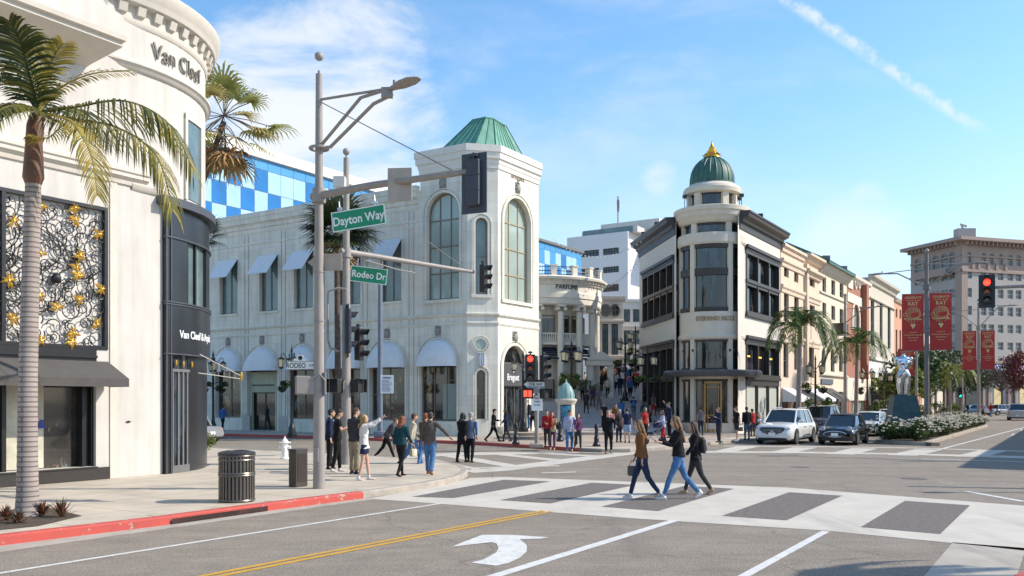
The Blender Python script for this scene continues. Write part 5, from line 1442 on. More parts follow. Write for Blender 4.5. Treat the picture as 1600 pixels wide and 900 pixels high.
def build_row():
 # peach three-storey
 t, f, s0, s1, zt = row_building('peach_shop_building', 'peach plaster shop building with stepped cornices and small windows beside the domed corner building', 1220, 1280.5, 382, M_peach,
  [(1225, 411, 1232.5, 433), (1225, 456, 1232.5, 503), (1224, 536, 1232, 590), (1241, 420, 1247.5, 441), (1241, 464, 1248, 515), (1241, 535, 1247, 578), (1265, 427, 1273, 448), (1265, 477, 1273, 510), (1264, 542, 1272, 590), (1222, 608, 1235, 671), (1239, 610, 1254, 669), (1259, 612, 1274, 668)], dep=5, gm=M_glass)
 b = MB()
 for (a, c, zz, dd) in ((s0, sp(1256), zt, .3), (s0, sp(1256), zt-1.0, .22), (sp(1256), s1, zt+.15, .55), (sp(1256), s1, zt-.95, .45), (s0, s1, f.z_(1220, 446), .18), (s0, s1, f.z_(1220, 524)+.0, .15)):
  cornice(b, f, a, c, [(0, zz-.45), (dd*.4, zz-.4), (dd*.5, zz-.2), (dd, zz-.08), (dd, zz+.1), (0, zz+.14)])
 f.box(b, sp(1256), sp(1258.5), 3.5, zt-.5, 0, .25)
 b.build('cornice', M_peach, t)
 awn(f, t, sp(1221), sp(1238), f.z_(1225, 606), .75, 1.3, M_awnW); awn(f, t, sp(1240), sp(1256), f.z_(1240, 608), .7, 1.3, M_awnG)
 awn(f, t, sp(1258), sp(1279), f.z_(1260, 607), .75, 1.3, M_awnW)
 # yellow cream with green roof
 t, f, s0, s1, zt = row_building('cream_shop_building', 'cream plaster shop building with a green copper mansard roof edge', 1280.5, 1323, 408, M_cream2,
  [(1285, 432, 1291, 456), (1299, 438, 1305, 461), (1312, 443, 1318, 465), (1285, 473, 1291, 497), (1299, 478, 1305, 500), (1312, 483, 1318, 505), (1284, 543, 1290, 581, True), (1298, 544, 1304, 581, True), (1311, 546, 1317, 581, True), (1284, 612, 1298, 665), (1303, 612, 1318, 662)], dep=6, gm=M_glass)
 b = MB(); Mf = f.M()
 b.add([(s0, -.75, zt), (s1, -.75, zt), (s1, 2.6, zt+1.7), (s0, 2.6, zt+1.7), (s0, -.75, zt-.2), (s1, -.75, zt-.2), (s0, 0.1, zt-.25), (s1, .1, zt-.25)], [(0, 1, 2, 3), (4, 5, 1, 0), (6, 7, 5, 4), (0, 3, 6, 4), (1, 5, 7, 2)], Mf)
 for i in range(20): x = s0+(s1-s0)*i/19; b.tube([Mf @ Vector((x, -.75, zt+.03)), Mf @ Vector((x, 2.6, zt+1.73))], .04, 4)
 b.build('copper_roof', M_copperD, t)
 b = MB(); cornice(b, f, s0, s1, [(0, zt-.9), (.3, zt-.6), (.5, zt-.3), (.6, zt-.22), (0, zt-.21)]); cornice(b, f, s0, s1, [(0, f.z_(1281, 458)), (.12, f.z_(1281, 457)), (.12, f.z_(1281, 455)), (0, f.z_(1281, 454))])
 cornice(b, f, s0, s1, [(0, f.z_(1281, 588)), (.2, f.z_(1281, 586)), (.2, f.z_(1281, 584)), (0, f.z_(1281, 582))]); b.build('cornice', M_greyst, t)
 awn(f, t, sp(1281), sp(1299), f.z_(1285, 606), .9, 1.4, M_awnG)
 b = MB(); f.box(b, sp(1282), sp(1300), f.z_(1290, 600), f.z_(1290, 592), 0, .1); b.build('shop_sign', mat('slate_sign', (0.12, 0.14, 0.18), .5), t)
 b = MB(); f.box(b, sp(1300), sp(1308), f.z_(1303, 524), f.z_(1303, 506), .0, .9); b.build('balcony', M_iron, t)
 # terracotta
 t, f, s0, s1, zt = row_building('terracotta_shop_building', 'terracotta brick shop building with a tall arched window and white bands', 1323, 1357, 426, M_brickr,
  [(1332, 475, 1342, 517, True), (1330, 600, 1352, 660)], gm=M_gglass, fm=M_cream2)
 b = MB()
 cornice(b, f, s0, s1, [(0, zt-.5), (.3, zt-.2), (.35, zt+.05), (0, zt+.1)])
 z0 = f.z_(1324, 460); f.box(b, s0, s1, z0-.6, z0+.2, 0, .1); f.box(b, sp(1324), sp(1331), f.z_(1326, 450), f.z_(1326, 436), 0, .1)
 o = f.Rp(1332, 475, 1342, 517); ring_arch(b, f, o[0], o[1], o[2], o[3], .35, .08)
 z1 = f.z_(1325, 590); f.box(b, s0, s1, z1-3.0+1.0, z1, 0, .06)
 f.box(b, sp(1349), sp(1357), f.z_(1353, 463), f.z_(1353, 447), 0.0, .14)
 b.build('white_band', mat('cream_band', (.74, .66, .54), .8), t)
 b = MB()
 for px in (1336, 1341.5): b.tube([tuple(f.M(sp(px), .02, f.z_(px, 444)) @ Vector((.4*cos(k*pi/8), -.04, .4*sin(k*pi/8)))) for k in range(17)], .08, 5, cap=False)
 b.build('round_ornament', mat('cream_band', (.74, .66, .54), .8), t)
 b = MB(); f.box(b, sp(1345.5), sp(1349), z1, zt-.4, 0, .5); b.build('brick_pier', M_brickr, t)
 b = MB()
 for px, dz in ((1309, .8), (1335, 1.2)): q = f.pt(sp(px), -1, f.z_(px, 404 if px < 1320 else 420)); b.box(q.x-.3, q.x+.3, q.y-.3, q.y+.3, zt+.3, q.z+.3)
 b.build('roof_vent', M_poleD, t)
 # grey limestone
 t, f, s0, s1, zt = row_building('grey_stone_shop_building', 'grey limestone shop building with three tall narrow windows over white arches', 1357, 1397, 433, M_greyst,
  [(1360.5, 469, 1366, 540), (1374.5, 474, 1379, 544), (1387, 479, 1391.5, 545), (1359.5, 583, 1367.5, 605, True), (1372, 583, 1382, 604), (1385, 584, 1392, 606, True), (1360, 612, 1367, 655), (1372, 612, 1381, 654), (1385, 612, 1392, 653)], gm=M_glass)
 b = MB(); cornice(b, f, s0-.2, s1+.3, [(0, zt-.6), (.2, zt-.5), (.3, zt-.2), (.6, zt), (.65, zt+.25), (0, zt+.3)]); z0 = zt-2.0
 cornice(b, f, s0, s1, [(0, z0), (.2, z0+.05), (.2, z0+.2), (0, z0+.25)])
 b.build('cornice', M_greyst, t)
 b = MB(); z0 = f.z_(1358, 562); f2 = Fac(f.pt(0, .05, 0)[:2], DU)
 f2.wall(b, s0, s1, SW, z0, [f.Rp(*w)+(True,) for w in ((1359.5, 583, 1367.5, 605), (1385, 584, 1392, 606))]+[f.Rp(*w)+(False,) for w in ((1372, 583, 1382, 604), (1360, 612, 1367, 655), (1372, 612, 1381, 654), (1385, 612, 1392, 653))], .05)
 cornice(b, f, s0, s1, [(0, z0), (.25, z0+.05), (.25, z0+.3), (0, z0+.35)]); b.build('white_ground_storey', mat('white_paint_wall', (.8, .77, .7), .8), t)
 awn(f, t, sp(1360), sp(1371), f.z_(1362, 610), .7, 1.4, M_awnG)
 # orange
 t, f, s0, s1, zt = row_building('orange_shop_building', 'orange plaster shop building with narrow paired windows beyond the grey stone one', 1397, 1440, 466, M_orange,
  [(1399.5, 482, 1402, 496), (1405.5, 484, 1408, 498), (1399.5, 515, 1402, 560), (1405.5, 516, 1408, 560), (1400, 600, 1408, 650), (1413, 486, 1416, 500), (1421, 488, 1424, 500), (1413, 520, 1416, 560), (1421, 521, 1424, 560), (1414, 600, 1424, 648)], gm=M_glass)
 b = MB(); cornice(b, f, s0, s1, [(0, zt-.4), (.2, zt-.3), (.4, zt), (0, zt+.1)]); z0 = f.z_(1397, 568); cornice(b, f, s0, s1, [(0, z0), (.2, z0+.1), (.2, z0+.3), (0, z0+.4)]); b.build('cornice', M_peach, t)
 t, f, s0, s1, zt = row_building('beige_far_shop_building', 'low beige shop building at the far end of the avenue row', 1440, 1475, 520, M_greyst, [(1445, 540, 1449, 570), (1455, 541, 1459, 570)], gm=M_glass)
build_row()

# ================================================================ HOTEL ACROSS THE BOULEVARD
def build_hotel():
 Yh = 185.0; Cx = (1502-800)/F*Yh
 dr = Vector(((5100-800)/F, 1)).normalized()      # right face direction
 dl = Vector(((800-376)/F, -1)).normalized()      # left face, travelling right towards the arris
 fr = Fac((Cx, Yh), dr); fl = Fac((Cx, Yh), dl)
 zt = CH+(HY-376)/F*Yh
 t = thing('grand_hotel', 'large pinkish grey hotel block with a bracketed cornice at the end of the avenue', 'building', (Cx, Yh, 0))
 mh = mat('hotel_stone', (0.38, 0.29, 0.24), 0.85, var=.06, scale=.3, streak=.1)
 mh2 = mat('hotel_grey', (0.41, 0.375, 0.345), 0.85, var=.05, scale=.3)
 sl = fl.s_(1423); sr = fr.s_(1760)
 zmid = fr.z_(1502, 424); zlow = fr.z_(1502, 610)
 # columns of windows (pixels at right face)
 rows = [(426, 439), (453, 468), (481, 496), (509, 523), (537, 550), (563, 577), (590, 603)]
 colsR = [1514, 1537, 1549, 1563.5, 1578.5, 1591.5, 1606, 1620, 1636, 1652]
 hw = .78
 opsR = []; opsA = []
 for px in colsR:
  s = fr.s_(px)
  for (ya, yb) in rows:
   opsR.append((s-hw, s+hw, fr.z_(1502, yb)+.6, fr.z_(1502, ya)+.5, False))
  opsA.append((s-hw*.85, s+hw*.85, fr.z_(1502, 413)+.3, fr.z_(1502, 396)+.4, True))
 colsL = [1434, 1449, 1462.5, 1475.5, 1488.5]
 opsL = []; opsLA = []
 for px in colsL:
  s = fl.s_(px)
  for (ya, yb) in rows: opsL.append((s-1.0, s+1.0, fl.z_(1502, yb)+.6, fl.z_(1502, ya)+.5, False))
  opsLA.append((s-1.0, s+1.0, fl.z_(1502, 416)+.3, fl.z_(1502, 395)+.6, True))
 b = MB(); fr.wall(b, 0, sr, 0, zmid, opsR, .4); fl.wall(b, sl, 0, 0, zmid, opsL, .4); b.build('wall', mh2, t)
 b = MB(); fr.wall(b, 0, sr, zmid, zt, opsA, .4); fl.wall(b, sl, 0, zmid, zt, opsLA, .4)
 b.add([fr.pt(0, 0, zt), fr.pt(sr, 0, zt), fr.pt(sr, -20, zt), fl.pt(sl, -20, zt), fl.pt(sl, 0, zt)], [(0, 1, 2, 3, 4)])
 b.add([fl.pt(sl, 0, 0), fl.pt(sl, -20, 0), fl.pt(sl, -20, zt), fl.pt(sl, 0, zt)], [(0, 1, 2, 3)])
 for (f_, s0, s1) in ((fr, 0, 1.6), (fl, -1.6, 0)): f_.box(b, s0+.0, s1, 8, zt-.1, .0, .12)
 b.build('upper_storey_wall', mh, t)
 mg = mat('hotel_glass', (0.07, 0.085, 0.09), 0.15, var=.6, scale=.25, spec=.8, col2=(.02, .03, .03)); mw = mat('hotel_frame', (.45, .45, .43), .6)
 allw = [(fr, o) for o in opsR[:0]]+[(fr, o) for o in opsA]+[(fl, o) for o in opsLA]+[(fr, opsR[i]) for i in range(len(opsR)) if i < 49]+[(fl, o) for o in opsL]
 for f_, o in allw[:99]: window(f_, o, t, mg, mw, 1, 2, -.3, .12, bars=.14)
 b = MB()
 for f_, o in allw[99:]+[(fr, opsR[i]) for i in range(49, len(opsR))]: f_.box(b, o[0], o[1], o[2], o[3], -.4, -.3)
 struct(b.build('distant_windows', mg, t), 'stuff')
 # bands, balcony, cornice
 b = MB()
 for (f_, s0, s1) in ((fr, 0, sr), (fl, sl, 0)):
  cornice(b, f_, s0, s1, [(0, zmid-.1), (.35, zmid), (.35, zmid+.5), (0, zmid+.6)]); cornice(b, f_, s0, s1, [(0, zt-3.3), (.2, zt-3.2), (.2, zt-2.9), (0, zt-2.8)])
  cornice(b, f_, s0, s1, [(0, 9.6), (.4, 9.7), (.4, 10.3), (0, 10.4)])
  n = int((s1-s0)/1.1)
  for k in range(n): x = s0+(k+.5)*(s1-s0)/n; f_.box(b, x-.15, x+.15, zt-.9, zt-.1, 0, 1.3)
 for s in [fr.s_(p) for p in (1520, 1529, 1544, 1557, 1571)]: fr.box(b, s-.3, s+.3, zmid+.6, zmid+2.0, 0, .25)
 fl.box(b, fl.s_(1436), fl.s_(1489), zmid-.5, zmid-.1, .1, 2.0); fl.box(b, fl.s_(1436), fl.s_(1489), zmid-.1, zmid+1.1, 1.8, 2.0)
 b.build('stone_band', mh, t)
 b = MB()
 dd = 2.1
 pa = fl.pt(sl-1, dd, 0); pc = fr.pt(sr+1, dd, 0)
 cr = Vector((Cx, Yh))+(fl.n+fr.n).normalized()*dd*1.35
 z0, z1 = zt-.1, zt+.6
 pol = [(pa.x, pa.y), (cr.x, cr.y), (pc.x, pc.y), tuple(fr.pt(sr+1, -20, 0)[:2]), tuple(fl.pt(sl-1, -20, 0)[:2])]
 b.prism(pol, z0, z1); b.build('overhanging_cornice', mh, t)
 q = fr.pt(3.5, -3, 0); b = MB(); b.box(q.x-1.6, q.x+2.2, q.y-1, q.y+1, z1, z1+2.6); b.tube([(q.x, q.y, z1+2.6), (q.x-.5, q.y, z1+3.6), (q.x+.7, q.y, z1+3.2)], .3, 6); b.build('roof_chimney', mh2, t)
 # arcaded ground storey with awnings
 aw = mat('blue_striped_canvas', (0.02, 0.03, 0.22), .8, var=0);
 nt = aw.node_tree; N = nt.nodes; L = nt.links; wv = N.new('ShaderNodeTexWave'); wv.inputs['Scale'].default_value = .55; tc = N.new('ShaderNodeTexCoord'); L.new(tc.outputs['Object'], wv.inputs['Vector'])
 rp = N.new('ShaderNodeValToRGB'); rp.color_ramp.interpolation = 'CONSTANT'; rp.color_ramp.elements[1].position = .62; rp.color_ramp.elements[0].color = (.015, .02, .2, 1); rp.color_ramp.elements[1].color = (.5, .55, .6, 1); L.new(wv.outputs[0], rp.inputs[0]); L.new(rp.outputs[0], N['Principled BSDF'].inputs['Base Color'])
 for px in (1460, 1476, 1489):
  s = fl.s_(px);
 for px in (1454, 1472, 1490, 1519, 1559, 1599, 1640):
  f_ = fr if px > 1502 else fr
  s = fr.s_(px)
  b = MB(); M = fr.M(s, 0, 0); K = 10; vs = []; fs = []
  for k in range(K+1):
   th = pi*k/K
   vs += [(2.1*cos(th), 0, 7.9+2.1*sin(th)*1.0), (2.4*cos(th), -1.9, 6.6+2.1*sin(th)*.62)]
  fs = [(2*k, 2*k+2, 2*k+3, 2*k+1) for k in range(K)]
  vs += [(2.4, -1.9, 5.9), (-2.4, -1.9, 5.9)]
  b.add(vs, fs, M); b.build('awning', aw, t, smooth=True)
  b = MB(); fr.box(b, s-(2.0 if px not in (1559, 1599) else 1.1), s+(2.0 if px not in (1559, 1599) else 1.1), .2, 6.6 if px not in (1559, 1599) else 4.6, .02, .1); b.build('shop_window', mg if px != 1559 and px != 1599 else mat('lit_shop', (.5, .4, .2), .5, emit=(1, .75, .4), est=.25), t)
  b = MB(); fr.box(b, s-3.0, s-2.4, 0, 8, 0, .5); fr.box(b, s+2.4, s+3.0, 0, 8, 0, .5); b.split('pier', mh, t)
build_hotel()

# the building beside us on the right (out of frame) that throws the shade over the road
def build_shade_block():
 f = Fac(UV(36.5, 5.4)[:2], DU)
 t = thing('right_side_shop', 'plain shop building out of frame on the right side of the avenue', 'building', UV(50, 6))
 a, b_, c, d = UV(36.5, 5.4), UV(130, 5.4), UV(130, 20), UV(36.5, 20)
 b = MB(); b.prism([a[:2], b_[:2], c[:2], d[:2]], 0.1, 8.0); b.build('wall', M_peach, t)
build_shade_block()


# ================================================================ STREET FURNITURE
V3 = Vector
dV = V3((0.842, -0.539, 0)); dU = V3((UX, UY, 0))
def face_M(p, nrm):
 """local X to the right, -Y toward the viewer side nrm (horizontal)"""
 n = V3((nrm[0], nrm[1], 0)).normalized(); x = V3((-n.y, n.x, 0))
 return Matrix(((x.x, -n.x, 0, p[0]), (x.y, -n.y, 0, p[1]), (0, 0, 1, p[2]), (0, 0, 0, 1)))

# --- traffic signals (local: front is -Y)
def traffic_signal(label, p, nrm, lit=None, grey=False, back=True, bw=.31, bh=1.0, group=None, clamp=True):
 M = face_M((0, 0, 0), nrm)
 t = thing('traffic_signal', label, 'traffic light', p, 0, group)
 hm = M_siggr if grey else M_sigbk
 b = MB(); b.bbox(-bw/2, bw/2, -.06, .14, -bh/2, bh/2, .03, M)
 for k in (-1, 1): b.box(-bw/2-.006, bw/2+.006, -.062, .146, k*bh/6-.012, k*bh/6+.012, M)
 b.tube([M @ V3((0, .06, bh/2)), M @ V3((0, .06, bh/2+.14))], .03, 8); b.box(-.09, .09, .02, .1, bh/2+.06, bh/2+.12, M)
 b.build('housing', hm, t, local=True)
 if back:
  b = MB(); b.bbox(-bw/2-.13, bw/2+.13, .02, .035, -bh/2-.14, bh/2+.14, .006, M); b.build('backplate', M_siggr if grey else M_sigbk, t, local=True)
 for k, nm in ((1, 'red'), (0, 'amber'), (-1, 'green')):
  z = k*bh/3; r = .13; b = MB(); on = lit == nm
  K = 14; vs = []; fs = []
  for i in range(K+1):
   a = pi*1.12*i/K-pi*.06
   L_ = .24-.10*(1-sin(max(0, min(pi, a))))
   for y in (-.06, -.06-L_):
    for rr in (r, r+.012): vs.append((rr*cos(a), y, z+rr*sin(a)))
  for i in range(K):
   q = i*4; w = q+4
   fs += [(q, w, w+2, q+2), (q+1, q+3, w+3, w+1), (q+2, w+2, w+3, q+3)]
  b.add(vs, fs, M); b.build('visor', M_sigbk, t, local=True, smooth=True)
  b = MB(); b.ell((0, -.06, z), (r*.95, .035, r*.95), 14, 8, M)
  b.build('lens', {'red': M_redlamp, 'green': M_greenlamp}.get(lit, M_lensd) if on else (M_amberd if nm == 'amber' else M_lensd), t, local=True, smooth=True)
 return t
def ped_signal(label, p, nrm, lit=False, grey=False, group=None):
 M = face_M((0, 0, 0), nrm); t = thing('pedestrian_signal', label, 'pedestrian signal', p, 0, group)
 b = MB(); b.bbox(-.22, .22, -.05, .16, -.21, .21, .03, M); b.build('housing', M_pole if grey else M_sigbk, t, local=True)
 b = MB(); b.box(-.23, .23, -.2, -.05, .2, .215, M); b.box(-.23, -.215, -.16, -.05, -.2, .2, M); b.box(.215, .23, -.16, -.05, -.2, .2, M); b.build('visor', M_sigbk, t, local=True)
 if lit:
  b = MB(); b.bbox(-.16, -.02, -.055, -.052, -.13, .13, .001, M); b.bbox(.03, .16, -.055, -.052, -.13, .13, .001, M); b.build('lens', M_redlamp, t, local=True)
 b = MB(); b.tube([M @ V3((-.1, .16, .12)), M @ V3((-.3, .2, .25)), M @ V3((-.42, .25, .1)), M @ V3((-.42, .25, -.2))], .022, 6); b.build('bracket', M_pole, t, local=True, smooth=True)
 return t
def sign_plate(name, label, p, nrm, w, h, m, texts=(), border=None, cat='street sign', r=.02, backm=None, tilt=0, hang=0, group=None):
 M = face_M((0, 0, 0), nrm) @ Matrix.Rotation(tilt, 4, 'Y')
 t = thing(name, label, cat, p, 0, group)
 b = MB(); b.bbox(-w/2, w/2, 0, .025, -h/2, h/2, .008, M); b.build('plate', backm or m, t, local=True)
 b = MB()
 if border:
  b.box(-w/2+.004, w/2-.004, -.003, -.0005, -h/2+.004, h/2-.004, M); b.build('border', border, t, local=True); b = MB(); k = .028
  b.box(-w/2+k, w/2-k, -.006, -.0035, -h/2+k, h/2-k, M); b.build('face', m, t, local=True); b = MB()
 for (s, size, x, z, mm, sx) in texts:
  b = MB(); put_text(b, s, size, M @ Matrix.Translation((x, -.009, z)), extrude=.0015, bold=size*.018, font_scale_x=sx); b.build('lettering', mm, t, local=True)
 if hang:
  for x in (-w*.33, w*.33):
   b = MB(); b.tube([M @ V3((x, .012, h/2-.01)), M @ V3((x, .012, h/2+hang))], .016, 6); b.box(x-.05, x+.05, -.01, .035, h/2+.02, h/2+.08, M); b.build('hanger', M_silver, t, local=True)
 return t

def cobra(t, head, rot, m=None, s=1.0):
 """flat LED luminaire; rot = direction it points"""
 d = V3(rot).normalized(); x = d; y = V3((-d.y, d.x, 0)).normalized(); zz = V3((0, 0, 1)); o = head
 M = Matrix(((x.x, y.x, 0, o.x), (x.y, y.y, 0, o.y), (x.z, y.z, 1, o.z), (0, 0, 0, 1)))
 b = MB(); vs = []; st = [(-.05, .05, .05), (.12, .09, .075), (.3, .17, .085), (.55, .19, .07), (.72, .12, .035), (.78, .05, .015)]
 K = 10
 for (xx, w, h) in st:
  for k in range(K):
   a = 2*pi*k/K; vs.append((xx*s, w*cos(a)*s, h*s*max(-.35, sin(a))))
 fs = [(i*K+k, i*K+(k+1) % K, (i+1)*K+(k+1) % K, (i+1)*K+k) for i in range(len(st)-1) for k in range(K)]+[tuple(reversed(range(K))), tuple(range((len(st)-1)*K, len(st)*K))]
 b.add(vs, fs, M); b.tube([M @ V3((.1*s, 0, .08*s)), M @ V3((.1*s, 0, .16*s))], .035*s, 8)
 return b.build('luminaire', m or M_pole, t, smooth=True, angle=50)

def tapered_pole(b, p, z0, z1, r0, r1, n=16):
 b.tube([(p.x, p.y, z0+(z1-z0)*k/6) for k in range(7)], [r0+(r1-r0)*k/6 for k in range(7)], n)

def build_near_pole():
 p = G(498.5, 763, SW); z0 = SW
 t = thing('signal_mast_pole', 'tallest grey pole, with street lamp arm and ball top, on the near corner', 'pole', p)
 zt = P(0, 116, p.y).z; b = MB(); tapered_pole(b, p, z0, zt, .135, .075)
 for zz in (2.3, 3.9, 5.0): b.tube([(p.x, p.y, zz), (p.x, p.y, zz+.03)], .135-.06*zz/9.6+.012, 16)
 b.build('shaft', M_pole, t, smooth=True)
 b = MB(); b.ell((p.x, p.y, P(0, 88, p.y).z), (.10, .10, .10), 16, 12); b.tube([(p.x, p.y, zt-.02), (p.x, p.y, zt+.08)], .03, 8); b.build('ball_finial', M_pole, t, smooth=True)
 b = MB(); b.bbox(p.x-.09, p.x+.02, p.y-.16, p.y-.12, .75, 1.05, .01); b.build('hand_hole_cover', M_pole, t)
 b = MB(); b.bbox(p.x+.10, p.x+.16, p.y-.1, p.y+.02, 2.25, 2.75, .01); b.build('push_button_box', M_poleD, t)
 # mast arm
 za = P(0, 306, p.y).z; e = p+dV*4.12; ze = CH+(HY-268)/F*e.y
 b = MB(); b.tube([(p.x-dV.x*.2, p.y-dV.y*.2, za), (p.x+dV.x*1.5, p.y+dV.y*1.5, za+.03), (e.x, e.y, ze)], [.088, .08, .062], 14); b.tube([(p.x, p.y, za-.16), (p.x, p.y, za+.16)], .15, 14)
 b.build('mast_arm', M_pole, t, smooth=True)
 b = MB(); st = V3((p.x, p.y, P(0, 158, p.y).z)); en = p+dV*3.75; b.tube([st, V3((en.x, en.y, ze+.06))], .011, 5); b.build('guy_wire', M_poleD, t)
 # lamp arm
 la = p+dV*2.0; lz = CH+(HY-141)/F*la.y; zr = P(0, 232, p.y).z
 ring = [(p.x+.2*cos(a*pi/8), p.y+.2*sin(a*pi/8), zr) for a in range(17)]
 b = MB(); b.tube(ring, .035, 8, cap=False)
 b.tube([V3((p.x, p.y, P(0, 156, p.y).z)), V3((la.x, la.y, lz+.03))], .03, 8)
 k1 = p+dV*1.25; kz = lz-.0
 b.tube([V3((p.x, p.y, zr))+dV*.05+V3((0, 0, .05)), V3((k1.x, k1.y, kz-.02)), V3((la.x, la.y, lz+.02))], .038, 8)
 k2 = p+dV*1.62; b.tube([V3((p.x, p.y, zr))+dV*.05, V3((p.x, p.y, zr-.02))+dV*.35, V3((k2.x, k2.y, kz-.22)), V3((la.x, la.y, lz-.12))+dV*.15], .038, 8)
 b.box(la.x-.12, la.x+.12, la.y-.06, la.y+.06, lz-.16, lz+.05)
 b.build('lamp_arm', M_pole, t, smooth=True)
 cobra(t, V3((la.x, la.y, lz))+dV*.1, dV+V3((0, 0, .12)), s=1.0)
 # things on the pole
 u = -dV
 q = P(518, 409, p.y-.05)
 b = MB(); M = face_M((p.x, p.y, q.z), (-.15, -1))
 b.bbox(.06, .52, .05, .07, -.19, .19, .01, M); b.add([(-.02, .06, 0.2), (-.3, .06, 0.01), (-.02, .06, -.2), (-.02, .08, .2), (-.3, .08, .01), (-.02, .08, -.2)], [(0, 1, 2), (5, 4, 3), (0, 3, 4, 1), (1, 4, 5, 2)], M)
 b.build('arrow_board', mat('aged_aluminium', (0.42, 0.36, 0.30), .6), t)
 ped_signal('grey pedestrian signal seen from behind, on the left of the near pole', P(477, 602, p.y), (-.3, 1), grey=True)
 # white avenue name sign with crest
 q = P(470.5, 571, p.y+.1); M = face_M((0, 0, 0), (-.1, -1))
 s = thing('street_name_sign', 'white street name sign with rounded crest reading RODEO, left of the near pole', 'street sign', q)
 b = MB(); b.bbox(-.33, .33, 0, .02, -.10, .10, .006, M); b.bbox(-.17, .12, 0.001, .019, .08, .16, .006, M)
 b.tube([M @ V3((-.02, 0, .17)), M @ V3((-.02, .02, .17))], .085, 16); b.build('plate', M_signW, s, local=True)
 b = MB(); b.tube([M @ V3((-.02, -.006, .17)), M @ V3((-.02, -.002, .17))], .055, 6); b.box(-.33, .33, -.004, -.001, .085, .095, M); b.box(-.33, .33, -.004, -.001, -.095, -.085, M); b.build('crest', M_signB, s, local=True)
 b = MB(); put_text(b, 'RODEO', .165, M @ Matrix.Translation((-.12, -.005, -.005)), extrude=.001, bold=.0015, font_scale_x=.8); put_text(b, 'N DR', .07, M @ Matrix.Translation((.24, -.005, 0)), extrude=.001, font_scale_x=.7); b.build('lettering', M_signB, s, local=True)
 # signs and signals on the mast arm
 a1 = p+dV*.98; a1z = CH+(HY-342)/F*a1.y
 nrm = (-.28, -1)
 sc = P(560, 341, p.y-.55)
 sign_plate('street_name_sign', 'green street name sign reading Dayton Way hanging below the upper mast arm', sc, (-.23, -1), 1.26, .45, M_green, [('Dayton Way', .27, 0, -.01, M_signW, .86)], M_signW, hang=.22, tilt=R(-6.5))
 q = P(624.5, 288, 18.5); sign_plate('sign_back', 'blank grey square sign board seen from behind on the upper mast arm', q, (-.1, -1), .52, .70, mat('aged_aluminium', (0.42, 0.36, 0.30), .6), cat='sign')
 q = P(742, 287, e.y-.05); traffic_signal('grey traffic signal seen from behind with backplate at the end of the upper mast arm', q, (.45, 1), None, grey=True, bh=.92, bw=.30)
build_near_pole()

def build_second_pole():
 p = G(540, 741, SW); p = V3(((541-800)/F*27.2, 27.2, SW))
 t = thing('signal_mast_pole', 'slimmer grey pole with ball top and white box, behind the near pole', 'pole', p)
 X = lambda py: P(0, py, p.y).z
 b = MB(); tapered_pole(b, p, SW, X(247), .16, .085); b.tube([(p.x, p.y, SW), (p.x, p.y, SW+.25)], [.2, .17], 14)
 b.build('shaft', M_pole, t, smooth=True)
 b = MB(); b.ell((p.x, p.y, X(237)), (.11, .11, .11), 14, 10); b.tube([(p.x, p.y, X(247)), (p.x, p.y, X(240))], .03, 8); b.build('ball_finial', M_pole, t, smooth=True)
 b = MB(); b.bbox(p.x-.34, p.x+.02, p.y-.35, p.y-.05, X(296), X(279), .02); b.build('equipment_box', mat('box_white', (.66, .64, .6), .6), t)
 e = V3(((740-800)/F*31.5, 31.5, 0)); za = X(395); ze = P(0, 425, 31.5).z
 b = MB(); b.tube([(p.x-.15, p.y-.15, za+.03), (e.x, e.y, ze)], [.10, .06], 12); b.tube([(p.x, p.y, za-.15), (p.x, p.y, za+.15)], .15, 12)
 b.tube([(p.x+.5, p.y+.6, za-.14), (p.x+1.4, p.y+1.5, za-.30), (p.x+1.9, p.y+2.0, za-.33)], .02, 5); b.build('mast_arm', M_pole, t, smooth=True)
 b = MB(); b.tube([(p.x, p.y, X(285)), (e.x-.3, e.y-.3, ze+.1)], .012, 4); b.build('guy_wire', M_poleD, t)
 b = MB(); b.ell(V3((p.x-.25, p.y-.2, X(291))), (.13, .13, .13), 10, 8); b.build('camera_dome', M_signW, t, smooth=True)
 # conduit loop and brackets
 b = MB(); b.tube([P(541, 452, 27), P(528, 450, 27), P(513, 455, 27), P(512, 470, 27), P(512, 530, 27), P(516, 544, 27), P(530, 549, 27)], .035, 8); b.build('conduit_loop', M_pole, t, smooth=True)
 f = (p-e).normalized()
 q = P(576, 430, 28.6); sign_plate('street_name_sign', 'smaller green street name sign reading Rodeo Dr under the lower mast arm', q, (.06, -1), 1.20, .52, M_green, [('Rodeo Dr', .31, 0, -.01, M_signW, .86)], M_signW, hang=.25, tilt=R(6.5))
 traffic_signal('black traffic signal in profile at the tip of the lower mast arm, against the tower', P(757, 435, 31.5), (1, -.35), None, back=False, bh=.98)
 traffic_signal('grey traffic signal with backplate seen edge on, fixed to the slim pole', P(545, 517, 26.9), (1, .28), None, grey=True, bh=1.35, bw=.40)
 traffic_signal('black traffic signal in profile just right of the grey one on the slim pole', P(563, 538, 27.4), (1, -.3), None, back=False, bh=1.0)
 ped_signal('black pedestrian signal on the left side of the slim pole', P(524, 603, 27.1), (-.6, -1)); ped_signal('black pedestrian signal on the right side of the slim pole', P(560, 603, 27.3), (1, -.5))
build_second_pole()

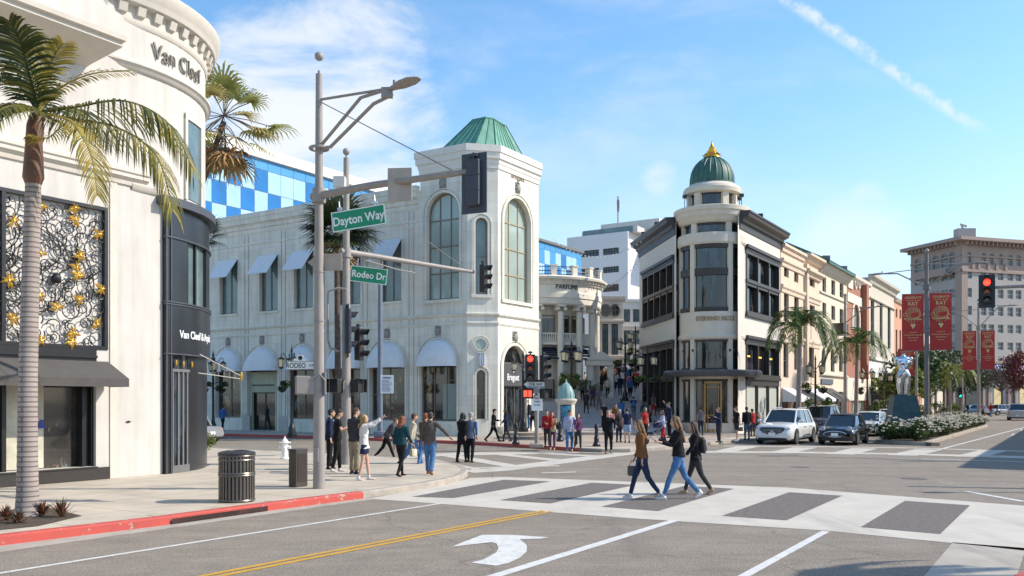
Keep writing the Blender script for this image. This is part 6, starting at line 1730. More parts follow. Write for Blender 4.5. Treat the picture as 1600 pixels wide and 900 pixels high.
def build_far_corner():
 # slate pole with the notice
 p = G(594, 684, SW)
 t = thing('slim_pole', 'slate grey pole holding a white notice in front of the tower store', 'pole', p)
 b = MB(); tapered_pole(b, p, SW, P(0, 443, p.y).z, .14, .11, 12); b.bbox(p.x-.3, p.x+.3, p.y-.3, p.y+.3, SW, SW+.35, .06); b.build('shaft', mat('slate_paint', (0.16, 0.19, 0.25), .5), t, smooth=True)
 q = P(604.5, 600.5, p.y-.2); s = sign_plate('notice_board', 'white printed notice with a dark heading on the slate pole', q, (0, -1), .68, .95, M_signW, cat='notice')
 b = MB()
 b.box(-.2, .2, -.012, -.009, .3, .38); rng = random.Random(2)
 for k in range(9): b.box(-.26, .26-rng.random()*.15, -.012, -.009, .2-k*.07, .225-k*.07)
 b.build('printed_lines', mat('notice_ink', (.18, .2, .32), .6), s, local=True)
 # signal post at the far corner (red light, one-way arrow)
 p = G(838.5, 699, SW)
 t = thing('signal_post', 'short grey signal post with a concrete foot on the far corner', 'pole', p)
 b = MB(); tapered_pole(b, p, SW+.1, P(0, 556, p.y).z, .09, .075, 12); b.build('shaft', M_pole, t, smooth=True)
 b = MB(); b.bbox(p.x-.28, p.x+.28, p.y-.28, p.y+.28, SW, SW+.16, .03); b.build('foot', M_kerb, t)
 Y = p.y-.25
 traffic_signal('lit red traffic signal on the far corner post', P(828.5, 575, Y), (-.05, -1), 'red', back=False, bh=1.12, bw=.42)
 traffic_signal('unlit black traffic signal right of the lit red one on the far corner post', P(851.5, 575, Y), (1, -.75), None, back=False, bh=1.06, bw=.36)
 ped_signal('pedestrian signal with a glowing red hand on the far corner post', P(824.5, 615, Y), (0, -1), lit=True); ped_signal('square grey pedestrian signal box on the right of the far corner post', P(853, 615, Y), (.8, -.8))
 q = P(835, 600.5, Y); M = face_M((0, 0, 0), (0, -1))
 s = thing('one_way_sign', 'black and white one way arrow sign on the far corner post', 'street sign', q)
 b = MB(); b.bbox(-.46, .46, .1, .12, -.19, .19, .01); b.build('plate', M_signB, s, local=True)
 b = MB(); b.add([(-.44, .09, 0), (-.26, .09, -.16), (-.26, .09, -.1), (.42, .09, -.1), (.42, .09, .1), (-.26, .09, .1), (-.26, .09, .16)], [(0, 1, 2, 3, 4, 5, 6)]); b.build('arrow', M_signW, s, local=True)
 b = MB(); put_text(b, 'ONE WAY', .15, Matrix.Translation((.07, .085, 0)), extrude=.001, bold=.003, font_scale_x=.85); b.build('lettering', M_signB, s, local=True)
 q = P(839, 630, Y); s = sign_plate('notice_plate', 'small white regulation plate under a grey one on the far corner post', q, (0, -1), .46, .62, M_signW, [('NO', .12, 0, .2, M_signB, .9), ('TURN', .1, 0, .06, M_signB, .9), ('ON RED', .08, 0, -.08, M_signB, .9)], cat='street sign')
 b = MB(); b.bbox(-.36, .32, .0, .02, .40, .70, .005); b.build('grey_plate', mat('grey_plate', (.33, .33, .34), .5), s, local=True)
 # big square sign back
build_far_corner()

def lantern(b, g, c, s=1.0):
 """hanging lantern around c (top point)"""
 x, y, z = c
 b.lathe([(.0, z), (.05*s, z-.04*s), (.20*s, z-.14*s), (.20*s, z-.17*s)], 8, cx=x, cy=y)
 b.lathe([(.05*s, z-.66*s), (.12*s, z-.60*s), (.14*s, z-.56*s)], 8, cx=x, cy=y)
 for k in range(4):
  a = k*pi/2+pi/4; b.tube([(x+.18*s*cos(a), y+.18*s*sin(a), z-.17*s), (x+.13*s*cos(a), y+.13*s*sin(a), z-.57*s)], .014*s, 4)
 g.lathe([(.11*s, z-.56*s), (.16*s, z-.17*s)], 8, cx=x, cy=y)
M_lglass = mat('lantern_glass', (0.75, 0.66, 0.42), .3, var=.1)
LEAFK = {}
def leaf_cloud(name, mats, parent, c, r, n, size, seed=0, density=None, local=False, squash=1.0, up=0.3):
 """many small leaf faces through an ellipsoid volume"""
 rng = random.Random(seed); b = MB(); cl = []
 ncl = max(4, n//70)
 for i in range(ncl):
  a = rng.uniform(0, 2*pi); h = rng.uniform(-1, 1); q = rng.random()**.4*.82
  s_ = sqrt(1-h*h); cl.append((V3((q*s_*cos(a)*r[0], q*s_*sin(a)*r[1], q*h*r[2])), rng.uniform(.22, .42), rng.randrange(len(mats))))
 vs = []; fs = []
 for i in range(n):
  cc, cr, cm = rng.choice(cl)
  while True:
   d = V3((rng.uniform(-1, 1), rng.uniform(-1, 1), rng.uniform(-1, 1)))
   if d.length < 1: break
  d = d.normalized()*(d.length**.5)
  p = V3(c)+cc+V3((d.x*cr*r[0], d.y*cr*r[1], d.z*cr*r[2]))
  L_ = size*rng.uniform(.6, 1.3); w = L_*.38
  ax = V3((rng.gauss(0, 1), rng.gauss(0, 1), rng.gauss(0, .7)+up)).normalized(); sd_ = ax.cross(V3((rng.gauss(0, 1), rng.gauss(0, 1), rng.gauss(0, 1)))).normalized()
  b.cm = cm if rng.random() < .75 else rng.randrange(len(mats))
  b.add([p, p+ax*L_*.5+sd_*w, p+ax*L_, p+ax*L_*.5-sd_*w], [(0, 1, 2, 3)])
 return b.build(name, mats, parent, local=local)
ML1 = mat('leaf_dark', (0.035, 0.075, 0.018), .6, var=.3, scale=3, trans=.15)
ML2 = mat('leaf_mid', (0.075, 0.13, 0.028), .6, var=.3, scale=3, trans=.2)
ML3 = mat('leaf_yellow', (0.25, 0.30, 0.045), .6, var=.3, scale=3, trans=.25)
ML4 = mat('leaf_olive', (0.10, 0.105, 0.035), .6, var=.3, scale=3, trans=.2)
M_bark = mat('bark', (0.16, 0.12, 0.09), .9, var=.3, scale=8, bump=.4)

def ornate_lamp(label, p, H=4.6, n=4, basket=True, dark_basket=False, seed=0, group='ornate lamp posts with lanterns', s=1.0):
 t = thing('ornate_street_lamp', label, 'street lamp', p, 0, group)
 b = MB()
 b.lathe([(.26, 0), (.26, .18), (.2, .25), (.19, .5), (.13, .62), (.09, .8), (.075, 1.2), (.06, H-.9), (.09, H-.85), (.05, H-.75), (.045, H-.1), (.07, H-.05), (.02, H+.15), (0, H+.3)], 12); b.build('post', M_black, t, smooth=True, local=True)
 hh = H-.35
 for k in range(n):
  bb = MB(); g = MB()
  a = 2*pi*k/n+.5; dx, dy = cos(a), sin(a)
  bb.tube([(0, 0, hh-.35), (.25*dx, .25*dy, hh-.15), (.45*dx, .45*dy, hh+.18), (.55*dx, .55*dy, hh+.12), (.56*dx, .56*dy, hh)], .022, 5)
  lantern(bb, g, (.56*dx, .56*dy, hh), s); la = bb.build('lantern_arm', M_black, t, local=True); g.build('lantern_glass', M_lglass, la, local=True)
 if basket:
  b = MB()
  for sg in (-1, 1): b.tube([(0, 0, 2.9), (sg*.3, 0, 3.0), (sg*.5, 0, 2.7)], .02, 5); b.lathe([(.02, 2.35), (.2, 2.45), (.27, 2.62)], 10, cx=sg*.5, cy=0)
  b.build('basket_holder', M_black, t, local=True)
  for sg in (-1, 1): leaf_cloud('hanging_plant', [ML1, ML1] if dark_basket else [ML2, ML3, ML1], t, (sg*.48, 0, 2.72), (.42, .4, .33), 260, .12, seed+sg, local=True)
 return t
for i, (px, py, H) in enumerate(((333, 678, 3.9), (456, 683.5, 3.9))):
 p = G(px, py, SW); ornate_lamp(('black lantern post with dark leafy hanging baskets just right of the curved black entrance', 'black lantern post with dark leafy hanging baskets behind the RODEO sign')[i], p, 4.6, 4, True, True, i*7)
ornate_lamp('black two-lantern lamp at the foot of the hill lane left of the kiosk', V3(((893-800)/F*52, 52.0, ramp_z(52))), 4.9, 4, True, seed=31, s=1.15)
ornate_lamp('black lantern lamp in the middle of the crowded hill lane', V3(((977-800)/F*62, 62.0, ramp_z(62))), 4.6, 4, True, seed=41)
ornate_lamp('black lantern lamp high up the hill lane', V3(((993-800)/F*70, 70.0, ramp_z(70))), 4.6, 4, True, seed=43)
ornate_lamp('black lantern lamp with green basket beside the dark side wall of the domed building', V3(((1012-800)/F*53.5, 53.5, ramp_z(53.5))), 4.4, 4, True, seed=47)
for i, (px, Y) in enumerate(((1274, 56), (1355, 69), (1384, 79))):
 ornate_lamp(('black lantern lamp with baskets by the first avenue palm', 'black lantern lamp with baskets right of the second avenue palm', 'black lantern lamp with baskets beyond the second avenue palm')[i], V3(((px-800)/F*Y, Y, SW)), 4.6, 4, True, seed=60+i)

def bollard(label, p, group='black bollards along the lane foot'):
 t = thing('bollard', label, 'bollard', p, 0, group)
 b = MB(); b.lathe([(.17, 0), (.17, .08), (.12, .14), (.10, .3), (.12, .34), (.085, .4), (.07, .72), (.10, .76), (.07, .8), (.09, .86), (.06, .94), (0, .98)], 12); b.build('post', M_black, t, smooth=True, local=True)
 b = MB(); b.tube([(.12*cos(k*pi/8), .12*sin(k*pi/8), .78) for k in range(17)], .015, 5, cap=False); b.build('collar', M_black, t, local=True)
for px, py, lb in ((806, 694, 'small black bollard left of the far corner signal post'), (932, 697.5, 'small black bollard behind the man in the track suit'), (875, 690, 'black bollard hidden partly by the kiosk foot'), (712 + 0, 0, '')):
 if lb: bollard(lb, G(px, py, SW))

def build_kiosk():
 p = V3(((884.5-800)/F*43.5, 43.5, SW)); t = thing('advertising_kiosk', 'round cream kiosk with a pale green dome and a blue poster', 'kiosk', p)
 mc = mat('kiosk_cream', (.62, .57, .48), .7); k = 43.5/F
 z = lambda py: CH+(HY-py)*k-SW
 b = MB(); r = .43
 b.lathe([(r+.06, 0), (r+.06, .18), (r, .22), (r, z(632)), (r+.03, z(631)), (r+.05, z(629)), (r+.12, z(626)), (r+.12, z(624)), (r+.02, z(623))], 32); b.build('drum', mc, t, smooth=True, local=True)
 b = MB(); b.lathe([(r-.02, z(623)), (r-.01, z(618)), (r-.06, z(611)), (r-.15, z(605)), (r-.28, z(600)), (.05, z(597.5)), (.03, z(595)), (.05, z(594)), (0, z(592))], 32)
 for q in range(12):
  a = q*pi/6; b.tube([((rr+.005)*cos(a), (rr+.005)*sin(a), zz) for rr, zz in ((r-.02, z(623)), (r-.01, z(618)), (r-.06, z(611)), (r-.15, z(605)), (r-.28, z(600)))], .012, 4)
 b.build('dome', mat('pale_verdigris', (0.30, 0.47, 0.44), .5, var=.2), t, smooth=True, local=True)
 b = MB(); curved(b, 0, 0, r, r+.02, R(-128), R(-62), .55, z(634), 10); b.build('poster', mat('poster_blue', (.06, .35, .55), .4, var=.6, scale=4, col2=(.02, .05, .09)), t, local=True)
 b = MB(); curved(b, 0, 0, r, r+.03, R(-131), R(-128), .5, z(633), 1); curved(b, 0, 0, r, r+.03, R(-62), R(-59), .5, z(633), 1); curved(b, 0, 0, r, r+.03, R(-131), R(-59), z(634), z(632.5), 10); b.build('poster_frame', M_black, t, local=True)
build_kiosk()
# round stone planter/steps by the tower entrance
def round_steps():
 p = G(818, 684, SW); p = V3(((822-800)/F*45.5, 45.5, SW)); t = thing('round_steps', 'low round stone steps around the lamp post beside the tower entrance', 'steps', p)
 b = MB(); b.lathe([(1.5, 0), (1.55, .14), (1.5, .16), (0.01, .16)], 32); b.build('lower_step', M_pave, t, local=True)
 b = MB(); b.lathe([(1.1, .16), (1.15, .3), (1.1, .32), (0.01, .32)], 32); b.build('upper_step', M_pave, t, local=True)
 ornate_lamp('black lantern post standing on the round stone steps', p+V3((-.15, .1, .32)), 4.0, 2, False, s=.8)
round_steps()

def trash_can():
 p = G(370, 783, SW); t = thing('litter_bin', 'dark metal slatted litter bin on the near sidewalk', 'litter bin', p); H = .94; r = .335
 mm = mat('bin_metal', (.15, .135, .12), .35, metal=.6)
 b = MB()
 for z in (.03, .52, .56, H-.12, H-.04): b.tube([((r if z < 1 else r+.01)*cos(k*pi/20), (r if z < 1 else r+.01)*sin(k*pi/20), z) for k in range(41)], .022, 6, cap=False)
 b.split('hoop', mm, t, local=True, smooth=True)
 b = MB()
 for k in range(30):
  a = 2*pi*k/30; M = Matrix.Rotation(a, 4, 'Z')
  b.bbox(r-.008, r+.008, -.022, .022, .04, H-.03, .004, M)
 b.build('slats', mm, t, local=True)
 b = MB(); b.lathe([(r-.05, .05), (r-.05, H-.06)], 28); b.lathe([(.2, H-.02), (r+.02, H-.02), (r+.03, H), (r, H+.03), (.2, H+.06), (.18, H+.03)], 32); b.build('liner', mat('bin_liner', (.03, .03, .03), .5), t, local=True, smooth=True)
trash_can()
def black_box():
 p = G(466, 760, SW); t = thing('news_box', 'dark brown rectangular cabinet standing near the big pole', 'cabinet', p); M = Matrix.Rotation(R(-28), 4, 'Z')
 b = MB(); b.bbox(-.11, .11, -.20, .20, .0, .84, .015, M); b.build('cabinet', mat('cabinet_brown', (.06, .05, .042), .5, var=.2), t, local=True)
 b = MB(); b.bbox(-.125, .125, -.215, .215, .84, .87, .01, M); b.build('lid', mat('cabinet_lid', (.09, .08, .07), .4), t, local=True)
 b = MB(); b.box(.111, .116, -.15, .15, .12, .75, M); b.build('side_panel', mat('cabinet_panel', (.04, .032, .028), .4), t, local=True)
black_box()
def hydrant():
 p = G(445, 717, SW); t = thing('fire_hydrant', 'white fire hydrant near the side street kerb', 'fire hydrant', p); t.scale = (.82, .82, .88); s = 1.05
 b = MB(); b.lathe([(.17*s, 0), (.17*s, .05), (.12*s, .07), (.11*s, .52*s), (.15*s, .55*s), (.15*s, .6*s), (.12*s, .66*s), (.08*s, .72*s), (.03, .76*s), (.03, .82*s)], 16); b.build('barrel', M_signW, t, local=True, smooth=True)
 b = MB(); b.tube([(-.24, 0, .45), (.24, 0, .45)], .06, 10); b.tube([(0, -.24, .38), (0, 0, .38)], .08, 10); b.lathe([(.25, .62), (.25, .64), (.05, .66)], 10); b.build('nozzles', M_signW, t, local=True, smooth=True)
hydrant()

# --- median with double lamp, banners, statue, roses
def median():
 A = (17.9, 43.6); Bq = (19.3, 40.6); Cq = UV(78, -5.75)[:2]; Dq = UV(78, -8.4)[:2]
 path = smooth_path([Dq, UV(60, -8.4)[:2], UV(48.5, -8.4)[:2], (18.0, 43.2), (18.7, 41.2), (19.6, 40.7), UV(46, -5.8)[:2], UV(60, -5.75)[:2], Cq], 4)
 kerb('kerb_median', path, M_kerb, .2, .17)
 struct(sheet('median_soil', offset_path(path, .2), .16, mat('soil', (.10, .075, .05), .95, var=.4, scale=6, bump=.6), .2))
median()
def banner(pole_t, p, side, w, h, ztop, label):
 """banner hangs from the pole's bracket : a thing of its own"""
 t = thing('street_banner', label, 'banner', (p.x, p.y, ztop), 0)
 x0 = .16 if side > 0 else -.16-w
 mr = mat('banner_red', (.55, .04, .03), .7, var=.15, scale=1.2)
 n = 10; b = MB(); vs = []; fs = []
 M = face_M((0, 0, 0), (-.2, -1))
 for j in range(n+1):
  for i in range(7):
   vs.append((x0+w*i/6, .03*sin(i*1.1+j*.45), -h*j/n))
 fs = [(j*7+i, j*7+i+1, (j+1)*7+i+1, (j+1)*7+i) for j in range(n) for i in range(6)]
 b.add(vs, fs, M); b.build('cloth', mr, t, local=True, smooth=True)
 xc = x0+w/2; gm = mat('banner_gold', (.75, .50, .22), .6, var=.1); s = w/1.18
 b = MB()
 put_text(b, 'CELEBRATE', .175*s, M @ Matrix.Translation((xc, -.05, -.22*s)), extrude=.002, bold=.003, font_scale_x=1.0)
 put_text(b, 'THE YEAR OF THE', .09*s, M @ Matrix.Translation((xc, -.05, -.38*s)), extrude=.002, bold=.002)
 put_text(b, 'RAT', .30*s, M @ Matrix.Translation((xc, -.05, -.58*s)), extrude=.002, bold=.006)
 for k, (tx, sz) in enumerate((('A SEASON OF', .07), ('GOOD FORTUNE ON', .10), ('THE AVENUE', .10), ('OPEN HOUSE', .06))): put_text(b, tx, sz*s, M @ Matrix.Translation((xc, -.05, -(2.22+k*.155)*s)), extrude=.002, bold=.002)
 b.build('lettering', gm, t, local=True)
 b = MB()
 zc = -1.12*s
 for k in range(5): b.tube([tuple(M @ V3((xc+(.40-.075*k)*s*cos(a*pi/12), -.05, zc+(.36-.07*k)*s*sin(a*pi/12+.1*k)))) for a in range(int(25-k*3))], .016*s, 4)
 for k in range(9):
  a = pi+k*pi/8; b.tube([tuple(M @ V3((xc+.42*s*cos(a)+.1*s*cos(q*.7+k), -.05, zc-.06+.38*s*sin(a)+.09*s*sin(q*.7+k)))) for q in range(7)], .014*s, 4)
 b.tube([tuple(M @ V3((xc-.48*s+.16*s*q, -.05, zc-.34*s+.05*s*sin(q*2)))) for q in range(7)], .03*s, 4)
 b.add([tuple(M @ V3(v)) for v in ((xc-.15*s, -.05, -1.78*s), (xc, -.05, -2.02*s), (xc+.15*s, -.05, -1.78*s), (xc+.07*s, -.05, -1.70*s), (xc, -.05, -1.75*s), (xc-.07*s, -.05, -1.70*s))], [(0, 1, 2, 3, 4, 5)])
 b.build('round_emblem', gm, t, local=True)
 b = MB()
 for zz in (0.0, -h): b.tube([tuple(M @ V3((0, 0, zz))), tuple(M @ V3((x0+(w if side > 0 else 0), 0, zz)))], .018, 6)
 b.build('banner_rod', M_pole, t, local=True)
def double_lamp(px, Y, ytop, yjoint, label, bw, bt, bb, nm):
 p = V3(((px-800)/F*Y, Y, .16)); t = thing('double_street_lamp', label, 'street lamp', p)
 Z = lambda py: CH+(HY-py)/F*Y
 b = MB(); tapered_pole(b, p, .16, Z(ytop+4), .15, .10, 14); b.tube([(p.x, p.y, Z(yjoint)-.15), (p.x, p.y, Z(yjoint)+.15)], .2, 12); b.build('shaft', M_poleD if Y < 60 else M_pole, t, smooth=True)
 b = MB(); b.ell((p.x, p.y, Z(ytop)), (.13, .13, .13), 12, 8); b.build('ball_finial', M_pole, t, smooth=True)
 k = Y/50.6
 for sg in (-1, 1):
  e = p+dV*(sg*2.3); zl = Z(yjoint-26) if sg < 0 else Z(yjoint-32)
  b = MB(); m1 = p+dV*(sg*1.55)
  b.tube([(p.x, p.y, Z(yjoint)), (m1.x, m1.y, zl-.05), (e.x, e.y, zl)], .04, 8); b.tube([(p.x, p.y, zl+.15), (e.x, e.y, zl+.02)], .025, 6); b.build('lamp_arm', M_pole, t, smooth=True)
  cobra(t, V3((e.x, e.y, zl)), dV*sg)
 banner(t, p, -1, bw, Z(bt)-Z(bb), Z(bt)+.0, nm[0]); banner(t, p, 1, bw, Z(bt)-Z(bb), Z(bt)+.03, nm[1])
double_lamp(1448, 50.6, 392, 449, 'tall double armed street lamp with a ball top rising from the white roses', 1.18, 459, 548, ('large red banner with gold lettering left of the nearer median lamp', 'large red banner with gold lettering right of the nearer median lamp'))
double_lamp(1529, 77, 469, 512, 'second double armed street lamp farther along the median', 1.15, 517, 578, ('smaller red banner left of the farther median lamp', 'smaller red banner right of the farther median lamp'))
def third_banner():
 Y = 66; p = V3(((1432-800)/F*Y, Y, SW)); t = thing('banner_pole', 'plain pole with one orange red banner partly hidden behind the silver statue', 'pole', p)
 b = MB(); tapered_pole(b, p, SW, 6.4, .1, .08, 10); b.build('shaft', M_pole, t, smooth=True);
 banner(t, p, -1, 1.15, 2.0, CH+(HY-545)/F*Y, 'small orange red banner behind the silver statue')
third_banner()
def avenue_lamp():
 Y = 66; p = V3(((1320.5-800)/F*Y, Y, SW)); t = thing('street_lamp', 'plain single armed street lamp among the avenue palms', 'street lamp', p); Z = lambda py: CH+(HY-py)/F*Y
 b = MB(); tapered_pole(b, p, SW, Z(462), .14, .09, 12); b.build('shaft', M_pole, t, smooth=True)
 e = p+dV*2.2; b = MB(); b.tube([(p.x, p.y, Z(505)), (p.x+dV.x*1.3, p.y+dV.y*1.3, Z(484)), (e.x, e.y, Z(482))], .04, 8); b.tube([(p.x, p.y, Z(483)), (e.x, e.y, Z(481.5))], .022, 5); b.build('lamp_arm', M_pole, t, smooth=True); cobra(t, V3((e.x, e.y, Z(482))), dV)
 b = MB(); b.ell((p.x, p.y, Z(461)), (.12, .12, .12), 10, 8); b.build('ball_finial', M_pole, t, smooth=True)
avenue_lamp()
def statue():
 Y = 45.8; k = Y/F; p = V3(((1411.5-800)/F*Y, Y, .16)); Z = lambda py: CH+(HY-py)*k-.16
 t = thing('torso_statue', 'polished silver torso statue on a tapering green bronze pedestal among white roses', 'statue', p, R(-10))
 def frus(b, w0, w1, d0, d1, z0, z1, dx=0): b.add([(-w0, -d0, z0), (w0, -d0, z0), (w0, d0, z0), (-w0, d0, z0), (-w1+dx, -d1, z1), (w1+dx, -d1, z1), (w1+dx, d1, z1), (-w1+dx, d1, z1)], [(0, 3, 2, 1), (4, 5, 6, 7), (0, 1, 5, 4), (1, 2, 6, 5), (2, 3, 7, 6), (3, 0, 4, 7)])
 b = MB(); frus(b, .62, .66, .55, .6, 0, Z(667)); b.build('plinth', mat('dark_rust', (.035, .028, .025), .6), t, local=True)
 b = MB(); frus(b, .80, .54, .75, .5, Z(667)+.003, Z(618)); b.build('pedestal', mat('patina_bronze', (.028, .085, .10), .45, var=.5, scale=3, col2=(.012, .04, .05)), t, local=True)
 # torso : smooth body of one surface through a voxel remesh
 b = MB(); z0 = Z(618); H = Z(551)-z0; s = H/2.2
 sx = V3((1, 0, 0))
 b.tube([(0, 0, z0+.9*s), (0, 0, z0+1.1*s), (0, .02, z0+1.35*s), (0, .0, z0+1.65*s), (0, 0, z0+1.9*s), (0, 0, z0+2.0*s)], [(.30*s, .2*s), (.33*s, .22*s), (.23*s, .17*s), (.31*s, .2*s), (.36*s, .17*s), (.2*s, .12*s)], 16, side=sx)
 b.tube([(0, 0, z0+1.95*s), (0, 0, z0+2.14*s)], [.1*s, .085*s], 12)
 for sg in (-1, 1):
  b.tube([(sg*.17*s, 0, z0+1.05*s), (sg*.19*s, -.02*s, z0+.6*s), (sg*.15*s, 0, z0+.0*s)], [.19*s, .16*s, .11*s], 12)
  b.ell((sg*.36*s, 0, z0+1.86*s), (.12*s, .12*s, .14*s), 10, 8); b.tube([(sg*.36*s, 0, z0+1.86*s), (sg*.40*s, 0, z0+1.6*s)], [.11*s, .085*s], 10)
  b.ell((sg*.15*s, -.16*s, z0+1.66*s), (.11*s, .09*s, .1*s), 10, 8)
  b.tube([(sg*.33*s, -.17*s, z0+1.75*s), (0, -.2*s, z0+1.35*s), (-sg*.3*s, -.2*s, z0+.95*s)], .035*s, 8)
 me = remesh(b.mesh(), .03, 3); me.materials.append(mat('polished_steel', (.72, .73, .74), .16, metal=1.0, var=.04)); o = bpy.data.objects.new('torso', me); C.objects.link(o); o.parent = t
def remesh(me, vox, sm=2):
 o = bpy.data.objects.new('tmp', me); TS.collection.objects.link(o)
 m = o.modifiers.new('r', 'REMESH'); m.mode = 'VOXEL'; m.voxel_size = vox; m.use_smooth_shade = True
 if sm: q = o.modifiers.new('s', 'SMOOTH'); q.iterations = sm; q.factor = .5

 with bpy.context.temp_override(scene=TS, view_layer=TS.view_layers[0]): dg = bpy.context.evaluated_depsgraph_get()
 out = bpy.data.meshes.new_from_object(o.evaluated_get(dg))
 bpy.data.objects.remove(o); bpy.data.meshes.remove(me)
 out.polygons.foreach_set('use_smooth', [True]*len(out.polygons))
 return out
statue()

# white rose bushes along the median
def roses():
 mw = mat('rose_white', (.80, .76, .66), .6, var=.05)
 def bush(seed):
  t = thing('rose_bush', 'white flowering rose bush in the median bed', 'bush', (0, 0, 0), 0, 'white rose bushes in the median')
  leaf_cloud('foliage', [ML1, ML2, ML4, ML2], t, (0, 0, .42), (.85, .75, .44), 1300, .13, seed, local=True)
  rng = random.Random(seed+5); b = MB()
  for i in range(60):
   a = rng.uniform(0, 2*pi); h = rng.uniform(-.1, 1); s_ = sqrt(max(0, 1-h*h)); p = V3((s_*cos(a)*.88, s_*sin(a)*.78, .45+h*.52)); r = rng.uniform(.045, .085)
   p += V3((rng.uniform(-.05, .05), rng.uniform(-.05, .05), rng.uniform(-.05, .08)))
   for k in range(5):
    q = k*2*pi/5+rng.uniform(-.3, .3); n_ = V3((cos(q), sin(q), .5)); b.add([p, p+V3((cos(q-.5)*r, sin(q-.5)*r, r*.5)), p+V3((cos(q)*r*1.25, sin(q)*r*1.25, r*.75)), p+V3((cos(q+.5)*r, sin(q+.5)*r, r*.5))], [(0, 1, 2, 3)])
   b.ell(p+V3((0, 0, r*.35)), (r*.5, r*.5, r*.5), 6, 4)
  b.build('roses', mw, t, local=True)
  b = MB()
  for i in range(6): a = i*1.05; b.tube([(0.1*cos(a), .1*sin(a), 0), (.35*cos(a), .35*sin(a), .45)], .02, 4)
  b.build('stems', M_bark, t, local=True); return t
 protos = [bush(s) for s in (11, 23, 37)]
 spots = []
 rng = random.Random(9)
 for i in range(17):
  u = 46.2+i*1.85
  for v in (-7.75, -6.45): spots.append(UV(u+rng.uniform(-.3, .3), v+rng.uniform(-.15, .15), .15))
 k = 0
 lab = ['at the near tip of the median', 'in front of the statue pedestal', 'beside the statue pedestal', 'between statue and nearer lamp', 'around the nearer median lamp', 'beyond the nearer median lamp', 'midway along the median', 'toward the farther median lamp', 'at the far end of the median']
 for i, s in enumerate(spots):
  if (s-V3((20.37, 45.8, .15))).length < 0.75: continue
  o = protos[k] if k < 3 else copy_tree(protos[k % 3])
  row = 'left' if i % 2 == 0 else 'right'
  o['label'] = 'white flowering rose bush, %s row, %s' % (row, lab[min(8, i//2//2)])
  o.location = s; o.rotation_euler.z = rng.uniform(0, 6.28); sc = rng.uniform(.85, 1.1); o.scale = (sc, sc, sc*rng.uniform(.85, 1.08)); k += 1
roses()

# --- off-frame corner poles that carry the right-hand signal and throw shadows
def right_poles():
 e = V3(((1553-800)/F*33.7, 33.7, 0)); p = e+dV*5.6; Zs = CH+(HY-449)/F*33.7
 t = thing('signal_mast_pole', 'grey mast pole at the right with an arm reaching into the picture', 'pole', (p.x, p.y, SW))
 b = MB(); tapered_pole(b, p, SW, 7.6, .15, .12); b.build('shaft', M_pole, t, smooth=True)
 b = MB(); b.tube([(e.x-dV.x*.15, e.y-dV.y*.15, Zs), (p.x, p.y, Zs-.1)], [.06, .10], 12); b.build('mast_arm', M_pole, t, smooth=True)
 traffic_signal('lit red traffic signal with black backplate on the right hand mast arm', P(1542, 455, 33.6), (-.5, -1), 'red', back=True, bh=.98, bw=.30)
 p = V3((24.2, 20.4, SW)); t = thing('signal_mast_pole', 'grey lamp and signal pole out of frame on the right', 'pole', p)
 b = MB(); tapered_pole(b, p, SW, 9.4, .14, .09); b.build('shaft', M_pole, t, smooth=True)
 b = MB(); b.tube([(p.x, p.y, 6.2), (18.0, 21.9, 6.35)], [.14, .10], 10); b.tube([(p.x, p.y, 7.6), (22.4, 20.5, 8.8), (21.5, 20.5, 8.85)], .04, 8); b.tube([(p.x, p.y, 8.9), (21.5, 20.5, 8.9)], .03, 6); b.build('mast_arm', M_pole, t, smooth=True)
 cobra(t, V3((21.6, 20.5, 8.85)), (-1, 0, .05))
right_poles()
def far_signal():
 Y = 92; p = V3(((1503-800)/F*Y, Y, .16)); t = thing('signal_post', 'distant grey signal post beyond the rose bed', 'pole', p)
 b = MB(); tapered_pole(b, p, .16, CH+(HY-590)/F*Y, .14, .12, 10); b.build('shaft', M_pole, t, smooth=True)
 traffic_signal('distant traffic signal showing green beyond the rose bed', P(1500, 613, Y-.3), (0, -1), 'green', back=False, bh=1.1, bw=.42)
far_signal()
def string_lights():
 for i, (a, c, sag) in enumerate(((P(862, 372, 60), P(1008, 372, 56), 1.2), (P(905, 445, 64), P(1003, 400, 58), 1.0))):
  t = thing('string_lights', ('upper', 'lower')[i]+' sagging wire of small bulbs strung across the hill lane', 'string lights', a, 0, 'string lights over the lane')
  b = MB(); g = MB(); pts = []
  for k in range(25):
   f = k/24; q = a.lerp(c, f); q.z -= sag*4*f*(1-f); pts.append(q)
   if 0 < k < 24: g.ell(q-V3((0, 0, .06)), (.045, .045, .06), 6, 4)
  b.tube(pts, .006, 3); b.build('wire', M_poleD, t); g.build('bulbs', mat('bulb', (.85, .82, .75), .3), t)
string_lights()


# ================================================================ PALMS AND TREES
MF1 = mat('frond_olive', (0.21, 0.195, 0.035), .5, var=.35, scale=2, trans=.3, spec=.4)
MF2 = mat('frond_yellow', (0.50, 0.39, 0.075), .5, var=.3, scale=2, trans=.3, spec=.4)
MF3 = mat('frond_green', (0.05, 0.075, 0.016), .5, var=.35, scale=2, trans=.25, spec=.4)
MFd = mat('frond_dead', (0.60, 0.36, 0.16), .8, var=.35, scale=3, trans=.2)
M_trunk = tiled('palm_trunk', (.36, .31, .28), (.17, .13, .11), 3.0, .085, .012, 0, axes='XZ', var=.12, bump=.8, grime=.25)
M_shaft = mat('crown_shaft', (.17, .07, .035), .55, var=.35, scale=4, bump=.2, col2=(.10, .055, .03))

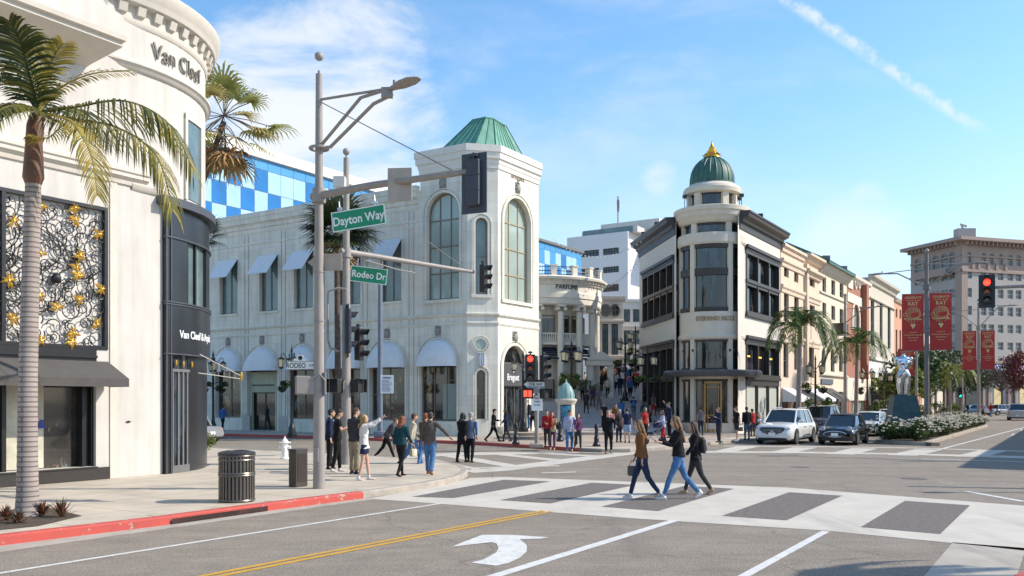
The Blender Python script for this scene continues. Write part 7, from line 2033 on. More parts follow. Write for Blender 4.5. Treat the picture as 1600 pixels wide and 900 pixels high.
def bez(pts, n):
 """Catmull-Rom through 3-D points"""
 out = []; m = len(pts)
 for i in range(m-1):
  p0, p1, p2, p3 = pts[max(i-1, 0)], pts[i], pts[i+1], pts[min(i+2, m-1)]
  for j in range(n):
   t = j/n; out.append(0.5*((2*p1)+(p2-p0)*t+(2*p0-5*p1+4*p2-p3)*t*t+(3*p1-p0-3*p2+p3)*t**3))
 out.append(pts[-1].copy()); return out
def frond(parent, pts, L=.55, mats=None, nleaf=46, seed=0, droop=.7, rr=.022, local=False, start=.12, w=.020, spread=1.0, segs=3):
 rng = random.Random(seed); path = bez([V3(p) for p in pts], 10); n = len(path); b = MB()
 b.tube(path, [rr*(1-.85*i/n)+.003 for i in range(n)], 5)
 nleaf = int(nleaf*1.1)
 for i in range(nleaf):
  f = start+(1-start)*i/nleaf; x = f*(n-1); k = min(int(x), n-2); p = path[k].lerp(path[k+1], x-k); t = (path[k+1]-path[k]).normalized()
  side = t.cross(V3((0, 0, 1)))
  if side.length < .1: side = V3((1, 0, 0))
  side.normalize(); up = side.cross(t).normalized()
  Lf = L*(sin(pi*(.12+.80*f)))**.6*rng.uniform(.9, 1.1)
  for sg in (-1, 1):
   d = (side*sg*spread+t*(.55+.5*f)+up*.25+V3((rng.gauss(0, .06), rng.gauss(0, .06), rng.gauss(0, .06)))).normalized()
   q = p.copy(); prev = None; ww = w*rng.uniform(.8, 1.2)
   wd = t*.9+up*.25*sg; vs = []
   for s_ in range(segs+1):
    g = s_/segs; wq = ww*(.6+.9*g)*(1-g**3)+.001
    vs += [q+wd*wq, q-wd*wq]
    d = (d+V3((0, 0, -1))*droop*(.35+.5*g)).normalized(); q = q+d*Lf/segs
   b.cm = rng.choice(range(len(mats))) if rng.random() < .45 else 0
   b.add(vs, [(2*s_, 2*s_+1, 2*s_+3, 2*s_+2) for s_ in range(segs)])
 return b.build('frond', mats, parent, local=local)

def near_palm():
 Yb = 14.95; base = G(43, 806, SW); top = P(52, 285, Yb+.1)
 t = thing('king_palm', 'tall palm with grey ringed trunk and brown crownshaft in front of the white store', 'palm tree', base)
 path = bez([V3(base), base.lerp(top, .35)+V3((-.03, 0, 0)), base.lerp(top, .7)+V3((-.02, 0, 0)), top], 8); n = len(path)
 b = MB(); rad = [.165*(1-.28*i/n)+(.05*math.exp(-i/1.5)) for i in range(n)]
 P2 = []; R2 = []
 K = 90
 for i in range(K+1):
  x = i/K*(n-1); k = min(int(x), n-2); P2.append(path[k].lerp(path[k+1], x-k)); r = rad[k]+(rad[k+1]-rad[k])*(x-k)
  R2.append(r*(1.0+.035*(i % 2)))
 b.tube(P2, R2, 18); b.build('trunk', M_trunk, t, smooth=True, angle=80)
 c0, c1, c2 = top, P(53, 225, Yb+.1), P(57, 178, Yb+.1)
 b = MB(); b.tube([c0+V3((0, 0, -.03)), c0+V3((0, 0, .08)), c0.lerp(c1, .4), c1, c1.lerp(c2, .6), c2], [.13, .17, .16, .135, .14, .10], 16); b.build('crownshaft', M_shaft, t, smooth=True)
 C0 = P(60, 176, Yb+.05)
 def fr(pix, L, mats, nl, seed, droop=.8, **k):
  pts = [C0]+[P(x, y, Yb+dy) for x, y, dy in pix]; frond(t, pts, L, mats, nl, seed, droop, **k)
 Y_, G_, O_ = [MF2, MF1, MF1], [MF1, MF3, MF2], [MF1, MF3]
 fr([(115, 168, -.3), (195, 158, -.5), (262, 192, -.6), (303, 268, -.7)], .98, [MF1, MF2, MF3], 60, 1, .95, segs=4)
 fr([(115, 186, -.5), (185, 200, -.9), (245, 245, -1.1), (270, 330, -1.2)], .92, [MF1, MF2, MF2], 56, 2, .9, segs=4)
 fr([(95, 183, -.9), (120, 200, -1.2), (143, 245, -1.4), (152, 306, -1.5)], .62, [MF2, MF2, MF1], 48, 3, .7)
 fr([(78, 150, .2), (110, 128, .3), (150, 114, .4), (204, 111, .5)], .34, [MF2, MF1], 40, 4, .5)
 fr([(70, 140, .1), (76, 110, .1), (86, 86, .0), (99, 67, -.1)], .46, [MF2, MF2, MF1], 38, 5, .4)
 fr([(52, 140, -.2), (40, 95, -.5), (30, 60, -.7), (14, 32, -.9)], .62, [MF3, MF1], 50, 6, .6)
 fr([(42, 150, .1), (15, 118, .2), (-20, 105, .3), (-70, 120, .4)], .6, [MF3, MF1], 46, 7, .8)
 fr([(38, 165, -.2), (5, 165, -.4), (-35, 185, -.5), (-75, 240, -.6)], .6, [MF1, MF3], 46, 8, .9)
 fr([(45, 150, .6), (25, 110, 1.2), (0, 70, 1.7), (-20, 45, 2.1)], .55, [MF3, MF1], 44, 9, .6)
 fr([(50, 172, -.7), (20, 165, -1.3), (-10, 180, -1.8), (-40, 220, -2.2)], .55, [MF1, MF3], 44, 10, .8)
 fr([(90, 168, .8), (120, 172, 1.5), (150, 190, 2.0), (175, 225, 2.4)], .6, [MF3, MF1], 46, 11, .8)
 fr([(62, 150, .5), (55, 120, .9), (35, 90, 1.2), (45, 55, 1.5)], .5, [MF3, MF1], 42, 12, .5)
 fr([(82, 186, -.2), (95, 195, -.4), (75, 215, -.8), (50, 212, -1.0)], .35, [MF2, MF1], 30, 13, .6)
near_palm()

def king_palm(label, base, zc, L, seed, lean=(0, 0), r=.17, mats=None, n=13, group=None, rise=1.25, lf=.55):
 t = thing('king_palm', label, 'palm tree', base, 0, group); rng = random.Random(seed)
 top = V3((base.x+lean[0], base.y+lean[1], zc-.9)); b = MB(); path = bez([V3(base), V3(base).lerp(top, .5), top], 8); m = len(path)
 b.tube(path, [r*(1-.35*i/m)+.05*math.exp(-i) for i in range(m)], 12); b.build('trunk', M_trunk, t, smooth=True)
 b = MB(); b.tube([top-V3((0, 0, .05)), top+V3((0, 0, .4)), top+V3((0, 0, .95))], [.10, .15, .08], 10); b.build('crownshaft', mat('green_crownshaft', (.12, .14, .05), .5), t, smooth=True)
 c = top+V3((0, 0, .9))
 for i in range(n):
  a = 2*pi*i/n+rng.uniform(-.25, .25); up = rng.uniform(.15, 1.0)*rise; LL = L*rng.uniform(.85, 1.15)
  d = V3((cos(a), sin(a), 0))
  pts = [c, c+d*LL*.25+V3((0, 0, LL*.32*up)), c+d*LL*.6+V3((0, 0, LL*.42*up-.05*LL)), c+d*LL*.9+V3((0, 0, LL*(.30*up-.30))), c+d*LL*1.05+V3((0, 0, LL*(.10*up-.62)))]
  frond(t, pts, L*lf*.55, mats or [MF3, MF1, MF2], 30, seed*50+i, .5, .03, start=.1, w=.042, segs=2)
 return t
king_palm('large king palm with spreading fronds before the peach shop building', V3(((1247-800)/F*50, 50.0, SW)), CH+(HY-512)/F*50, 2.1, 5, (.1, 0), .17, [ML2, ML3, MF3, ML3], 17)
king_palm('second king palm farther along the avenue near the grey stone building', V3(((1337-800)/F*63, 63.0, SW)), CH+(HY-538)/F*63, 2.1, 6, (.1, 0), .17, [ML2, ML3, MF3], 17)
king_palm('small king palm in front of the far hotel beyond the rose bed', V3(((1484-800)/F*98, 98.0, SW)), CH+(HY-580)/F*98, 2.9, 7, (0, 0), .2, [ML3, MF2, MF3], 14)
king_palm('yellowish palm beyond the rose bed just right of the nearer median lamp', V3(((1462-800)/F*112, 112.0, SW)), CH+(HY-590)/F*112, 2.8, 8, (0, 0), .2, [ML2, ML3], 12)

def fan_leaf(b, c, d, L, rng, pet, nb=20, droop=.5, mi=0):
 """petiole then a fan of blades"""
 d = d.normalized(); side = d.cross(V3((0, 0, 1)));
 if side.length < .1: side = V3((1, 0, 0))
 side.normalize(); up = side.cross(d).normalized()
 h = c+d*pet+V3((0, 0, -pet*pet*.10)); b.cm = 1; b.tube([c, c.lerp(h, .5)+up*.05, h], .018, 4); b.cm = mi
 for k in range(nb):
  a = (k/(nb-1)-.5)*pi*1.35; dd = (d*cos(a)+side*sin(a)+up*.12*cos(a)).normalized(); q = h.copy(); vs = []; wv = dd.cross(up).normalized(); Lb = L*(.72+.28*cos(a))*rng.uniform(.9, 1.1)
  for s_ in range(4):
   g = s_/3; w = .045*(.35+1.3*g*(1.25-g))*(1-g**5)+.001; w *= L
   vs += [q+wv*w, q-wv*w]
   dd = (dd+V3((0, 0, -1))*droop*g*g*1.2).normalized(); q = q+dd*Lb/3
  b.add(vs, [(0, 1, 3, 2), (2, 3, 5, 4), (4, 5, 7, 6)])
def fan_palm(label, base, c, L, seed, nl, mats, dead=0, r=.16, dark=False, pet=.6, tm=None):
 t = thing('fan_palm', label, 'palm tree', base); rng = random.Random(seed); b = MB()
 path = bez([V3(base), V3(base).lerp(c, .5)+V3((base.x-c.x, base.y-c.y, 0))*.25, c-V3((0, 0, .1))], 8); m = len(path)
 b.tube(path, [r*(1-.2*i/m) for i in range(m)], 12); b.build('trunk', tm or M_bark, t, smooth=True)
 for i in range(nl):
  a = i*2.39996; e = rng.uniform(-.75, 1.05) if not dark else rng.uniform(-.6, 1.3)
  d = V3((cos(a)*cos(e), sin(a)*cos(e), sin(e))); fb = MB()
  fan_leaf(fb, c+V3((0, 0, .1)), d, L*rng.uniform(.85, 1.1), rng, pet*rng.uniform(.8, 1.3), 20, .75 if dark else 1.5, rng.choice((0, 0, 2)))
  fb.build('fan_leaf', mats, t)
 if dead:
  fb = MB()
  for i in range(dead):
   a = i*2.39996; e = rng.uniform(-1.35, -.35); d = V3((cos(a)*cos(e), sin(a)*cos(e), sin(e)))
   fan_leaf(fb, c+V3((0, 0, -.1-rng.random()*.9)), d, L*.95, rng, pet*rng.uniform(.4, .9), 12, 1.2, rng.choice((0, 2)))
  fb.build('dead_skirt', [MFd, M_bark, mat('frond_tan', (.30, .22, .08), .8, var=.3, trans=.2)], t)
 return t
fan_palm('fan palm with a skirt of dead orange leaves rising behind the white drum', V3((-13.5, 33.2, SW)), P(350, 185, 32), 1.05, 3, 26, [mat('fan_green', (.40, .40, .11), .5, var=.3, scale=2, trans=.45), M_bark, mat('fan_yellow', (.50, .42, .14), .5, var=.3, trans=.3)], 20, .12, pet=1.35)
fan_palm('dark fan palm with brown trunk in front of the tower store wall', G(528, 684, SW), P(526, 362, 46.3), 1.5, 4, 44, [mat('fan_dark', (.03, .05, .02), .55, var=.3, trans=.15), M_bark, mat('fan_dark2', (.05, .075, .025), .55, var=.3, trans=.15)], 6, .17, True, pet=.95, tm=mat('palm_bark_red', (.13, .09, .07), .9, var=.4, scale=5, bump=.5))
fan_palm('small dark fan palm just right of the curved black entrance', V3(((318-800)/F*50, 50.0, SW)), P(318, 372, 50), .9, 14, 22, [mat('fan_dark', (.03, .05, .02)), M_bark, mat('fan_dark2', (.05, .075, .025))], 0, .17, True, pet=.6)

def tree(name, label, base, H, r, seed, mats, n=2200, leaf=.28, trunk=.2, bare=False, group=None):
 t = thing(name, label, 'tree', base, 0, group); rng = random.Random(seed)
 b = MB(); top = V3((base[0], base[1], base[2]+H*.45)); b.tube([V3(base), V3(base).lerp(top, .5)+V3((.1, 0, 0)), top], [trunk, trunk*.8, trunk*.6], 8)
 for i in range(10 if not bare else 34):
  a = i*2.4; e = rng.uniform(.3, 1.2); d = V3((cos(a)*cos(e), sin(a)*cos(e), sin(e))); L_ = r*rng.uniform(.7, 1.1)*(1.0 if not bare else 1.25)
  s_ = top+V3((0, 0, rng.uniform(-.3, .25)*H*.3)); m1 = s_+d*L_*.5+V3((rng.gauss(0, .1), rng.gauss(0, .1), .1)); b.tube([s_, m1, s_+d*L_+V3((rng.gauss(0, .2), rng.gauss(0, .2), .3))], [trunk*.4, trunk*.22, .02], 5)
  if bare:
   for q in range(5): d2 = (d+V3((rng.gauss(0, .6), rng.gauss(0, .6), rng.gauss(0, .5)))).normalized(); b.tube([m1, m1+d2*L_*.5], [.03, .008], 3)
 b.build('trunk', M_bark, t, smooth=True)
 leaf_cloud('crown', mats, t, (base[0], base[1], base[2]+H*.66), (r, r, H*.38), n*2 if not bare else n//4, leaf, seed)
 # leaf_cloud is built in world space
 return t
for i, (px, Y, H, r, mm, bare, lb) in enumerate((
 (1428, 90, 7.5, 3.2, [ML1, ML2], False, 'dark green round tree behind the nearer median lamp'),
 (1452, 104, 8.5, 3.6, [ML1, ML4, ML2], False, 'dark tree below the right large banner'),
 (1474, 122, 9.5, 3.8, [ML1, ML1, ML4], False, 'tall dark tree before the hotel awnings'),
 (1407, 84, 5.0, 2.4, [ML2, ML3], False, 'bright green small tree behind the silver statue'),
 (1508, 150, 9.0, 4.0, [ML1, ML4], False, 'dark tree beneath the smaller banners'),
 (1530, 160, 10.0, 4.2, [ML4, M_bark], True, 'thin brown half bare tree left of the hotel awning'),
 (1565, 150, 9.0, 4.0, [ML4, M_bark], True, 'bare grey twiggy tree in front of the hotel'),
 (1584, 140, 9.5, 2.3, [mat('leaf_red', (.20, .03, .03), .6), mat('leaf_rust', (.15, .07, .05), .6)], False, 'red leaved tree before the hotel at the right edge'),
 (1612, 150, 8.0, 3.0, [ML4, M_bark], True, 'bare tree cut by the right edge'))):
 tree('street_tree', lb, ((px-800)/F*Y, Y, SW), H, r, 100+i, mm, 1500, .36, .22, bare)

def shrub(name, label, p, r, seed, mats, n=700, leaf=.1, cat='bush', pot=None, group=None):
 t = thing(name, label, cat, p, 0, group)
 leaf_cloud('foliage', mats, t, (0, 0, r[2]*.95+(pot or 0)), r, n, leaf, seed, local=True)
 b = MB();
 for k in range(5): b.tube([(0, 0, pot or 0), (r[0]*.5*cos(k*1.3), r[1]*.5*sin(k*1.3), (pot or 0)+r[2])], .02, 4)
 b.build('stems', M_bark, t, local=True)
 if pot: b = MB(); b.lathe([(.22, 0), (.3, pot*.6), (.34, pot), (.28, pot), (.26, pot-.04), (.01, pot-.04)], 14); b.build('pot', M_kerb, t, local=True, smooth=True)
 return t
shrub('low_bush', 'small round green bush at the foot of the black entrance', G(319, 706, SW), (.42, .42, .42), 5, [ML2, ML3, ML2], 900, .07)
# bright shrub behind the kiosk, sago by the pavilion
shrub('flowering_shrub', 'bright yellow green shrub behind the kiosk dome', V3(((893-800)/F*54, 54.0, ramp_z(54)+1.5)), (.85, .7, .6), 8, [ML3, mat('leaf_bright', (.30, .36, .05), .6, trans=.2), ML2], 900, .12, pot=.4)
def sago(label, p, L, seed, mats=None, n=16, name='sago_palm'):
 t = thing(name, label, 'plant', p); rng = random.Random(seed)
 b = MB(); b.lathe([(.3, 0), (.4, .5), (.42, .55), (.1, .56)], 12); b.build('planter', M_kerb, t, local=True)
 for i in range(n):
  a = i*2.4; up = rng.uniform(.2, 1.2); d = V3((cos(a), sin(a), 0)); c = V3((0, 0, .55))
  frond(t, [c, c+d*L*.4+V3((0, 0, L*.5*up)), c+d*L*.8+V3((0, 0, L*.5*up)), c+d*L*1.05+V3((0, 0, L*.25*up))], L*.25, mats or [ML1, MF3], 18, seed+i, .2, .015, local=True, w=.03, segs=1)
sago('dark spiky palm plant in a planter on the hill lane', V3(((923-800)/F*60, 60.0, ramp_z(60)+.3)), 1.3, 4)
# reddish ground plants at the near palm
king_palm('king palm standing out of frame on the right sidewalk', V3((13.0, 10.6, SW)), 6.6, 1.1, 77)
for i, (px, py, r_, lb) in enumerate(((10, 813, .26, 'spiky rust red plant left of the near palm trunk, at the picture edge'), (28, 817, .24, 'spiky rust red plant just left of the near palm trunk'), (66, 806, .28, 'spiky rust red plant just right of the near palm trunk'), (96, 808, .32, 'largest spiky rust red plant at the right end of the planting'), (-12, 818, .3, 'spiky rust red plant cut by the left edge'))):
 p = G(px, py, SW); t = thing('red_cordyline', lb, 'plant', p, 0, 'rust red plants around the near palm'); rng = random.Random(i); b = MB()
 for k in range(46):
  a = k*2.4; e = rng.uniform(.3, 1.45); d = V3((cos(a)*cos(e), sin(a)*cos(e), sin(e))); L_ = r_*rng.uniform(.8, 1.3); s_ = d.cross(V3((0, 0, 1)))
  if s_.length < .05: s_ = V3((1, 0, 0))
  s_ = s_.normalized()*.012; b.cm = k % 3
  m_ = d*L_*.6; e_ = d*L_+V3((0, 0, -.05)); b.add([-s_, s_, m_+s_*1.4, m_-s_*1.4, e_], [(0, 1, 2, 3), (3, 2, 4)])
 b.build('leaves', [mat('rust_leaf', (.20, .05, .03), .6), mat('rust_leaf2', (.10, .04, .025), .6), ML4], t, local=True)
p0 = [G(x, y, SW) for x, y in ((-60, 842), (-40, 806), (60, 790), (128, 806), (60, 822), (-20, 830))]
struct(sheet('planting_soil', [(p.x, p.y) for p in p0], SW+.004, mat('soil', (.10, .075, .05), .95)))
for i, (px, Y, lb) in enumerate(((1272, 57.5, 'clipped round shrub in a pot under the first avenue lamp'), (1292, 61, 'loose green shrub in a pot before the grey shop awning'), (1362, 72, 'leafy potted shrub right of the second avenue palm'), (1378, 78, 'leafy potted shrub under the farther avenue lamps'), (1400, 88, 'leafy potted shrub just left of the statue pedestal'))):
 shrub('potted_shrub', lb, V3(((px-800)/F*Y, Y, SW)), (.75, .75, .8), 70+i, [ML1, ML2, ML3], 600, .16, pot=.6, group='potted shrubs along the avenue shops')
for i, (px, Y, w, lb) in enumerate(((1470, 108, 4.2, 'clipped dark hedge beyond the rose bed'), (1492, 104, 2.6, 'clipped bright hedge box near the distant signal post'), (1440, 100, 3.5, 'green hedge behind the nearer median lamp'))):
 shrub('hedge', lb, V3(((px-800)/F*Y, Y, SW)), (w/2, .9, .8), 90+i, [ML3, ML2] if i else [ML1, ML2], 700, .2)


# ================================================================ PEOPLE
import numpy as np
def fold(me, am, fq, seed):
 """cloth folds / hair strands : displace along the normal by a sum of crossed waves"""
 n = len(me.vertices); co = np.empty(n*3, 'f'); me.vertices.foreach_get('co', co); co = co.reshape(-1, 3); no = np.empty(n*3, 'f'); me.vertex_normals.foreach_get('vector', no); no = no.reshape(-1, 3)
 r = np.random.RandomState(seed % 9999); d = np.zeros(n, 'f')
 for i in range(7):
  k = r.normal(size=3)*np.array(fq)*(1+.35*i); d += np.sin(co @ k+r.uniform(0, 6.28)+1.5*np.sin(co @ (k[::-1]*.6)))/(1+.3*i)
 me.vertices.foreach_set('co', (co+no*(d*am)[:, None]).ravel()); me.update()
SKN = [mat('skin_light', (.58, .34, .24), .55, var=.06), mat('skin_tan', (.40, .22, .14), .55, var=.06), mat('skin_dark', (.20, .11, .07), .55, var=.06)]
M_eye = mat('eye_dark', (.02, .015, .012), .3)
HC = {'dark': (.018, .013, .01), 'brown': (.07, .035, .018), 'blond': (.42, .27, .10), 'red': (.28, .08, .03), 'grey': (.45, .43, .40), 'honey': (.20, .10, .035)}
CC = {'black': (.014, .014, .016), 'navy': (.02, .03, .07), 'white': (.72, .70, .68), 'cream': (.62, .56, .42), 'brown': (.20, .09, .035), 'jeans': (.09, .20, .40), 'darkjeans': (.025, .04, .085),
      'khaki': (.30, .25, .17), 'grey': (.17, .16, .165), 'taupe': (.13, .105, .095), 'teal': (.012, .06, .075), 'red': (.42, .03, .03), 'blue': (.05, .14, .35), 'lavender': (.50, .52, .66),
      'pink': (.60, .25, .30), 'purple': (.13, .05, .13), 'shorts': (.32, .42, .55), 'green': (.05, .12, .06), 'tan': (.45, .33, .20), 'charcoal': (.05, .05, .055), 'slate': (.12, .15, .21), 'olive': (.12, .12, .06)}
def cmat(c): return mat('cloth_'+c, CC[c], .9, var=.22, scale=7, bump=.8, bscale=12, spec=.2)
def hand(mb, w, d, side, curl=.5, s=1.0):
 """palm plus four fingers and a thumb; w wrist point, d forearm direction, side = thumb side"""
 d = d.normalized(); sd_ = (side-d*side.dot(d)).normalized(); nn = d.cross(sd_)
 mb.tube([w-d*.02*s, w+d*.03*s, w+d*.075*s, w+d*.088*s], [(.024*s, .018*s), (.036*s, .016*s), (.040*s, .014*s), (.034*s, .010*s)], 8, side=sd_)
 for k, L in enumerate((.068, .076, .070, .055)):
  o = w+d*.082*s+sd_*(.028-.0185*k)*s; a = o+d*L*.45*s+nn*curl*.012*s; c = a+(d*(1-curl*.6)+nn*curl).normalized()*L*.55*s; mb.tube([o-d*.01*s, a, c], [.0092*s, .0086*s, .0065*s], 5)
 o = w+d*.028*s+sd_*.028*s; a = o+(d*.6+sd_*.7)*.035*s; c = a+(d*.9+sd_*.15+nn*.4*curl).normalized()*.032*s; mb.tube([o, a, c], [.012*s, .0105*s, .0075*s], 5)
def person(label, pos, H, heading, pose, hair='dark', hl='short', top='black', topk='tee', bot='darkjeans', botk='trousers', shoe='black', skin=0, bag=None, hi=False, female=False, group=None, cap=None, open_=None, seed=0, lean=None, extra=None):
 rng = random.Random(seed); k = H/1.75
 t = thing('person', label, 'person', pos, R(heading)-pi/2, group)
 ph = pose.get('ph', 1.0)      # stride amount
 la, lb = pose.get('legs', ((0.0, .04), (0.02, .06)))
 ln = lean if lean is not None else pose.get('lean', .03)
 hipz = .92; hw = .085 if not female else .088
 def leg(sg, a, bnd, sp=.0):
  h = V3((sg*hw, 0, hipz-.03)); kn = h+V3((sg*(.015+sp), sin(a)*.43, -cos(a)*.43)); an = kn+V3((0, sin(a-bnd)*.41, -cos(a-bnd)*.41)); return h, kn, an, a-bnd
 L1 = leg(-1, *la); L2 = leg(1, *lb); dz = .075-min(L1[2].z, L2[2].z)
 sh = V3((0, 0, dz)); L1 = tuple(x+sh if i < 3 else x for i, x in enumerate(L1)); L2 = tuple(x+sh if i < 3 else x for i, x in enumerate(L2))
 hc = V3((0, 0, hipz+dz)); Rm = Matrix.Rotation(-ln, 3, 'X')
 def up(x, y, z): return hc+Rm @ V3((x, y, z))
 sw = .185 if not female else .162
 arms = []
 for sg, (f, ab, el, tw) in zip((-1, 1), pose.get('arms', ((.1, .1, .25, 0), (-.1, .1, .25, 0)))):
  s_ = up(sg*sw, 0, .49); d = Rm @ V3((sg*sin(ab)*cos(f), sin(f)*cos(ab)*1.0, -cos(f)*cos(ab))); d.normalize(); e = s_+d*.275
  f2 = f+el; d2 = Rm @ V3((sg*sin(ab)*.4-sg*tw, sin(f2), -cos(f2))); d2.normalize(); w = e+d2*.245; arms.append((s_, e, w, d2, V3((-sg, .3, 0))))
 yaw = pose.get('yaw', 0.0); nod = pose.get('nod', 0.0)
 neck = up(0, .0, .545); hd = up(0, .035, .70); Hm = Matrix.Translation(hd) @ Matrix.Rotation(yaw, 4, 'Z') @ Matrix.Rotation(-nod-ln*.4, 4, 'X')
 vx = .014 if hi else (.019 if Vector(pos).y < 50 else .026)
 S3 = Matrix.Scale(k, 4)
 X = V3((1, 0, 0))
 # ---- body (one surface)
 b = MB(); f_ = .86
 b.tube([up(0, 0, -.06), up(0, 0, .05), up(0, 0, .2), up(0, .0, .38), up(0, 0, .48), up(0, 0, .53)], [(.13, .09), (.14, .10), (.115, .085), (.135, .09), (.15, .075), (.07, .06)], 12, side=X)
 b.tube([up(0, -.005, .50), up(0, .02, .64)], [.056 if not female else .048, .052 if not female else .046], 10)
 b.ell((0, 0, .02), (.074, .092, .105), 16, 12, Hm); b.ell((0, .035, -.055), (.05, .055, .055), 12, 8, Hm)
 b.tube([Hm @ V3((0, .085, .03)), Hm @ V3((0, .108, -.012)), Hm @ V3((0, .088, -.022))], [.010, .017, .010], 6)
 b.ell((0, .088, -.052), (.022, .010, .009), 8, 4, Hm)
 for sg in (-1, 1): b.ell((sg*.074, -.005, .0), (.010, .018, .028), 6, 6, Hm)
 for h_, kn, an, sa in (L1, L2):
  b.tube([h_+V3((0, 0, .05)), h_.lerp(kn, .35), kn+V3((0, 0, .02)), kn.lerp(an, .35), an], [.078, .072, .05, .048, .032], 10)
  fd = V3((0, cos(max(0, -sa)*.7), -sin(max(0, -sa)*.7))); b.tube([an+V3((0, -.02, -.01)), an+fd*.12+V3((0, 0, -.03))], [.032, .026], 8)
 for s_, e, w, d2, td in arms: b.tube([s_+(hc+V3((0, 0, .4))-s_)*.1, s_, s_.lerp(e, .5), e, e.lerp(w, .4), w], [.05, .050, .042, .036, .034, .023], 10)
 me = remesh(b.mesh(), vx, 2); me.transform(S3)
 bm = bmesh.new(); bm.from_mesh(me); bpy.data.meshes.remove(me)
 hb = MB()
 for s_, e, w, d2, td in arms: hand(hb, w, d2, td+V3((0, 0, .2)), pose.get('curl', .5))
 hm_ = hb.mesh(); hm_.transform(S3); hm_.polygons.foreach_set('use_smooth', [True]*len(hm_.polygons)); bm.from_mesh(hm_); bpy.data.meshes.remove(hm_)
 ne = len(bm.faces); eb = MB()
 for sg in (-1, 1):
  eb.ell((sg*.030, .082, .022), (.013, .008, .008), 6, 4, Hm); eb.ell((sg*.030, .084, .042), (.02, .006, .004), 6, 4, Hm)
 eb.ell((0, .095, -.052), (.02, .005, .003), 6, 4, Hm)
 em = eb.mesh(); em.transform(S3); em.polygons.foreach_set('material_index', [1]*len(em.polygons)); bm.from_mesh(em); bpy.data.meshes.remove(em)
 out = bpy.data.meshes.new('body'); bm.to_mesh(out); bm.free(); out.materials.append(SKN[skin]); out.materials.append(M_eye)
 o = bpy.data.objects.new('body', out); C.objects.link(o); o.parent = t
 def part(name, mb, m, vox=None, sm=2):
  me = remesh(mb.mesh(), vox or vx, sm)
  if name not in ('shoe', 'cap'):
   fold(me, .0026 if name != 'hair' else .0024, (17, 17, 13) if name != 'hair' else (60, 60, 10), seed)
  me.transform(S3); me.materials.append(m)
  o = bpy.data.objects.new(name, me); C.objects.link(o); o.parent = t; return o
 # ---- legs wear
 if botk != 'none':
  b = MB(); wd = 1.22 if botk == 'wide' else (1.0 if botk == 'leggings' else 1.12)
  b.tube([up(0, 0, .10), up(0, -.005, 0), hc+V3((0, -.01, -.10))], [(.145, .105), (.165 if female else .15, .12), (.15, .115)], 14, side=X)
  for h_, kn, an, sa in (L1, L2):
   if botk in ('shorts', 'skirt'): b.tube([h_+V3((0, 0, .04)), h_.lerp(kn, .5), h_.lerp(kn, .80 if botk == 'shorts' and not female else .45)], [.098, .098, .10], 12)
   else: b.tube([h_+V3((0, 0, .04)), h_.lerp(kn, .4), kn, kn.lerp(an, .35), kn.lerp(an, .97)], [.097, .086*wd, .060*wd, .058*wd, .042*wd if botk != 'wide' else .07], 12)
  part('shorts' if botk == 'shorts' else 'trousers', b, cmat(bot), None, 3)
 # ---- shoes
 for h_, kn, an, sa in (L1, L2):
  b = MB(); toe = max(0.0, -sa)*.8; fd = V3((0, cos(toe), -sin(toe))); nu = V3((0, sin(toe), cos(toe)))
  z0 = an-nu*.045; b.tube([z0-fd*.06, z0-fd*.02, z0+fd*.06-nu*.002, z0+fd*.13-nu*.01, z0+fd*.17-nu*.012], [(.032, .035), (.038, .042), (.043, .034), (.042, .024), (.03, .018)], 12, side=X)
  b.tube([an+V3((0, 0, .05)), an-nu*.03], [.042, .042], 10); part('shoe', b, cmat(shoe), None, 1)
 # ---- top
 b = MB(); j = topk in ('jacket', 'coat', 'sweater'); g = 1.12 if topk == 'jacket' else (1.15 if topk == 'coat' else 1.1)
 hem = -.02 if topk == 'tee' else (-.08 if topk in ('jacket', 'shirt') else (-.42 if topk == 'coat' else -.1))
 if female and topk == 'jacket': hem = .0
 ch = .145 if female else .158
 pts = [up(0, -.0, hem), up(0, -.005, hem*.4+.04), up(0, 0, .2), up(0, .01 if female else 0, .36), up(0, 0, .46), up(0, 0, .515), up(0, 0, .555)]
 rr = [(.175*g, .13*g), (.160*g, .118*g), (.130*g if female else .142*g, .103*g), (ch*g, .115*g), (ch*1.02*g, .10*g), (.105*g, .075*g), (.060, .055)]
 b.tube(pts, rr, 16, side=X)
 for s_, e, w, d2, td in arms:
  m_ = .5 if topk == 'tee' else .96; tip = s_.lerp(e, .62) if topk == 'tee' else e.lerp(w, .93)
  if topk != 'vest': b.tube([s_+(up(0, 0, .44)-s_)*.3, s_, s_.lerp(e, .5), tip if topk == 'tee' else e]+([] if topk == 'tee' else [e.lerp(w, .5), tip]), [.07, .066*g, .056*g, .052*g]+([] if topk == 'tee' else [.046*g, .040*g]), 12)
 if j or topk == 'shirt': b.tube([up(0, -.03, .54), up(0, -.025, .585)], [(.072, .06), (.066, .058)], 12, side=X)
 part({'tee': 'shirt', 'shirt': 'shirt', 'jacket': 'jacket', 'coat': 'coat', 'sweater': 'sweater', 'vest': 'vest'}[topk], b, cmat(top), None, 2)
 if topk == 'vest':
  b = MB()
  for s_, e, w, d2, td in arms: b.tube([s_, s_.lerp(e, .5), e, e.lerp(w, .9)], [.062, .056, .05, .042], 10)
  part('shirt_sleeves', b, cmat(open_ or 'blue'))
 elif open_:
  b = MB(); b.tube([up(0, .075, .0), up(0, .085, .3), up(0, .07, .5)], [(.05, .055), (.055, .05), (.045, .03)], 10, side=X); part('shirt', b, cmat(open_))
 # ---- hair
 hm = mat('hair_'+hair, HC[hair], .55, var=.35, scale=30, bump=.5, bscale=60, spec=.5, stretch=(4, 4, .4))
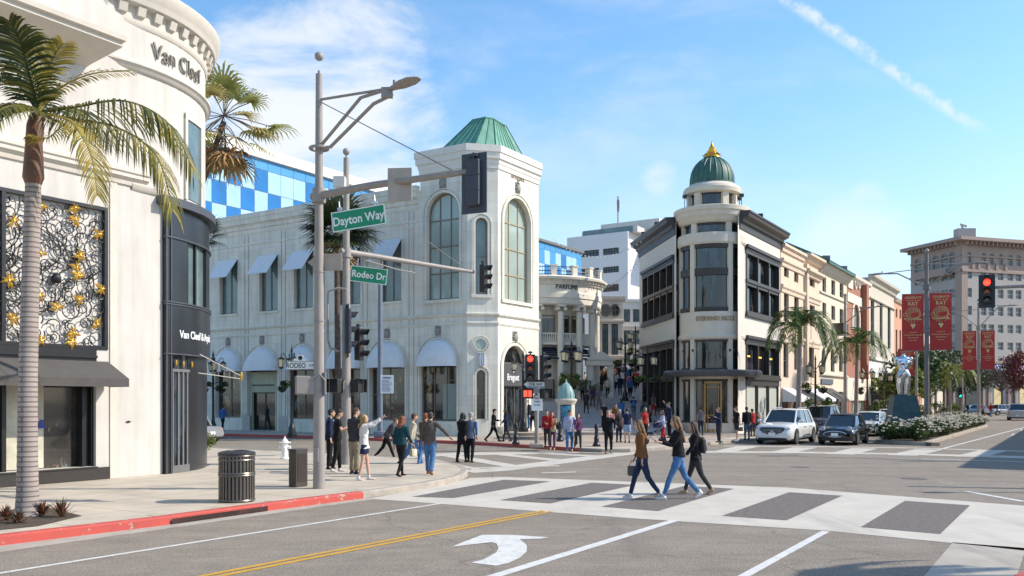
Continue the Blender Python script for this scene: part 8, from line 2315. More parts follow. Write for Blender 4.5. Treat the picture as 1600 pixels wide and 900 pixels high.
 b = MB(); b.ell((0, -.018, .048), (.084, .095, .088), 16, 10, Hm); b.ell((0, -.04, .01), (.080, .07, .09), 12, 8, Hm)
 if hl == 'short' and hair != 'bald': b.ell((0, .03, .088), (.06, .055, .035), 10, 6, Hm)
 if hl in ('long', 'bob'):
  e_ = .34 if hl == 'long' else .15; q = [Hm @ V3((0, -.03, .05)), Hm @ V3((0, -.055, -.05)), Hm @ V3((0, -.075, -.13)), up(0, -.115, .70-e_), up(0, -.135, .62-e_)]
  b.tube(q, [(.085, .07), (.092, .06), (.10, .05), (.095, .036), (.05, .02)], 12, side=X)
  for sg in (-1, 1): b.tube([Hm @ V3((sg*.06, .02, .06)), Hm @ V3((sg*.082, .015, -.03)), Hm @ V3((sg*.085, .0, -.12)), up(sg*.10, .03, .75-e_)], [.028, .030, .030, .016], 8)
 if hl == 'tail': b.tube([Hm @ V3((0, -.09, .06)), Hm @ V3((0, -.15, .02)), Hm @ V3((0, -.15, -.12))], [.03, .035, .015], 8)
 part('hair', b, hm, .012 if hi else None, 1)
 if cap:
  b = MB(); b.ell((0, -.005, .075), (.093, .105, .07), 14, 8, Hm); b.tube([Hm @ V3((0, .05, .075)), Hm @ V3((0, .15, .06))], [(.07, .012), (.05, .008)], 10, side=X); part('cap', b, cmat(cap), .016)
 # ---- things carried
 if bag:
  kind, col, sg = bag; s_, e, w, d2, td = arms[0 if sg < 0 else 1]
  if kind == 'hand' or kind == 'shopping':
   bw, bh = (.13, .11) if kind == 'hand' else (.17, .2)
   q = w+d2*.10; b = MB(); M = Matrix.Translation(q-V3((0, 0, bh+.10)))
   bt = thing('handbag' if kind == 'hand' else 'carrier_bag', '%s %s carried by %s' % (col, 'handbag' if kind == 'hand' else 'bag', label.split(',')[0][:60]), 'bag', (0, 0, 0));
   b.bbox(-.06, .06, -bw, bw, -bh, bh, .03, M); bd = b.build('bag_body', cmat(col), bt, local=True, smooth=True)
   b = MB(); b.tube([q+V3((0, -bw*.7, -.10)), q+V3((0, -bw*.4, .02)), q+V3((0, bw*.4, .02)), q+V3((0, bw*.7, -.10))], .008, 5); b.build('handle', cmat(col), bt, local=True)
   bt.location = pos; bt.rotation_euler.z = R(heading)-pi/2; bt.scale = (k, k, k)
   lb = bt['label'].split(); bt['label'] = ' '.join(lb[:15])
  elif kind == 'backpack':
   bt = thing('backpack', '%s backpack worn by %s' % (col, label.split(',')[0][:60]), 'backpack', pos, R(heading)-pi/2); bt.scale = (k, k, k)
   b = MB(); b.tube([up(0, -.17, .06), up(0, -.19, .15), up(0, -.18, .36), up(0, -.15, .44)], [(.13, .06), (.145, .09), (.13, .08), (.08, .05)], 12, side=X); b.build('bag_body', cmat(col), bt, local=True, smooth=True)
   b = MB()
   for q in (-1, 1): b.tube([up(q*.09, -.13, .42), up(q*.11, .0, .55), up(q*.12, .13, .40), up(q*.13, .05, .15), up(q*.12, -.13, .1)], .016, 5)
   b.build('strap', cmat(col), bt, local=True); bt['label'] = ' '.join(bt['label'].split()[:15])
  elif kind == 'cross':
   bt = thing('shoulder_bag', '%s shoulder bag worn by %s' % (col, label.split(',')[0][:60]), 'bag', pos, R(heading)-pi/2); bt.scale = (k, k, k); bt['label'] = ' '.join(bt['label'].split()[:15])
   b = MB(); b.bbox(-.04, .04, -.13, .13, -.11, .11, .03, Matrix.Translation(up(sg*.23, 0, -.02))); b.build('bag_body', cmat(col), bt, local=True, smooth=True)
   b = MB(); b.tube([up(sg*.23, .08, .08), up(sg*.1, .135, .3), up(-sg*.12, .05, .57), up(0, -.14, .4), up(sg*.2, -.1, .1)], .008, 4); b.build('strap', cmat(col), bt, local=True)
 return t, arms, k

def walk(p=1.0, sw=.4, **k):
 d = dict(legs=((.42*p, .10), (-.36*p, .30*p+.05)), arms=((-.30*sw/.4, .10, .25, 0), (.35*sw/.4, .10, .35, 0))); d.update(k); return d
def walk2(p=1.0, sw=.4, **k):
 d = dict(legs=((-.36*p, .32*p+.05), (.40*p, .08)), arms=((.35*sw/.4, .10, .35, 0), (-.30*sw/.4, .10, .25, 0))); d.update(k); return d
def stand(**k):
 d = dict(legs=((.03, .05), (-.03, .03)), arms=((.05, .10, .2, 0), (.0, .10, .15, 0))); d.update(k); return d
phone = dict(arms=((.45, .08, 1.5, -.3), (.40, .08, 1.45, -.3)))
def M_(d, **k): q = dict(d); q.update(k); return q

def place(px, yf, yh, z=SW):
 g = G(px, yf, z); return g, max(1.3, min(1.95, (yf-yh)/F*g.y))
def PP(label, px, yf, yh, heading, pose, z=SW, **k):
 g, H = place(px, yf, yh, z); return person(label, g, H*1.02, heading, pose, seed=int(px*7+yf), **k)
# the three women on the crossing
PP('young woman in a brown suede jacket walking left over the crossing with a handbag', 1003, 779, 657, 176, walk2(.85, lean=.05, arms=((-.05, .08, .15, 0), (.10, .05, .35, 0)), nod=.15), 0.006, hair='honey', hl='long', top='brown', topk='jacket', bot='darkjeans', botk='leggings', shoe='white', hi=True, female=True, bag=('hand', 'taupe', 1))
PP('tall woman in a black jacket and blue jeans crossing while looking at a phone', 1060, 780, 650, 178, M_(walk(1.05, lean=.04, nod=.2), arms=((.5, .08, 1.35, -.2), (.55, .08, 1.3, -.2))), 0.006, hair='honey', hl='long', top='black', topk='jacket', bot='jeans', botk='leggings', shoe='white', hi=True, female=True)
PP('woman all in black with a backpack walking left behind the tall woman', 1087, 772, 660, 176, walk2(.8, lean=.05, nod=.1), 0.006, hair='brown', hl='long', top='black', topk='sweater', bot='charcoal', botk='leggings', shoe='tan', hi=True, female=True, bag=('backpack', 'charcoal', 1))
# near corner group
PP('man in a dark navy suit standing mostly hidden behind the near pole', 515, 733, 642, 10, stand(), hair='dark', top='navy', topk='jacket', bot='black', open_='white', hi=True)
PP('young man in black with white shoes looking down beside the near pole', 527, 737, 642, 12, M_(stand(legs=((.12, .08), (-.12, .1)), nod=.3), **phone), hair='dark', top='black', topk='tee', bot='black', shoe='white', hi=True)
PP('man in a dark jacket and khaki trousers beside the blonde woman', 554, 740, 640, 55, stand(yaw=-.6), hair='brown', top='charcoal', topk='jacket', bot='khaki', botk='wide', shoe='navy', hi=True)
t_, ar, kk = PP('blonde woman in a white sweater and navy shorts raising a phone', 569, 750, 650, 8, dict(legs=((.18, .06), (-.10, .14)), lean=-.04, arms=((1.85, .05, .25, .05), (1.75, .05, .45, .05)), nod=-.1), hair='blond', hl='bob', top='white', topk='sweater', bot='navy', botk='shorts', shoe='white', skin=0, hi=True, female=True, bag=('cross', 'black', -1))
ph_ = thing('mobile_phone', 'small pale mobile phone held up by the blonde woman', 'phone', (0, 0, 0)); w_ = (ar[0][2]+ar[1][2])*.5+(ar[0][3])*.11
b = MB(); b.bbox(-.08, .08, -.006, .006, -.04, .04, .004, Matrix.Translation(w_)); b.build('case', cmat('slate'), ph_, local=True); b = MB(); b.box(-.07, .07, -.0085, -.0065, -.034, .034, Matrix.Translation(w_)); b.build('screen', M_glass, ph_, local=True)
ph_.location = t_.location; ph_.rotation_euler = t_.rotation_euler; ph_.scale = (kk, kk, kk)
PP('man in a grey jacket leaning far forward as he walks right', 604, 717, 650, 5, walk2(1.0, lean=.50, nod=-.1), .005, hair='honey', top='charcoal', topk='jacket', bot='black', hi=True)
PP('red haired woman in a teal jacket and black boots walking away with a pale bag', 627, 744, 652, 60, walk(.65, nod=.2), hair='red', hl='bob', top='teal', topk='jacket', bot='black', botk='leggings', hi=True, female=True, bag=('hand', 'cream', 1))
PP('young man in a cream jacket and blue jeans striding right', 645, 731, 646, 15, walk2(1.0), .005, hair='brown', top='cream', topk='jacket', bot='jeans', shoe='navy', hi=True)
PP('man in a taupe shirt and loose jeans with one arm stretched out to the right', 672, 741, 646, 78, M_(walk(.5), arms=((.1, .12, .2, 0), (-.1, .85, .5, -.5))), hair='brown', top='taupe', topk='shirt', bot='jeans', botk='wide', shoe='brown', hi=True)
PP('auburn haired person in a brown coat half hidden beyond the man in the taupe shirt', 664, 731, 647, 70, walk2(.6), .005, hair='red', hl='short', top='brown', topk='jacket', bot='jeans', hi=True, female=True)
PP('woman in black walking close on the left of the elderly man', 722, 722, 647, 60, walk2(.35), .008, hair='dark', hl='bob', top='black', topk='jacket', bot='black', female=True)
PP('elderly white haired man in a grey vest and blue sleeves seen from behind', 735, 722, 646, 75, stand(legs=((.15, .08), (-.12, .14)), arms=((.0, .08, .1, 0), (-.05, .12, .15, 0))), .008, hair='grey', top='slate', topk='vest', open_='blue', bot='black', hi=True)
# far pavement by the tower
PP('woman in a black uniform and cap walking right by the tower wall', 771, 690, 639, 5, M_(walk(1.0), arms=((.35, .1, 1.2, 0), (-.2, .1, .3, 0))), hair='dark', top='black', topk='jacket', bot='black', cap='black', female=True)
PP('woman in a navy coat carrying a tan bag by the tower entrance', 791, 690, 639, 185, walk2(.5), hair='dark', hl='bob', top='navy', topk='coat', bot='charcoal', female=True, bag=('shopping', 'cream', -1))
PP('person in a black top and blue jeans standing on the round steps', 824, 672, 626, 250, stand(), .4, hair='dark', top='black', topk='shirt', bot='jeans', shoe='white')
PP('person in black leaning beside the round steps lamp', 833, 674, 627, 100, walk(.5, lean=.15), .4, hair='brown', top='charcoal', topk='jacket', bot='black')
PP('woman with long auburn hair and a patterned dark skirt stepping off the kerb', 863, 703, 645, 262, M_(walk(.5), **phone), .01, hair='red', hl='long', top='tan', topk='sweater', bot='purple', botk='leggings', shoe='tan', female=True, bag=('hand', 'black', -1))
PP('dark haired person just behind the auburn haired woman at the kerb', 855, 698, 642, 255, stand(), hair='dark', hl='short', top='red', topk='jacket', bot='charcoal')
PP('man in a lavender sweater and jeans stepping down at the kerb holding a black bag', 890, 706, 642, 268, walk2(.5, nod=.5, arms=((.1, .2, .1, 0), (0, .12, .15, 0))), .01, hair='brown', top='lavender', topk='sweater', bot='jeans', shoe='tan', bag=('shopping', 'black', -1))
PP('woman in purple with a pink backpack behind the man in the lavender sweater', 903, 702, 648, 280, walk(.5), hair='brown', hl='bob', top='purple', topk='jacket', bot='charcoal', shoe='teal', female=True, bag=('backpack', 'pink', 1))
PP('grey haired man in a black track suit with a phone at his ear', 951, 708, 643, 262, M_(walk2(.6), arms=((.7, .3, 2.0, .2), (0, .1, .15, 0))), .006, hair='grey', top='black', topk='jacket', bot='black', open_='black')
PP('grey haired woman in dark clothes beside the man in light shorts', 967, 691, 641, 300, stand(), hair='grey', hl='bob', top='charcoal', topk='jacket', bot='darkjeans', female=True)
PP('man in a navy tee and pale blue shorts seen from behind', 980, 692, 639, 85, stand(legs=((.04, .04), (-.04, .04))), hair='dark', top='navy', topk='tee', bot='shorts', botk='shorts', shoe='charcoal')
PP('woman in a red top beside the navy pushchair', 1007, 691, 638, 300, stand(), hair='honey', hl='bob', top='red', topk='tee', bot='black', female=True)
PP('woman in a pale top and red trousers pushing the navy pushchair', 1036, 692, 642, 185, M_(walk(.4), arms=((.5, .1, .8, 0), (.5, .1, .8, 0))), hair='brown', hl='long', top='lavender', topk='sweater', bot='red', shoe='black', female=True)
PP('person in dark blue raising one arm behind the woman in red trousers', 1046, 684, 630, 200, M_(stand(), arms=((1.9, .2, .8, 0), (.2, .1, .3, 0))), hair='dark', top='navy', topk='shirt', bot='black')
PP('man in a grey tee standing at the golden door', 1095, 680, 637, 95, stand(), hair='dark', top='grey', topk='tee', bot='charcoal')
PP('bald man in a dark sweater standing right of the golden door', 1123, 691, 638, 200, M_(stand(), **phone), hair='honey', top='navy', topk='sweater', bot='charcoal')
PP('man in a black tee and shorts holding a bag by the domed building', 1151, 689, 637, 190, walk(.2), hair='brown', top='black', topk='tee', bot='charcoal', botk='shorts', shoe='white', bag=('hand', 'taupe', -1))
PP('man in black at the kerb left of the white utility vehicle', 1167, 687, 637, 100, stand(), hair='dark', top='black', topk='shirt', bot='slate')
PP('person in a red jacket left of the white utility vehicle', 1176, 682, 640, 120, stand(), hair='dark', top='red', topk='jacket', bot='charcoal')
PP('long haired person in grey beside the white utility vehicle', 1184, 681, 643, 110, stand(), hair='honey', hl='long', top='taupe', topk='shirt', bot='darkjeans', female=True)
PP('person in a light blue shirt walking on the shaded side street pavement', 348, 673.5, 634, 60, walk(.5), hair='dark', top='blue', topk='shirt', bot='black')
for i, (px, yf, yh, hd_, tp, bt_, lb) in enumerate(((1548, 651, 630, 10, 'red', 'jeans', 'distant person in red crossing beyond the rose bed'), (1512, 650, 630, 170, 'black', 'grey', 'distant person in black beyond the rose bed'), (1505, 649, 631, 20, 'white', 'black', 'distant person in white beyond the rose bed'), (1536, 650, 631, 160, 'pink', 'black', 'distant person in pink right of the farther median lamp'), (1470, 650, 631, 40, 'cream', 'grey', 'distant person in cream behind the hedges'), (1447, 650, 630, 90, 'blue', 'navy', 'distant person in bright blue behind the nearer median lamp'))):
 PP(lb, px, yf, yh, hd_, walk(.5), 0.01, hair=('dark', 'brown', 'blond')[i % 3], top=tp, topk='shirt', bot=bt_)
# the crowd up the lane
rc = random.Random(44)
crowd = [(1021, 650, 621, 60, 'taupe', 'red', 'brown', 'person in red trousers walking up beside the dark side wall'), (944, 668, 630, 280, 'black', 'black', 'blond', 'blonde woman in black coming down the foot of the lane'),
 (962, 672, 632, 270, 'brown', 'black', 'brown', 'person in a brown top coming down the foot of the lane'), (971, 660, 627, 90, 'blue', 'navy', 'dark', 'person in a bright blue shirt walking up the lane'),
 (990, 656, 625, 90, 'navy', 'slate', 'dark', 'person with a blue backpack walking up the lane'), (926, 636, 606, 280, 'purple', 'taupe', 'brown', 'person in a patterned purple dress on the left of the lane'),
 (936, 640, 610, 250, 'grey', 'grey', 'dark', 'person in grey left of the lane centre'), (927, 613, 588, 90, 'lavender', 'darkjeans', 'brown', 'man in a pale blue shirt and shorts high on the left of the lane'),
 (940, 612, 584, 100, 'charcoal', 'black', 'dark', 'person in charcoal beside the pale blue shirt'), (948, 608, 582, 80, 'black', 'black', 'dark', 'person in black high on the lane'),
 (957, 612, 581, 90, 'grey', 'jeans', 'brown', 'person in grey and jeans high on the lane'), (964, 612, 585, 95, 'white', 'black', 'dark', 'person in a white top high on the lane'),
 (958, 600, 576, 270, 'red', 'black', 'brown', 'person in a red top near the lane summit'), (967, 598, 574, 270, 'black', 'charcoal', 'dark', 'person in black near the lane summit'),
 (983, 614, 584, 90, 'pink', 'charcoal', 'brown', 'person in pale pink right of the lamp on the lane'), (990, 613, 586, 90, 'black', 'black', 'dark', 'person in black right of the pink shirt'),
 (996, 608, 580, 270, 'red', 'black', 'brown', 'person in bright red on the upper right of the lane'), (1003, 612, 584, 90, 'charcoal', 'navy', 'dark', 'person in charcoal at the upper right of the lane'),
 (910, 625, 598, 270, 'grey', 'black', 'dark', 'grey figure at the left edge of the lane by the columns'), (975, 596, 573, 90, 'slate', 'black', 'dark', 'slate clad figure near the lane summit'), (947, 597, 574, 270, 'cream', 'charcoal', 'blond', 'cream clad figure near the lane summit'),
 (1009, 634, 606, 100, 'navy', 'black', 'dark', 'person in navy under the green hanging basket'), (935, 601, 578, 270, 'olive', 'navy', 'brown', 'person in olive near the porch'), (986, 600, 576, 270, 'teal', 'black', 'brown', 'person in teal near the lane summit'),
 (919, 617, 590, 90, 'black', 'black', 'dark', 'dark figure beside the spiky planter'), (931, 607, 582, 95, 'navy', 'jeans', 'brown', 'navy clad figure behind the pale blue shirt'), (943, 604, 579, 270, 'brown', 'black', 'brown', 'brown clad figure in the upper crowd'), (952, 603, 578, 90, 'red', 'charcoal', 'dark', 'red hooded figure in the upper crowd'), (962, 606, 580, 90, 'charcoal', 'jeans', 'blond', 'blonde figure in charcoal in the upper crowd'), (971, 603, 578, 270, 'black', 'charcoal', 'dark', 'black clad figure left of the lane lamp'), (979, 602, 577, 90, 'blue', 'black', 'dark', 'blue clad figure right of the lane lamp'), (953, 617, 588, 90, 'black', 'black', 'brown', 'figure in black with brown hair mid lane'), (969, 617, 588, 85, 'navy', 'charcoal', 'dark', 'figure in dark navy mid lane'), (1001, 603, 578, 270, 'white', 'black', 'brown', 'white clad figure at the right of the summit'), (991, 598, 574, 90, 'brown', 'black', 'dark', 'brown clad figure at the summit right'), (916, 646, 617, 100, 'charcoal', 'charcoal', 'dark', 'charcoal figure walking up left beside the kiosk'), (1006, 665, 633, 95, 'teal', 'black', 'dark', 'figure in teal at the foot of the lane wall'), (954, 683, 645, 85, 'pink', 'jeans', 'blond', 'blonde figure in pink behind the track suit man')]
cw_ = ('white', 'red', 'black', 'lavender', 'tan', 'navy', 'blue', 'grey', 'cream', 'pink')
for i in range(16):
 px = 914+i*5.9; yf = rc.choice((594, 598, 606, 611, 621)); c_ = cw_[(i*3) % 10]; crowd.append((px, yf, yf-25-(yf-594)*.15, rc.choice((90, 270)), c_, ('black', 'jeans', 'charcoal')[i % 3], ('dark', 'brown', 'blond')[i % 3], 'small figure in %s, %s from the left in the upper lane crowd' % (c_, ('first', 'second', 'third', 'fourth', 'fifth', 'sixth', 'seventh', 'eighth', 'ninth', 'tenth', 'eleventh', 'twelfth', 'thirteenth', 'fourteenth', 'fifteenth', 'sixteenth')[i])))
for i, (px, yf, yh, hd_, tp, bt_, hr, lb) in enumerate(crowd):
 g = GR(px, yf); H = max(1.45, min(1.85, (yf-yh)/F*g.y*1.02)); z_ = walk(.6) if i % 2 else walk2(.5)
 person(lb, g, H, hd_, z_, hair=hr, hl='bob' if i % 3 == 0 else 'short', top=tp, topk=('shirt', 'tee', 'jacket')[i % 3], bot=bt_, female=i % 3 == 0, seed=i, bag=('backpack', 'blue', 1) if i == 4 else None, skin=(0, 1, 0, 2)[i % 4])

def pushchair():
 p = G(1022, 692, SW); t = thing('pushchair', 'navy hooded pushchair with grey wheels at the edge of the crossing', 'pushchair', p, R(180))
 b = MB(); K = 8; vs = []
 for j in range(6):
  a = j/5*pi*.55
  for k in range(K+1): q = k/K*pi; vs.append((-.05-.33*sin(a)+.05, -.24*cos(q), .62+.36*cos(a)*sin(q)*.9+.08))
 b.add(vs, [(j*(K+1)+k, j*(K+1)+k+1, (j+1)*(K+1)+k+1, (j+1)*(K+1)+k) for j in range(5) for k in range(K)]); b.build('hood', cmat('navy'), t, local=True, smooth=True)
 b = MB(); b.tube([(-.3, 0, .62), (0, 0, .45), (.3, 0, .45), (.38, 0, .25)], [(.06, .2), (.07, .2), (.05, .19), (.03, .18)], 10, side=(0, 0, 1)); b.build('seat', cmat('charcoal'), t, local=True, smooth=True)
 b = MB()
 for s in (-1, 1): b.tube([(-.55, s*.22, .98), (-.3, s*.24, .7), (.35, s*.22, .12)], .014, 6); b.tube([(-.35, s*.24, .14), (.1, s*.24, .5)], .014, 6)
 b.tube([(-.55, -.22, .98), (-.55, .22, .98)], .018, 6); b.build('frame', M_silver, t, local=True)
 for x, r in ((-.38, .14), (.36, .1)):
  for s in (-1, 1): b = MB(); b.tube([(x, s*.25-.02, r), (x, s*.25+.02, r)], r, 14); b.build('wheel', cmat('charcoal'), t, local=True)
pushchair()

# ================================================================ CARS
M_tyre = mat('tyre', (.018, .018, .018), .85); M_rim = mat('alloy', (.45, .45, .46), .3, metal=.8); M_trim = mat('black_plastic', (.02, .02, .022), .6)
M_cglass = mat('car_glass', (.012, .018, .016), .03, spec=1.0, coat=.5); M_hl = mat('headlight', (.30, .33, .36), .08, spec=1, coat=1); M_tl = mat('tail_lamp', (.35, .01, .012), .15, coat=.8)
def car(label, p, heading, paint, L=4.7, Wd=1.88, H=1.68, kind='suv', hood=.62, scoop=None, plate=True, lights=False, stripes=False, grille='wide', group=None):
 t = thing('parked_car', label, 'car', p, R(heading)); pm = mat('paint_'+paint[0], paint[1], .28, metal=paint[2], var=.03, coat=1.0)
 hL = L/2; r = .34 if kind == 'suv' else .31; wx = (hL-.88, -hL+.85); ww = Wd/2
 zb = .95 if kind == 'suv' else .80; zh = 1.02 if kind == 'suv' else .86; gx0 = hL-1.25 if kind != 'mini' else hL-1.0; gx1 = -hL+(.45 if kind in ('suv', 'mini') else 1.0)
 def ztop(x):
  f = (x+hL)/L
  if x > gx0: q = (x-gx0)/(hL-gx0); return zh-(.20*q**2+.10*max(0, q-.85)/.15)
  return zh+.02-(.08*(1-f) if kind == 'sedan' and x < gx1 else 0)
 def half(x):
  q = abs(x)/hL; return ww*(1-.055*q**3-.16*max(0, (q-.84)/.16)**2)
 b = MB(); N = 74; rows = [];
 for i in range(N+1):
  x = -hL+L*i/N; w = half(x); zt = ztop(x); e = max(0, (abs(x)/hL-.93)/.07)
  zl = .22+.12*e
  for c in wx:
   dx = abs(x-c)
   if dx < r+.07: zl = max(zl, r+sqrt(max(0, (r+.07)**2-dx*dx)))
  zt2 = zt-.10*e; zm = max(zl+.03, .55); zk = max(zl+.06, zt2-.20)
  rows.append([(x, 0, zl), (x, w*.90, zl), (x, w*.985, max(zl+.015, min(zm-.1, zl+.08))), (x, w, zm), (x, w*.985, zk), (x, w*.93, zt2-.05), (x, w*.85, zt2), (x, w*.45, zt2+.035), (x, 0, zt2+.045)])
 for sg in (1, -1):
  vs = [(q[0], q[1]*sg, q[2]) for rr in rows for q in rr]; n = 9; fs = []
  for i in range(N):
   for j in range(n-1):
    f = (i*n+j, (i+1)*n+j, (i+1)*n+j+1, i*n+j+1); fs.append(f if sg < 0 else f[::-1])
  fs.append(tuple(range(n)) if sg < 0 else tuple(reversed(range(n)))); fs.append(tuple(N*n+j for j in (reversed(range(n)) if sg < 0 else range(n)))); b.add(vs, fs)
 body = b.build('body', pm, t, local=True, smooth=True, angle=40)
 # dark sills, bumpers
 b = MB(); b.bbox(-hL+.25, hL-.25, -ww*.93, ww*.93, .19, .30, .03); b.bbox(hL-.22, hL-.015, -ww*.72, ww*.72, .20, .40, .04); b.bbox(-hL+.015, -hL+.22, -ww*.8, ww*.8, .22, .42, .04); b.build('lower_trim', M_trim, t, local=True)
 # greenhouse
 gb = [(gx0+.12, .80), (gx0-.55, .93), (gx1+.45, .93), (gx1-.02, .82)]; roof = [(gx0-.62, .66), (gx0-1.0, .72), (gx1+.55, .71), (gx1+.22, .64)]
 zr = H-.05; b = MB(); vs = []; zB = zh-.02
 for sg in (1, -1):
  for x, w in gb: vs.append((x, sg*w*ww, zB))
  for x, w in roof: vs.append((x, sg*w*ww, zr))
 b.add(vs, [(0, 1, 5, 4), (1, 2, 6, 5), (2, 3, 7, 6), (8, 12, 13, 9), (9, 13, 14, 10), (10, 14, 15, 11)]); b.split('side_window', M_cglass, t, local=True)
 b = MB(); b.add([vs[0], vs[4], vs[12], vs[8]], [(0, 1, 2, 3)]); b.build('windscreen', M_cglass, t, local=True)
 b = MB(); b.add([vs[3], vs[7], vs[15], vs[11]], [(0, 3, 2, 1)]); b.build('rear_window', M_cglass, t, local=True)
 b = MB(); xs = [roof[0][0]+.04, roof[0][0]-.1, roof[1][0]-.1, (roof[1][0]+roof[2][0])/2, roof[2][0], roof[3][0]-.02]; zz = [zr-.01, zr+.03, zr+.05, zr+.06, zr+.04, zr-.01]; wr = [.66, .69, .72, .73, .72, .64]; vs2 = []
 for x, z_, w in zip(xs, zz, wr):
  for y, dz in ((-1, -.035), (-.9, -.0), (0, .02), (.9, 0), (1, -.035)): vs2.append((x, y*w*ww, z_+dz))
 b.add(vs2, [(i*5+j, i*5+j+1, (i+1)*5+j+1, (i+1)*5+j) for i in range(5) for j in range(4)]); b.build('roof', pm if kind != 'mini' else M_trim, t, local=True, smooth=True)
 b = MB()
 for o_ in (0, 8):
  for a, c, rad in ((0, 4, .045), (3, 7, .06), (2, 6, .05)): b.tube([vs[o_+a], vs[o_+c]], [rad, rad*.7], 6)
  m1 = V3(vs[o_+1]).lerp(V3(vs[o_+2]), .5); m2 = V3(vs[o_+5]).lerp(V3(vs[o_+6]), .5); b.tube([m1, m2], .035, 5)
  b.tube([vs[o_+4], vs[o_+5], vs[o_+6], vs[o_+7]], .035, 6)
 b.build('pillars', pm, t, local=True)
 if kind == 'suv':
  b = MB()
  for sg in (-1, 1): b.tube([(roof[1][0]+.1, sg*.66*ww, zr+.09), (roof[2][0], sg*.66*ww, zr+.10)], .02, 5)
  b.build('roof_rails', M_silver, t, local=True)
 # wheels
 for x in wx:
  for sg in (-1, 1):
   y = sg*(ww-.10); b = MB(); M = Matrix.Translation((x, y, r)) @ Matrix.Rotation(pi/2, 4, 'X')
   b.lathe([(r*.62, -.10), (r*.94, -.11), (r, -.07), (r, .07), (r*.94, .11), (r*.62, .10)], 26, M=M); w_ = b.build('wheel', M_tyre, t, local=True, smooth=True)
   b = MB(); b.lathe([(.02, -.075), (r*.60, -.05), (r*.66, -.105)], 24, M=M); b.lathe([(r*.66, .105), (r*.60, .05), (.02, .075)], 24, M=M)
   for k in range(5):
    a = k*2*pi/5
    for s2 in (-.10, .10): b.tube([M @ V3((.03*cos(a), .03*sin(a), -sg*.10)), M @ V3((r*.62*cos(a+s2), r*.62*sin(a+s2), -sg*.095))], .022, 4)
   b.build('rim', M_rim, w_, local=True)
   b = MB(); b.lathe([(.0, -.055), (r*.55, -.052)], 16, M=M); b.lathe([(r*.55, .052), (0, .055)], 16, M=M); b.build('brake_disc', M_trim, w_, local=True)
 # front
 fx = hL-.045; zg = .62 if kind == 'suv' else .52
 if kind == 'mini':
  b = MB(); pts = [(hL-.01, .50*cos(a*pi/12), zg+.13*sin(a*pi/12)) for a in range(25)]; b.tube([(x-.02*abs(y)/.5, y, z_) for x, y, z_ in pts], .025, 6, cap=False); b.build('grille_surround', M_silver, t, local=True, smooth=True)
  b = MB(); b.ell((hL-.05, 0, zg), (.05, .50, .13), 16, 8); b.build('grille', M_trim, t, local=True)
  for sg in (-1, 1): b = MB(); b.ell((hL-.20, sg*.60, .75), (.10, .15, .14), 14, 8); b.build('headlight', M_hl, t, local=True, smooth=True); b = MB(); b.ell((hL-.07, sg*.62, .43), (.05, .09, .07), 10, 6); b.build('fog_lamp', mat('fog_lit', (.9, .5, .3), .3, emit=(1, .45, .25), est=2.5), t, local=True)
 else:
  gw = .55 if grille == 'wide' else .4; b = MB(); b.tube([(hL-.10, 0, zg+.19), (hL-.03, 0, zg+.14), (hL-.01, 0, zg), (hL-.03, 0, zg-.14)], [(gw*1.05, .03), (gw*1.08, .04), (gw, .04), (gw*.8, .03)], 12, side=(0, 1, 0)); b.build('grille', mat('grille_grey', (.06, .06, .065), .35, metal=.5), t, local=True)
  b = MB()
  for z_ in (-.07, -.02, .03, .08): b.bbox(hL-.0, hL+.022, -gw*.85, gw*.85, zg+z_, zg+z_+.015, .004)
  b.ell((hL+.02, 0, zg+.02), (.015, .11, .045), 12, 6); b.build('grille_bars', M_rim, t, local=True)
  for sg in (-1, 1):
   b = MB(); b.tube([(hL-.08, sg*(gw+.04), zg+.10), (hL-.16, sg*ww*.80, zg+.16), (hL-.42, sg*ww*.94, zg+.20)], [(.03, .05), (.035, .07), (.02, .03)], 8, side=(0, 0, 1)); b.build('headlight', M_hl, t, local=True, smooth=True)
   b = MB(); b.tube([(hL-.06, sg*ww*.58, .40), (hL-.13, sg*ww*.82, .44)], [(.04, .03), (.06, .03)], 8, side=(0, 0, 1)); b.build('fog_lamp', M_trim, t, local=True)
 if plate:
  for x, s in ((hL+.02, 1), (-hL-.015, -1)): b = MB(); b.bbox(x-.008, x+.008, -.16, .16, .43, .58, .004); b.build('licence_plate', M_signW, t, local=True)
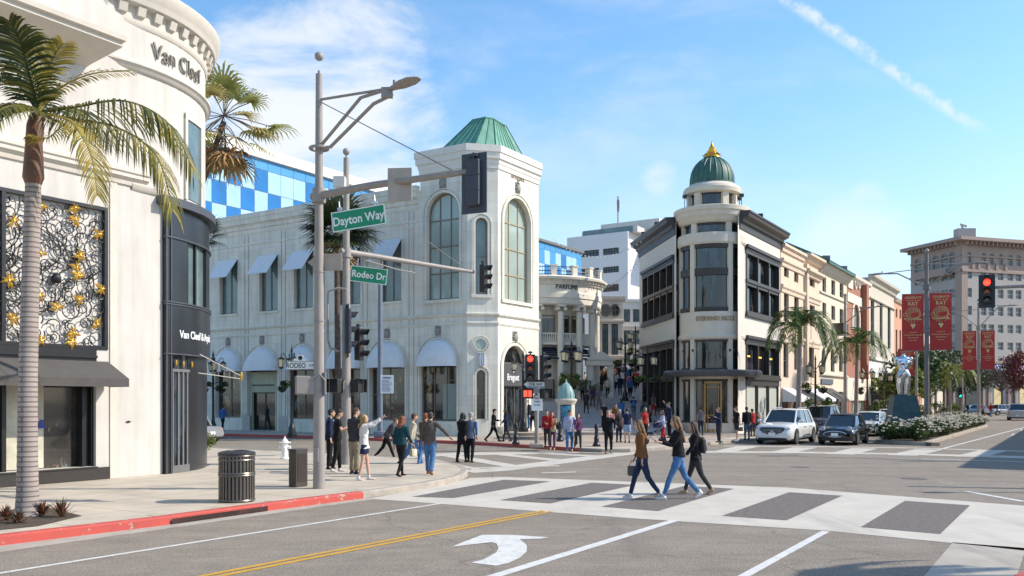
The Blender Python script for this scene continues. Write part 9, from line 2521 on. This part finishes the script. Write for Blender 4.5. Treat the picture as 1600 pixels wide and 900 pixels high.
 for sg in (-1, 1):
  b = MB(); b.tube([(-hL+.06, sg*ww*.55, zb-.12), (-hL+.10, sg*ww*.80, zb-.10), (-hL+.30, sg*ww*.955, zb-.06)], [(.04, .03), (.06, .04), (.03, .02)], 8, side=(0, 0, 1)); b.build('tail_light', M_tl, t, local=True, smooth=True)
  b = MB(); b.ell((gx0-.05, sg*(ww+.08), zh+.10), (.07, .11, .075), 12, 8); b.tube([(gx0-.05, sg*ww*.9, zh+.02), (gx0-.05, sg*(ww+.03), zh+.07)], .025, 5); b.build('mirror', pm, t, local=True, smooth=True)
  b = MB();
  for x in (gx0-.62, gx0-1.75): b.tube([(x, sg*ww*.995, .35), (x, sg*ww*1.0, .6), (x, sg*ww*.965, zh-.06)], .006, 4)
  for x in (gx0-.85, gx0-1.95): b.bbox(x-.22, x-.06, sg*ww-.01, sg*ww+.025, zh-.21, zh-.18, .006)
  b.build('door_seam', M_trim, t, local=True)
 return t
W_ = ('white', (.70, .70, .69), 0); K_ = ('black', (.012, .012, .016), .2); D_ = ('purple_grey', (.045, .04, .05), .3); S_ = ('silver', (.42, .43, .45), .5)
hdg = math.degrees(atan2(-UY, -UX))
def cpos(px, py, L, du=0.0): p = G(px, py, 0); return p+dU*(L/2+du)
car('white utility vehicle waiting at the crossing before the domed building', cpos(1207, 695, 4.8), hdg-1, W_)
car('black compact hatchback with round headlights and chrome grille ring at the crossing', cpos(1304, 696, 3.85), hdg, K_, 3.85, 1.75, 1.44, 'mini')
car('dark utility vehicle waiting behind the white one', cpos(1263, 680, 4.8, 1.0), hdg, D_, 4.8, 1.9, 1.75)
car('white saloon car behind the black hatchback', cpos(1343, 683, 4.7, .8), hdg, W_, 4.7, 1.82, 1.42, 'sedan')
car('second white saloon farther back left of the statue', cpos(1380, 672, 4.6, .5), hdg, W_, 4.6, 1.8, 1.45, 'sedan')
car('silver utility vehicle driving away at the right edge', G(1590, 657, 0)+dU*2, math.degrees(atan2(UY, UX)), S_, 4.7, 1.9, 1.7)
car('silver saloon crossing far away before the hotel awnings', V3(((1568-800)/F*118, 118, 0)), 8, S_, 4.7, 1.8, 1.45, 'sedan')
car('pale blue car far away beyond the rose bed', V3(((1523-800)/F*124, 124, 0)), 170, ('pale_blue', (.22, .32, .40), .4), 4.5, 1.8, 1.45, 'sedan')
car('silver car parked in the side street by the curved black entrance', V3(((283-800)/F*44.0, 44.0, 0)), 149, S_, 4.6, 1.8, 1.45, 'sedan')


bpy.data.scenes.remove(TS)
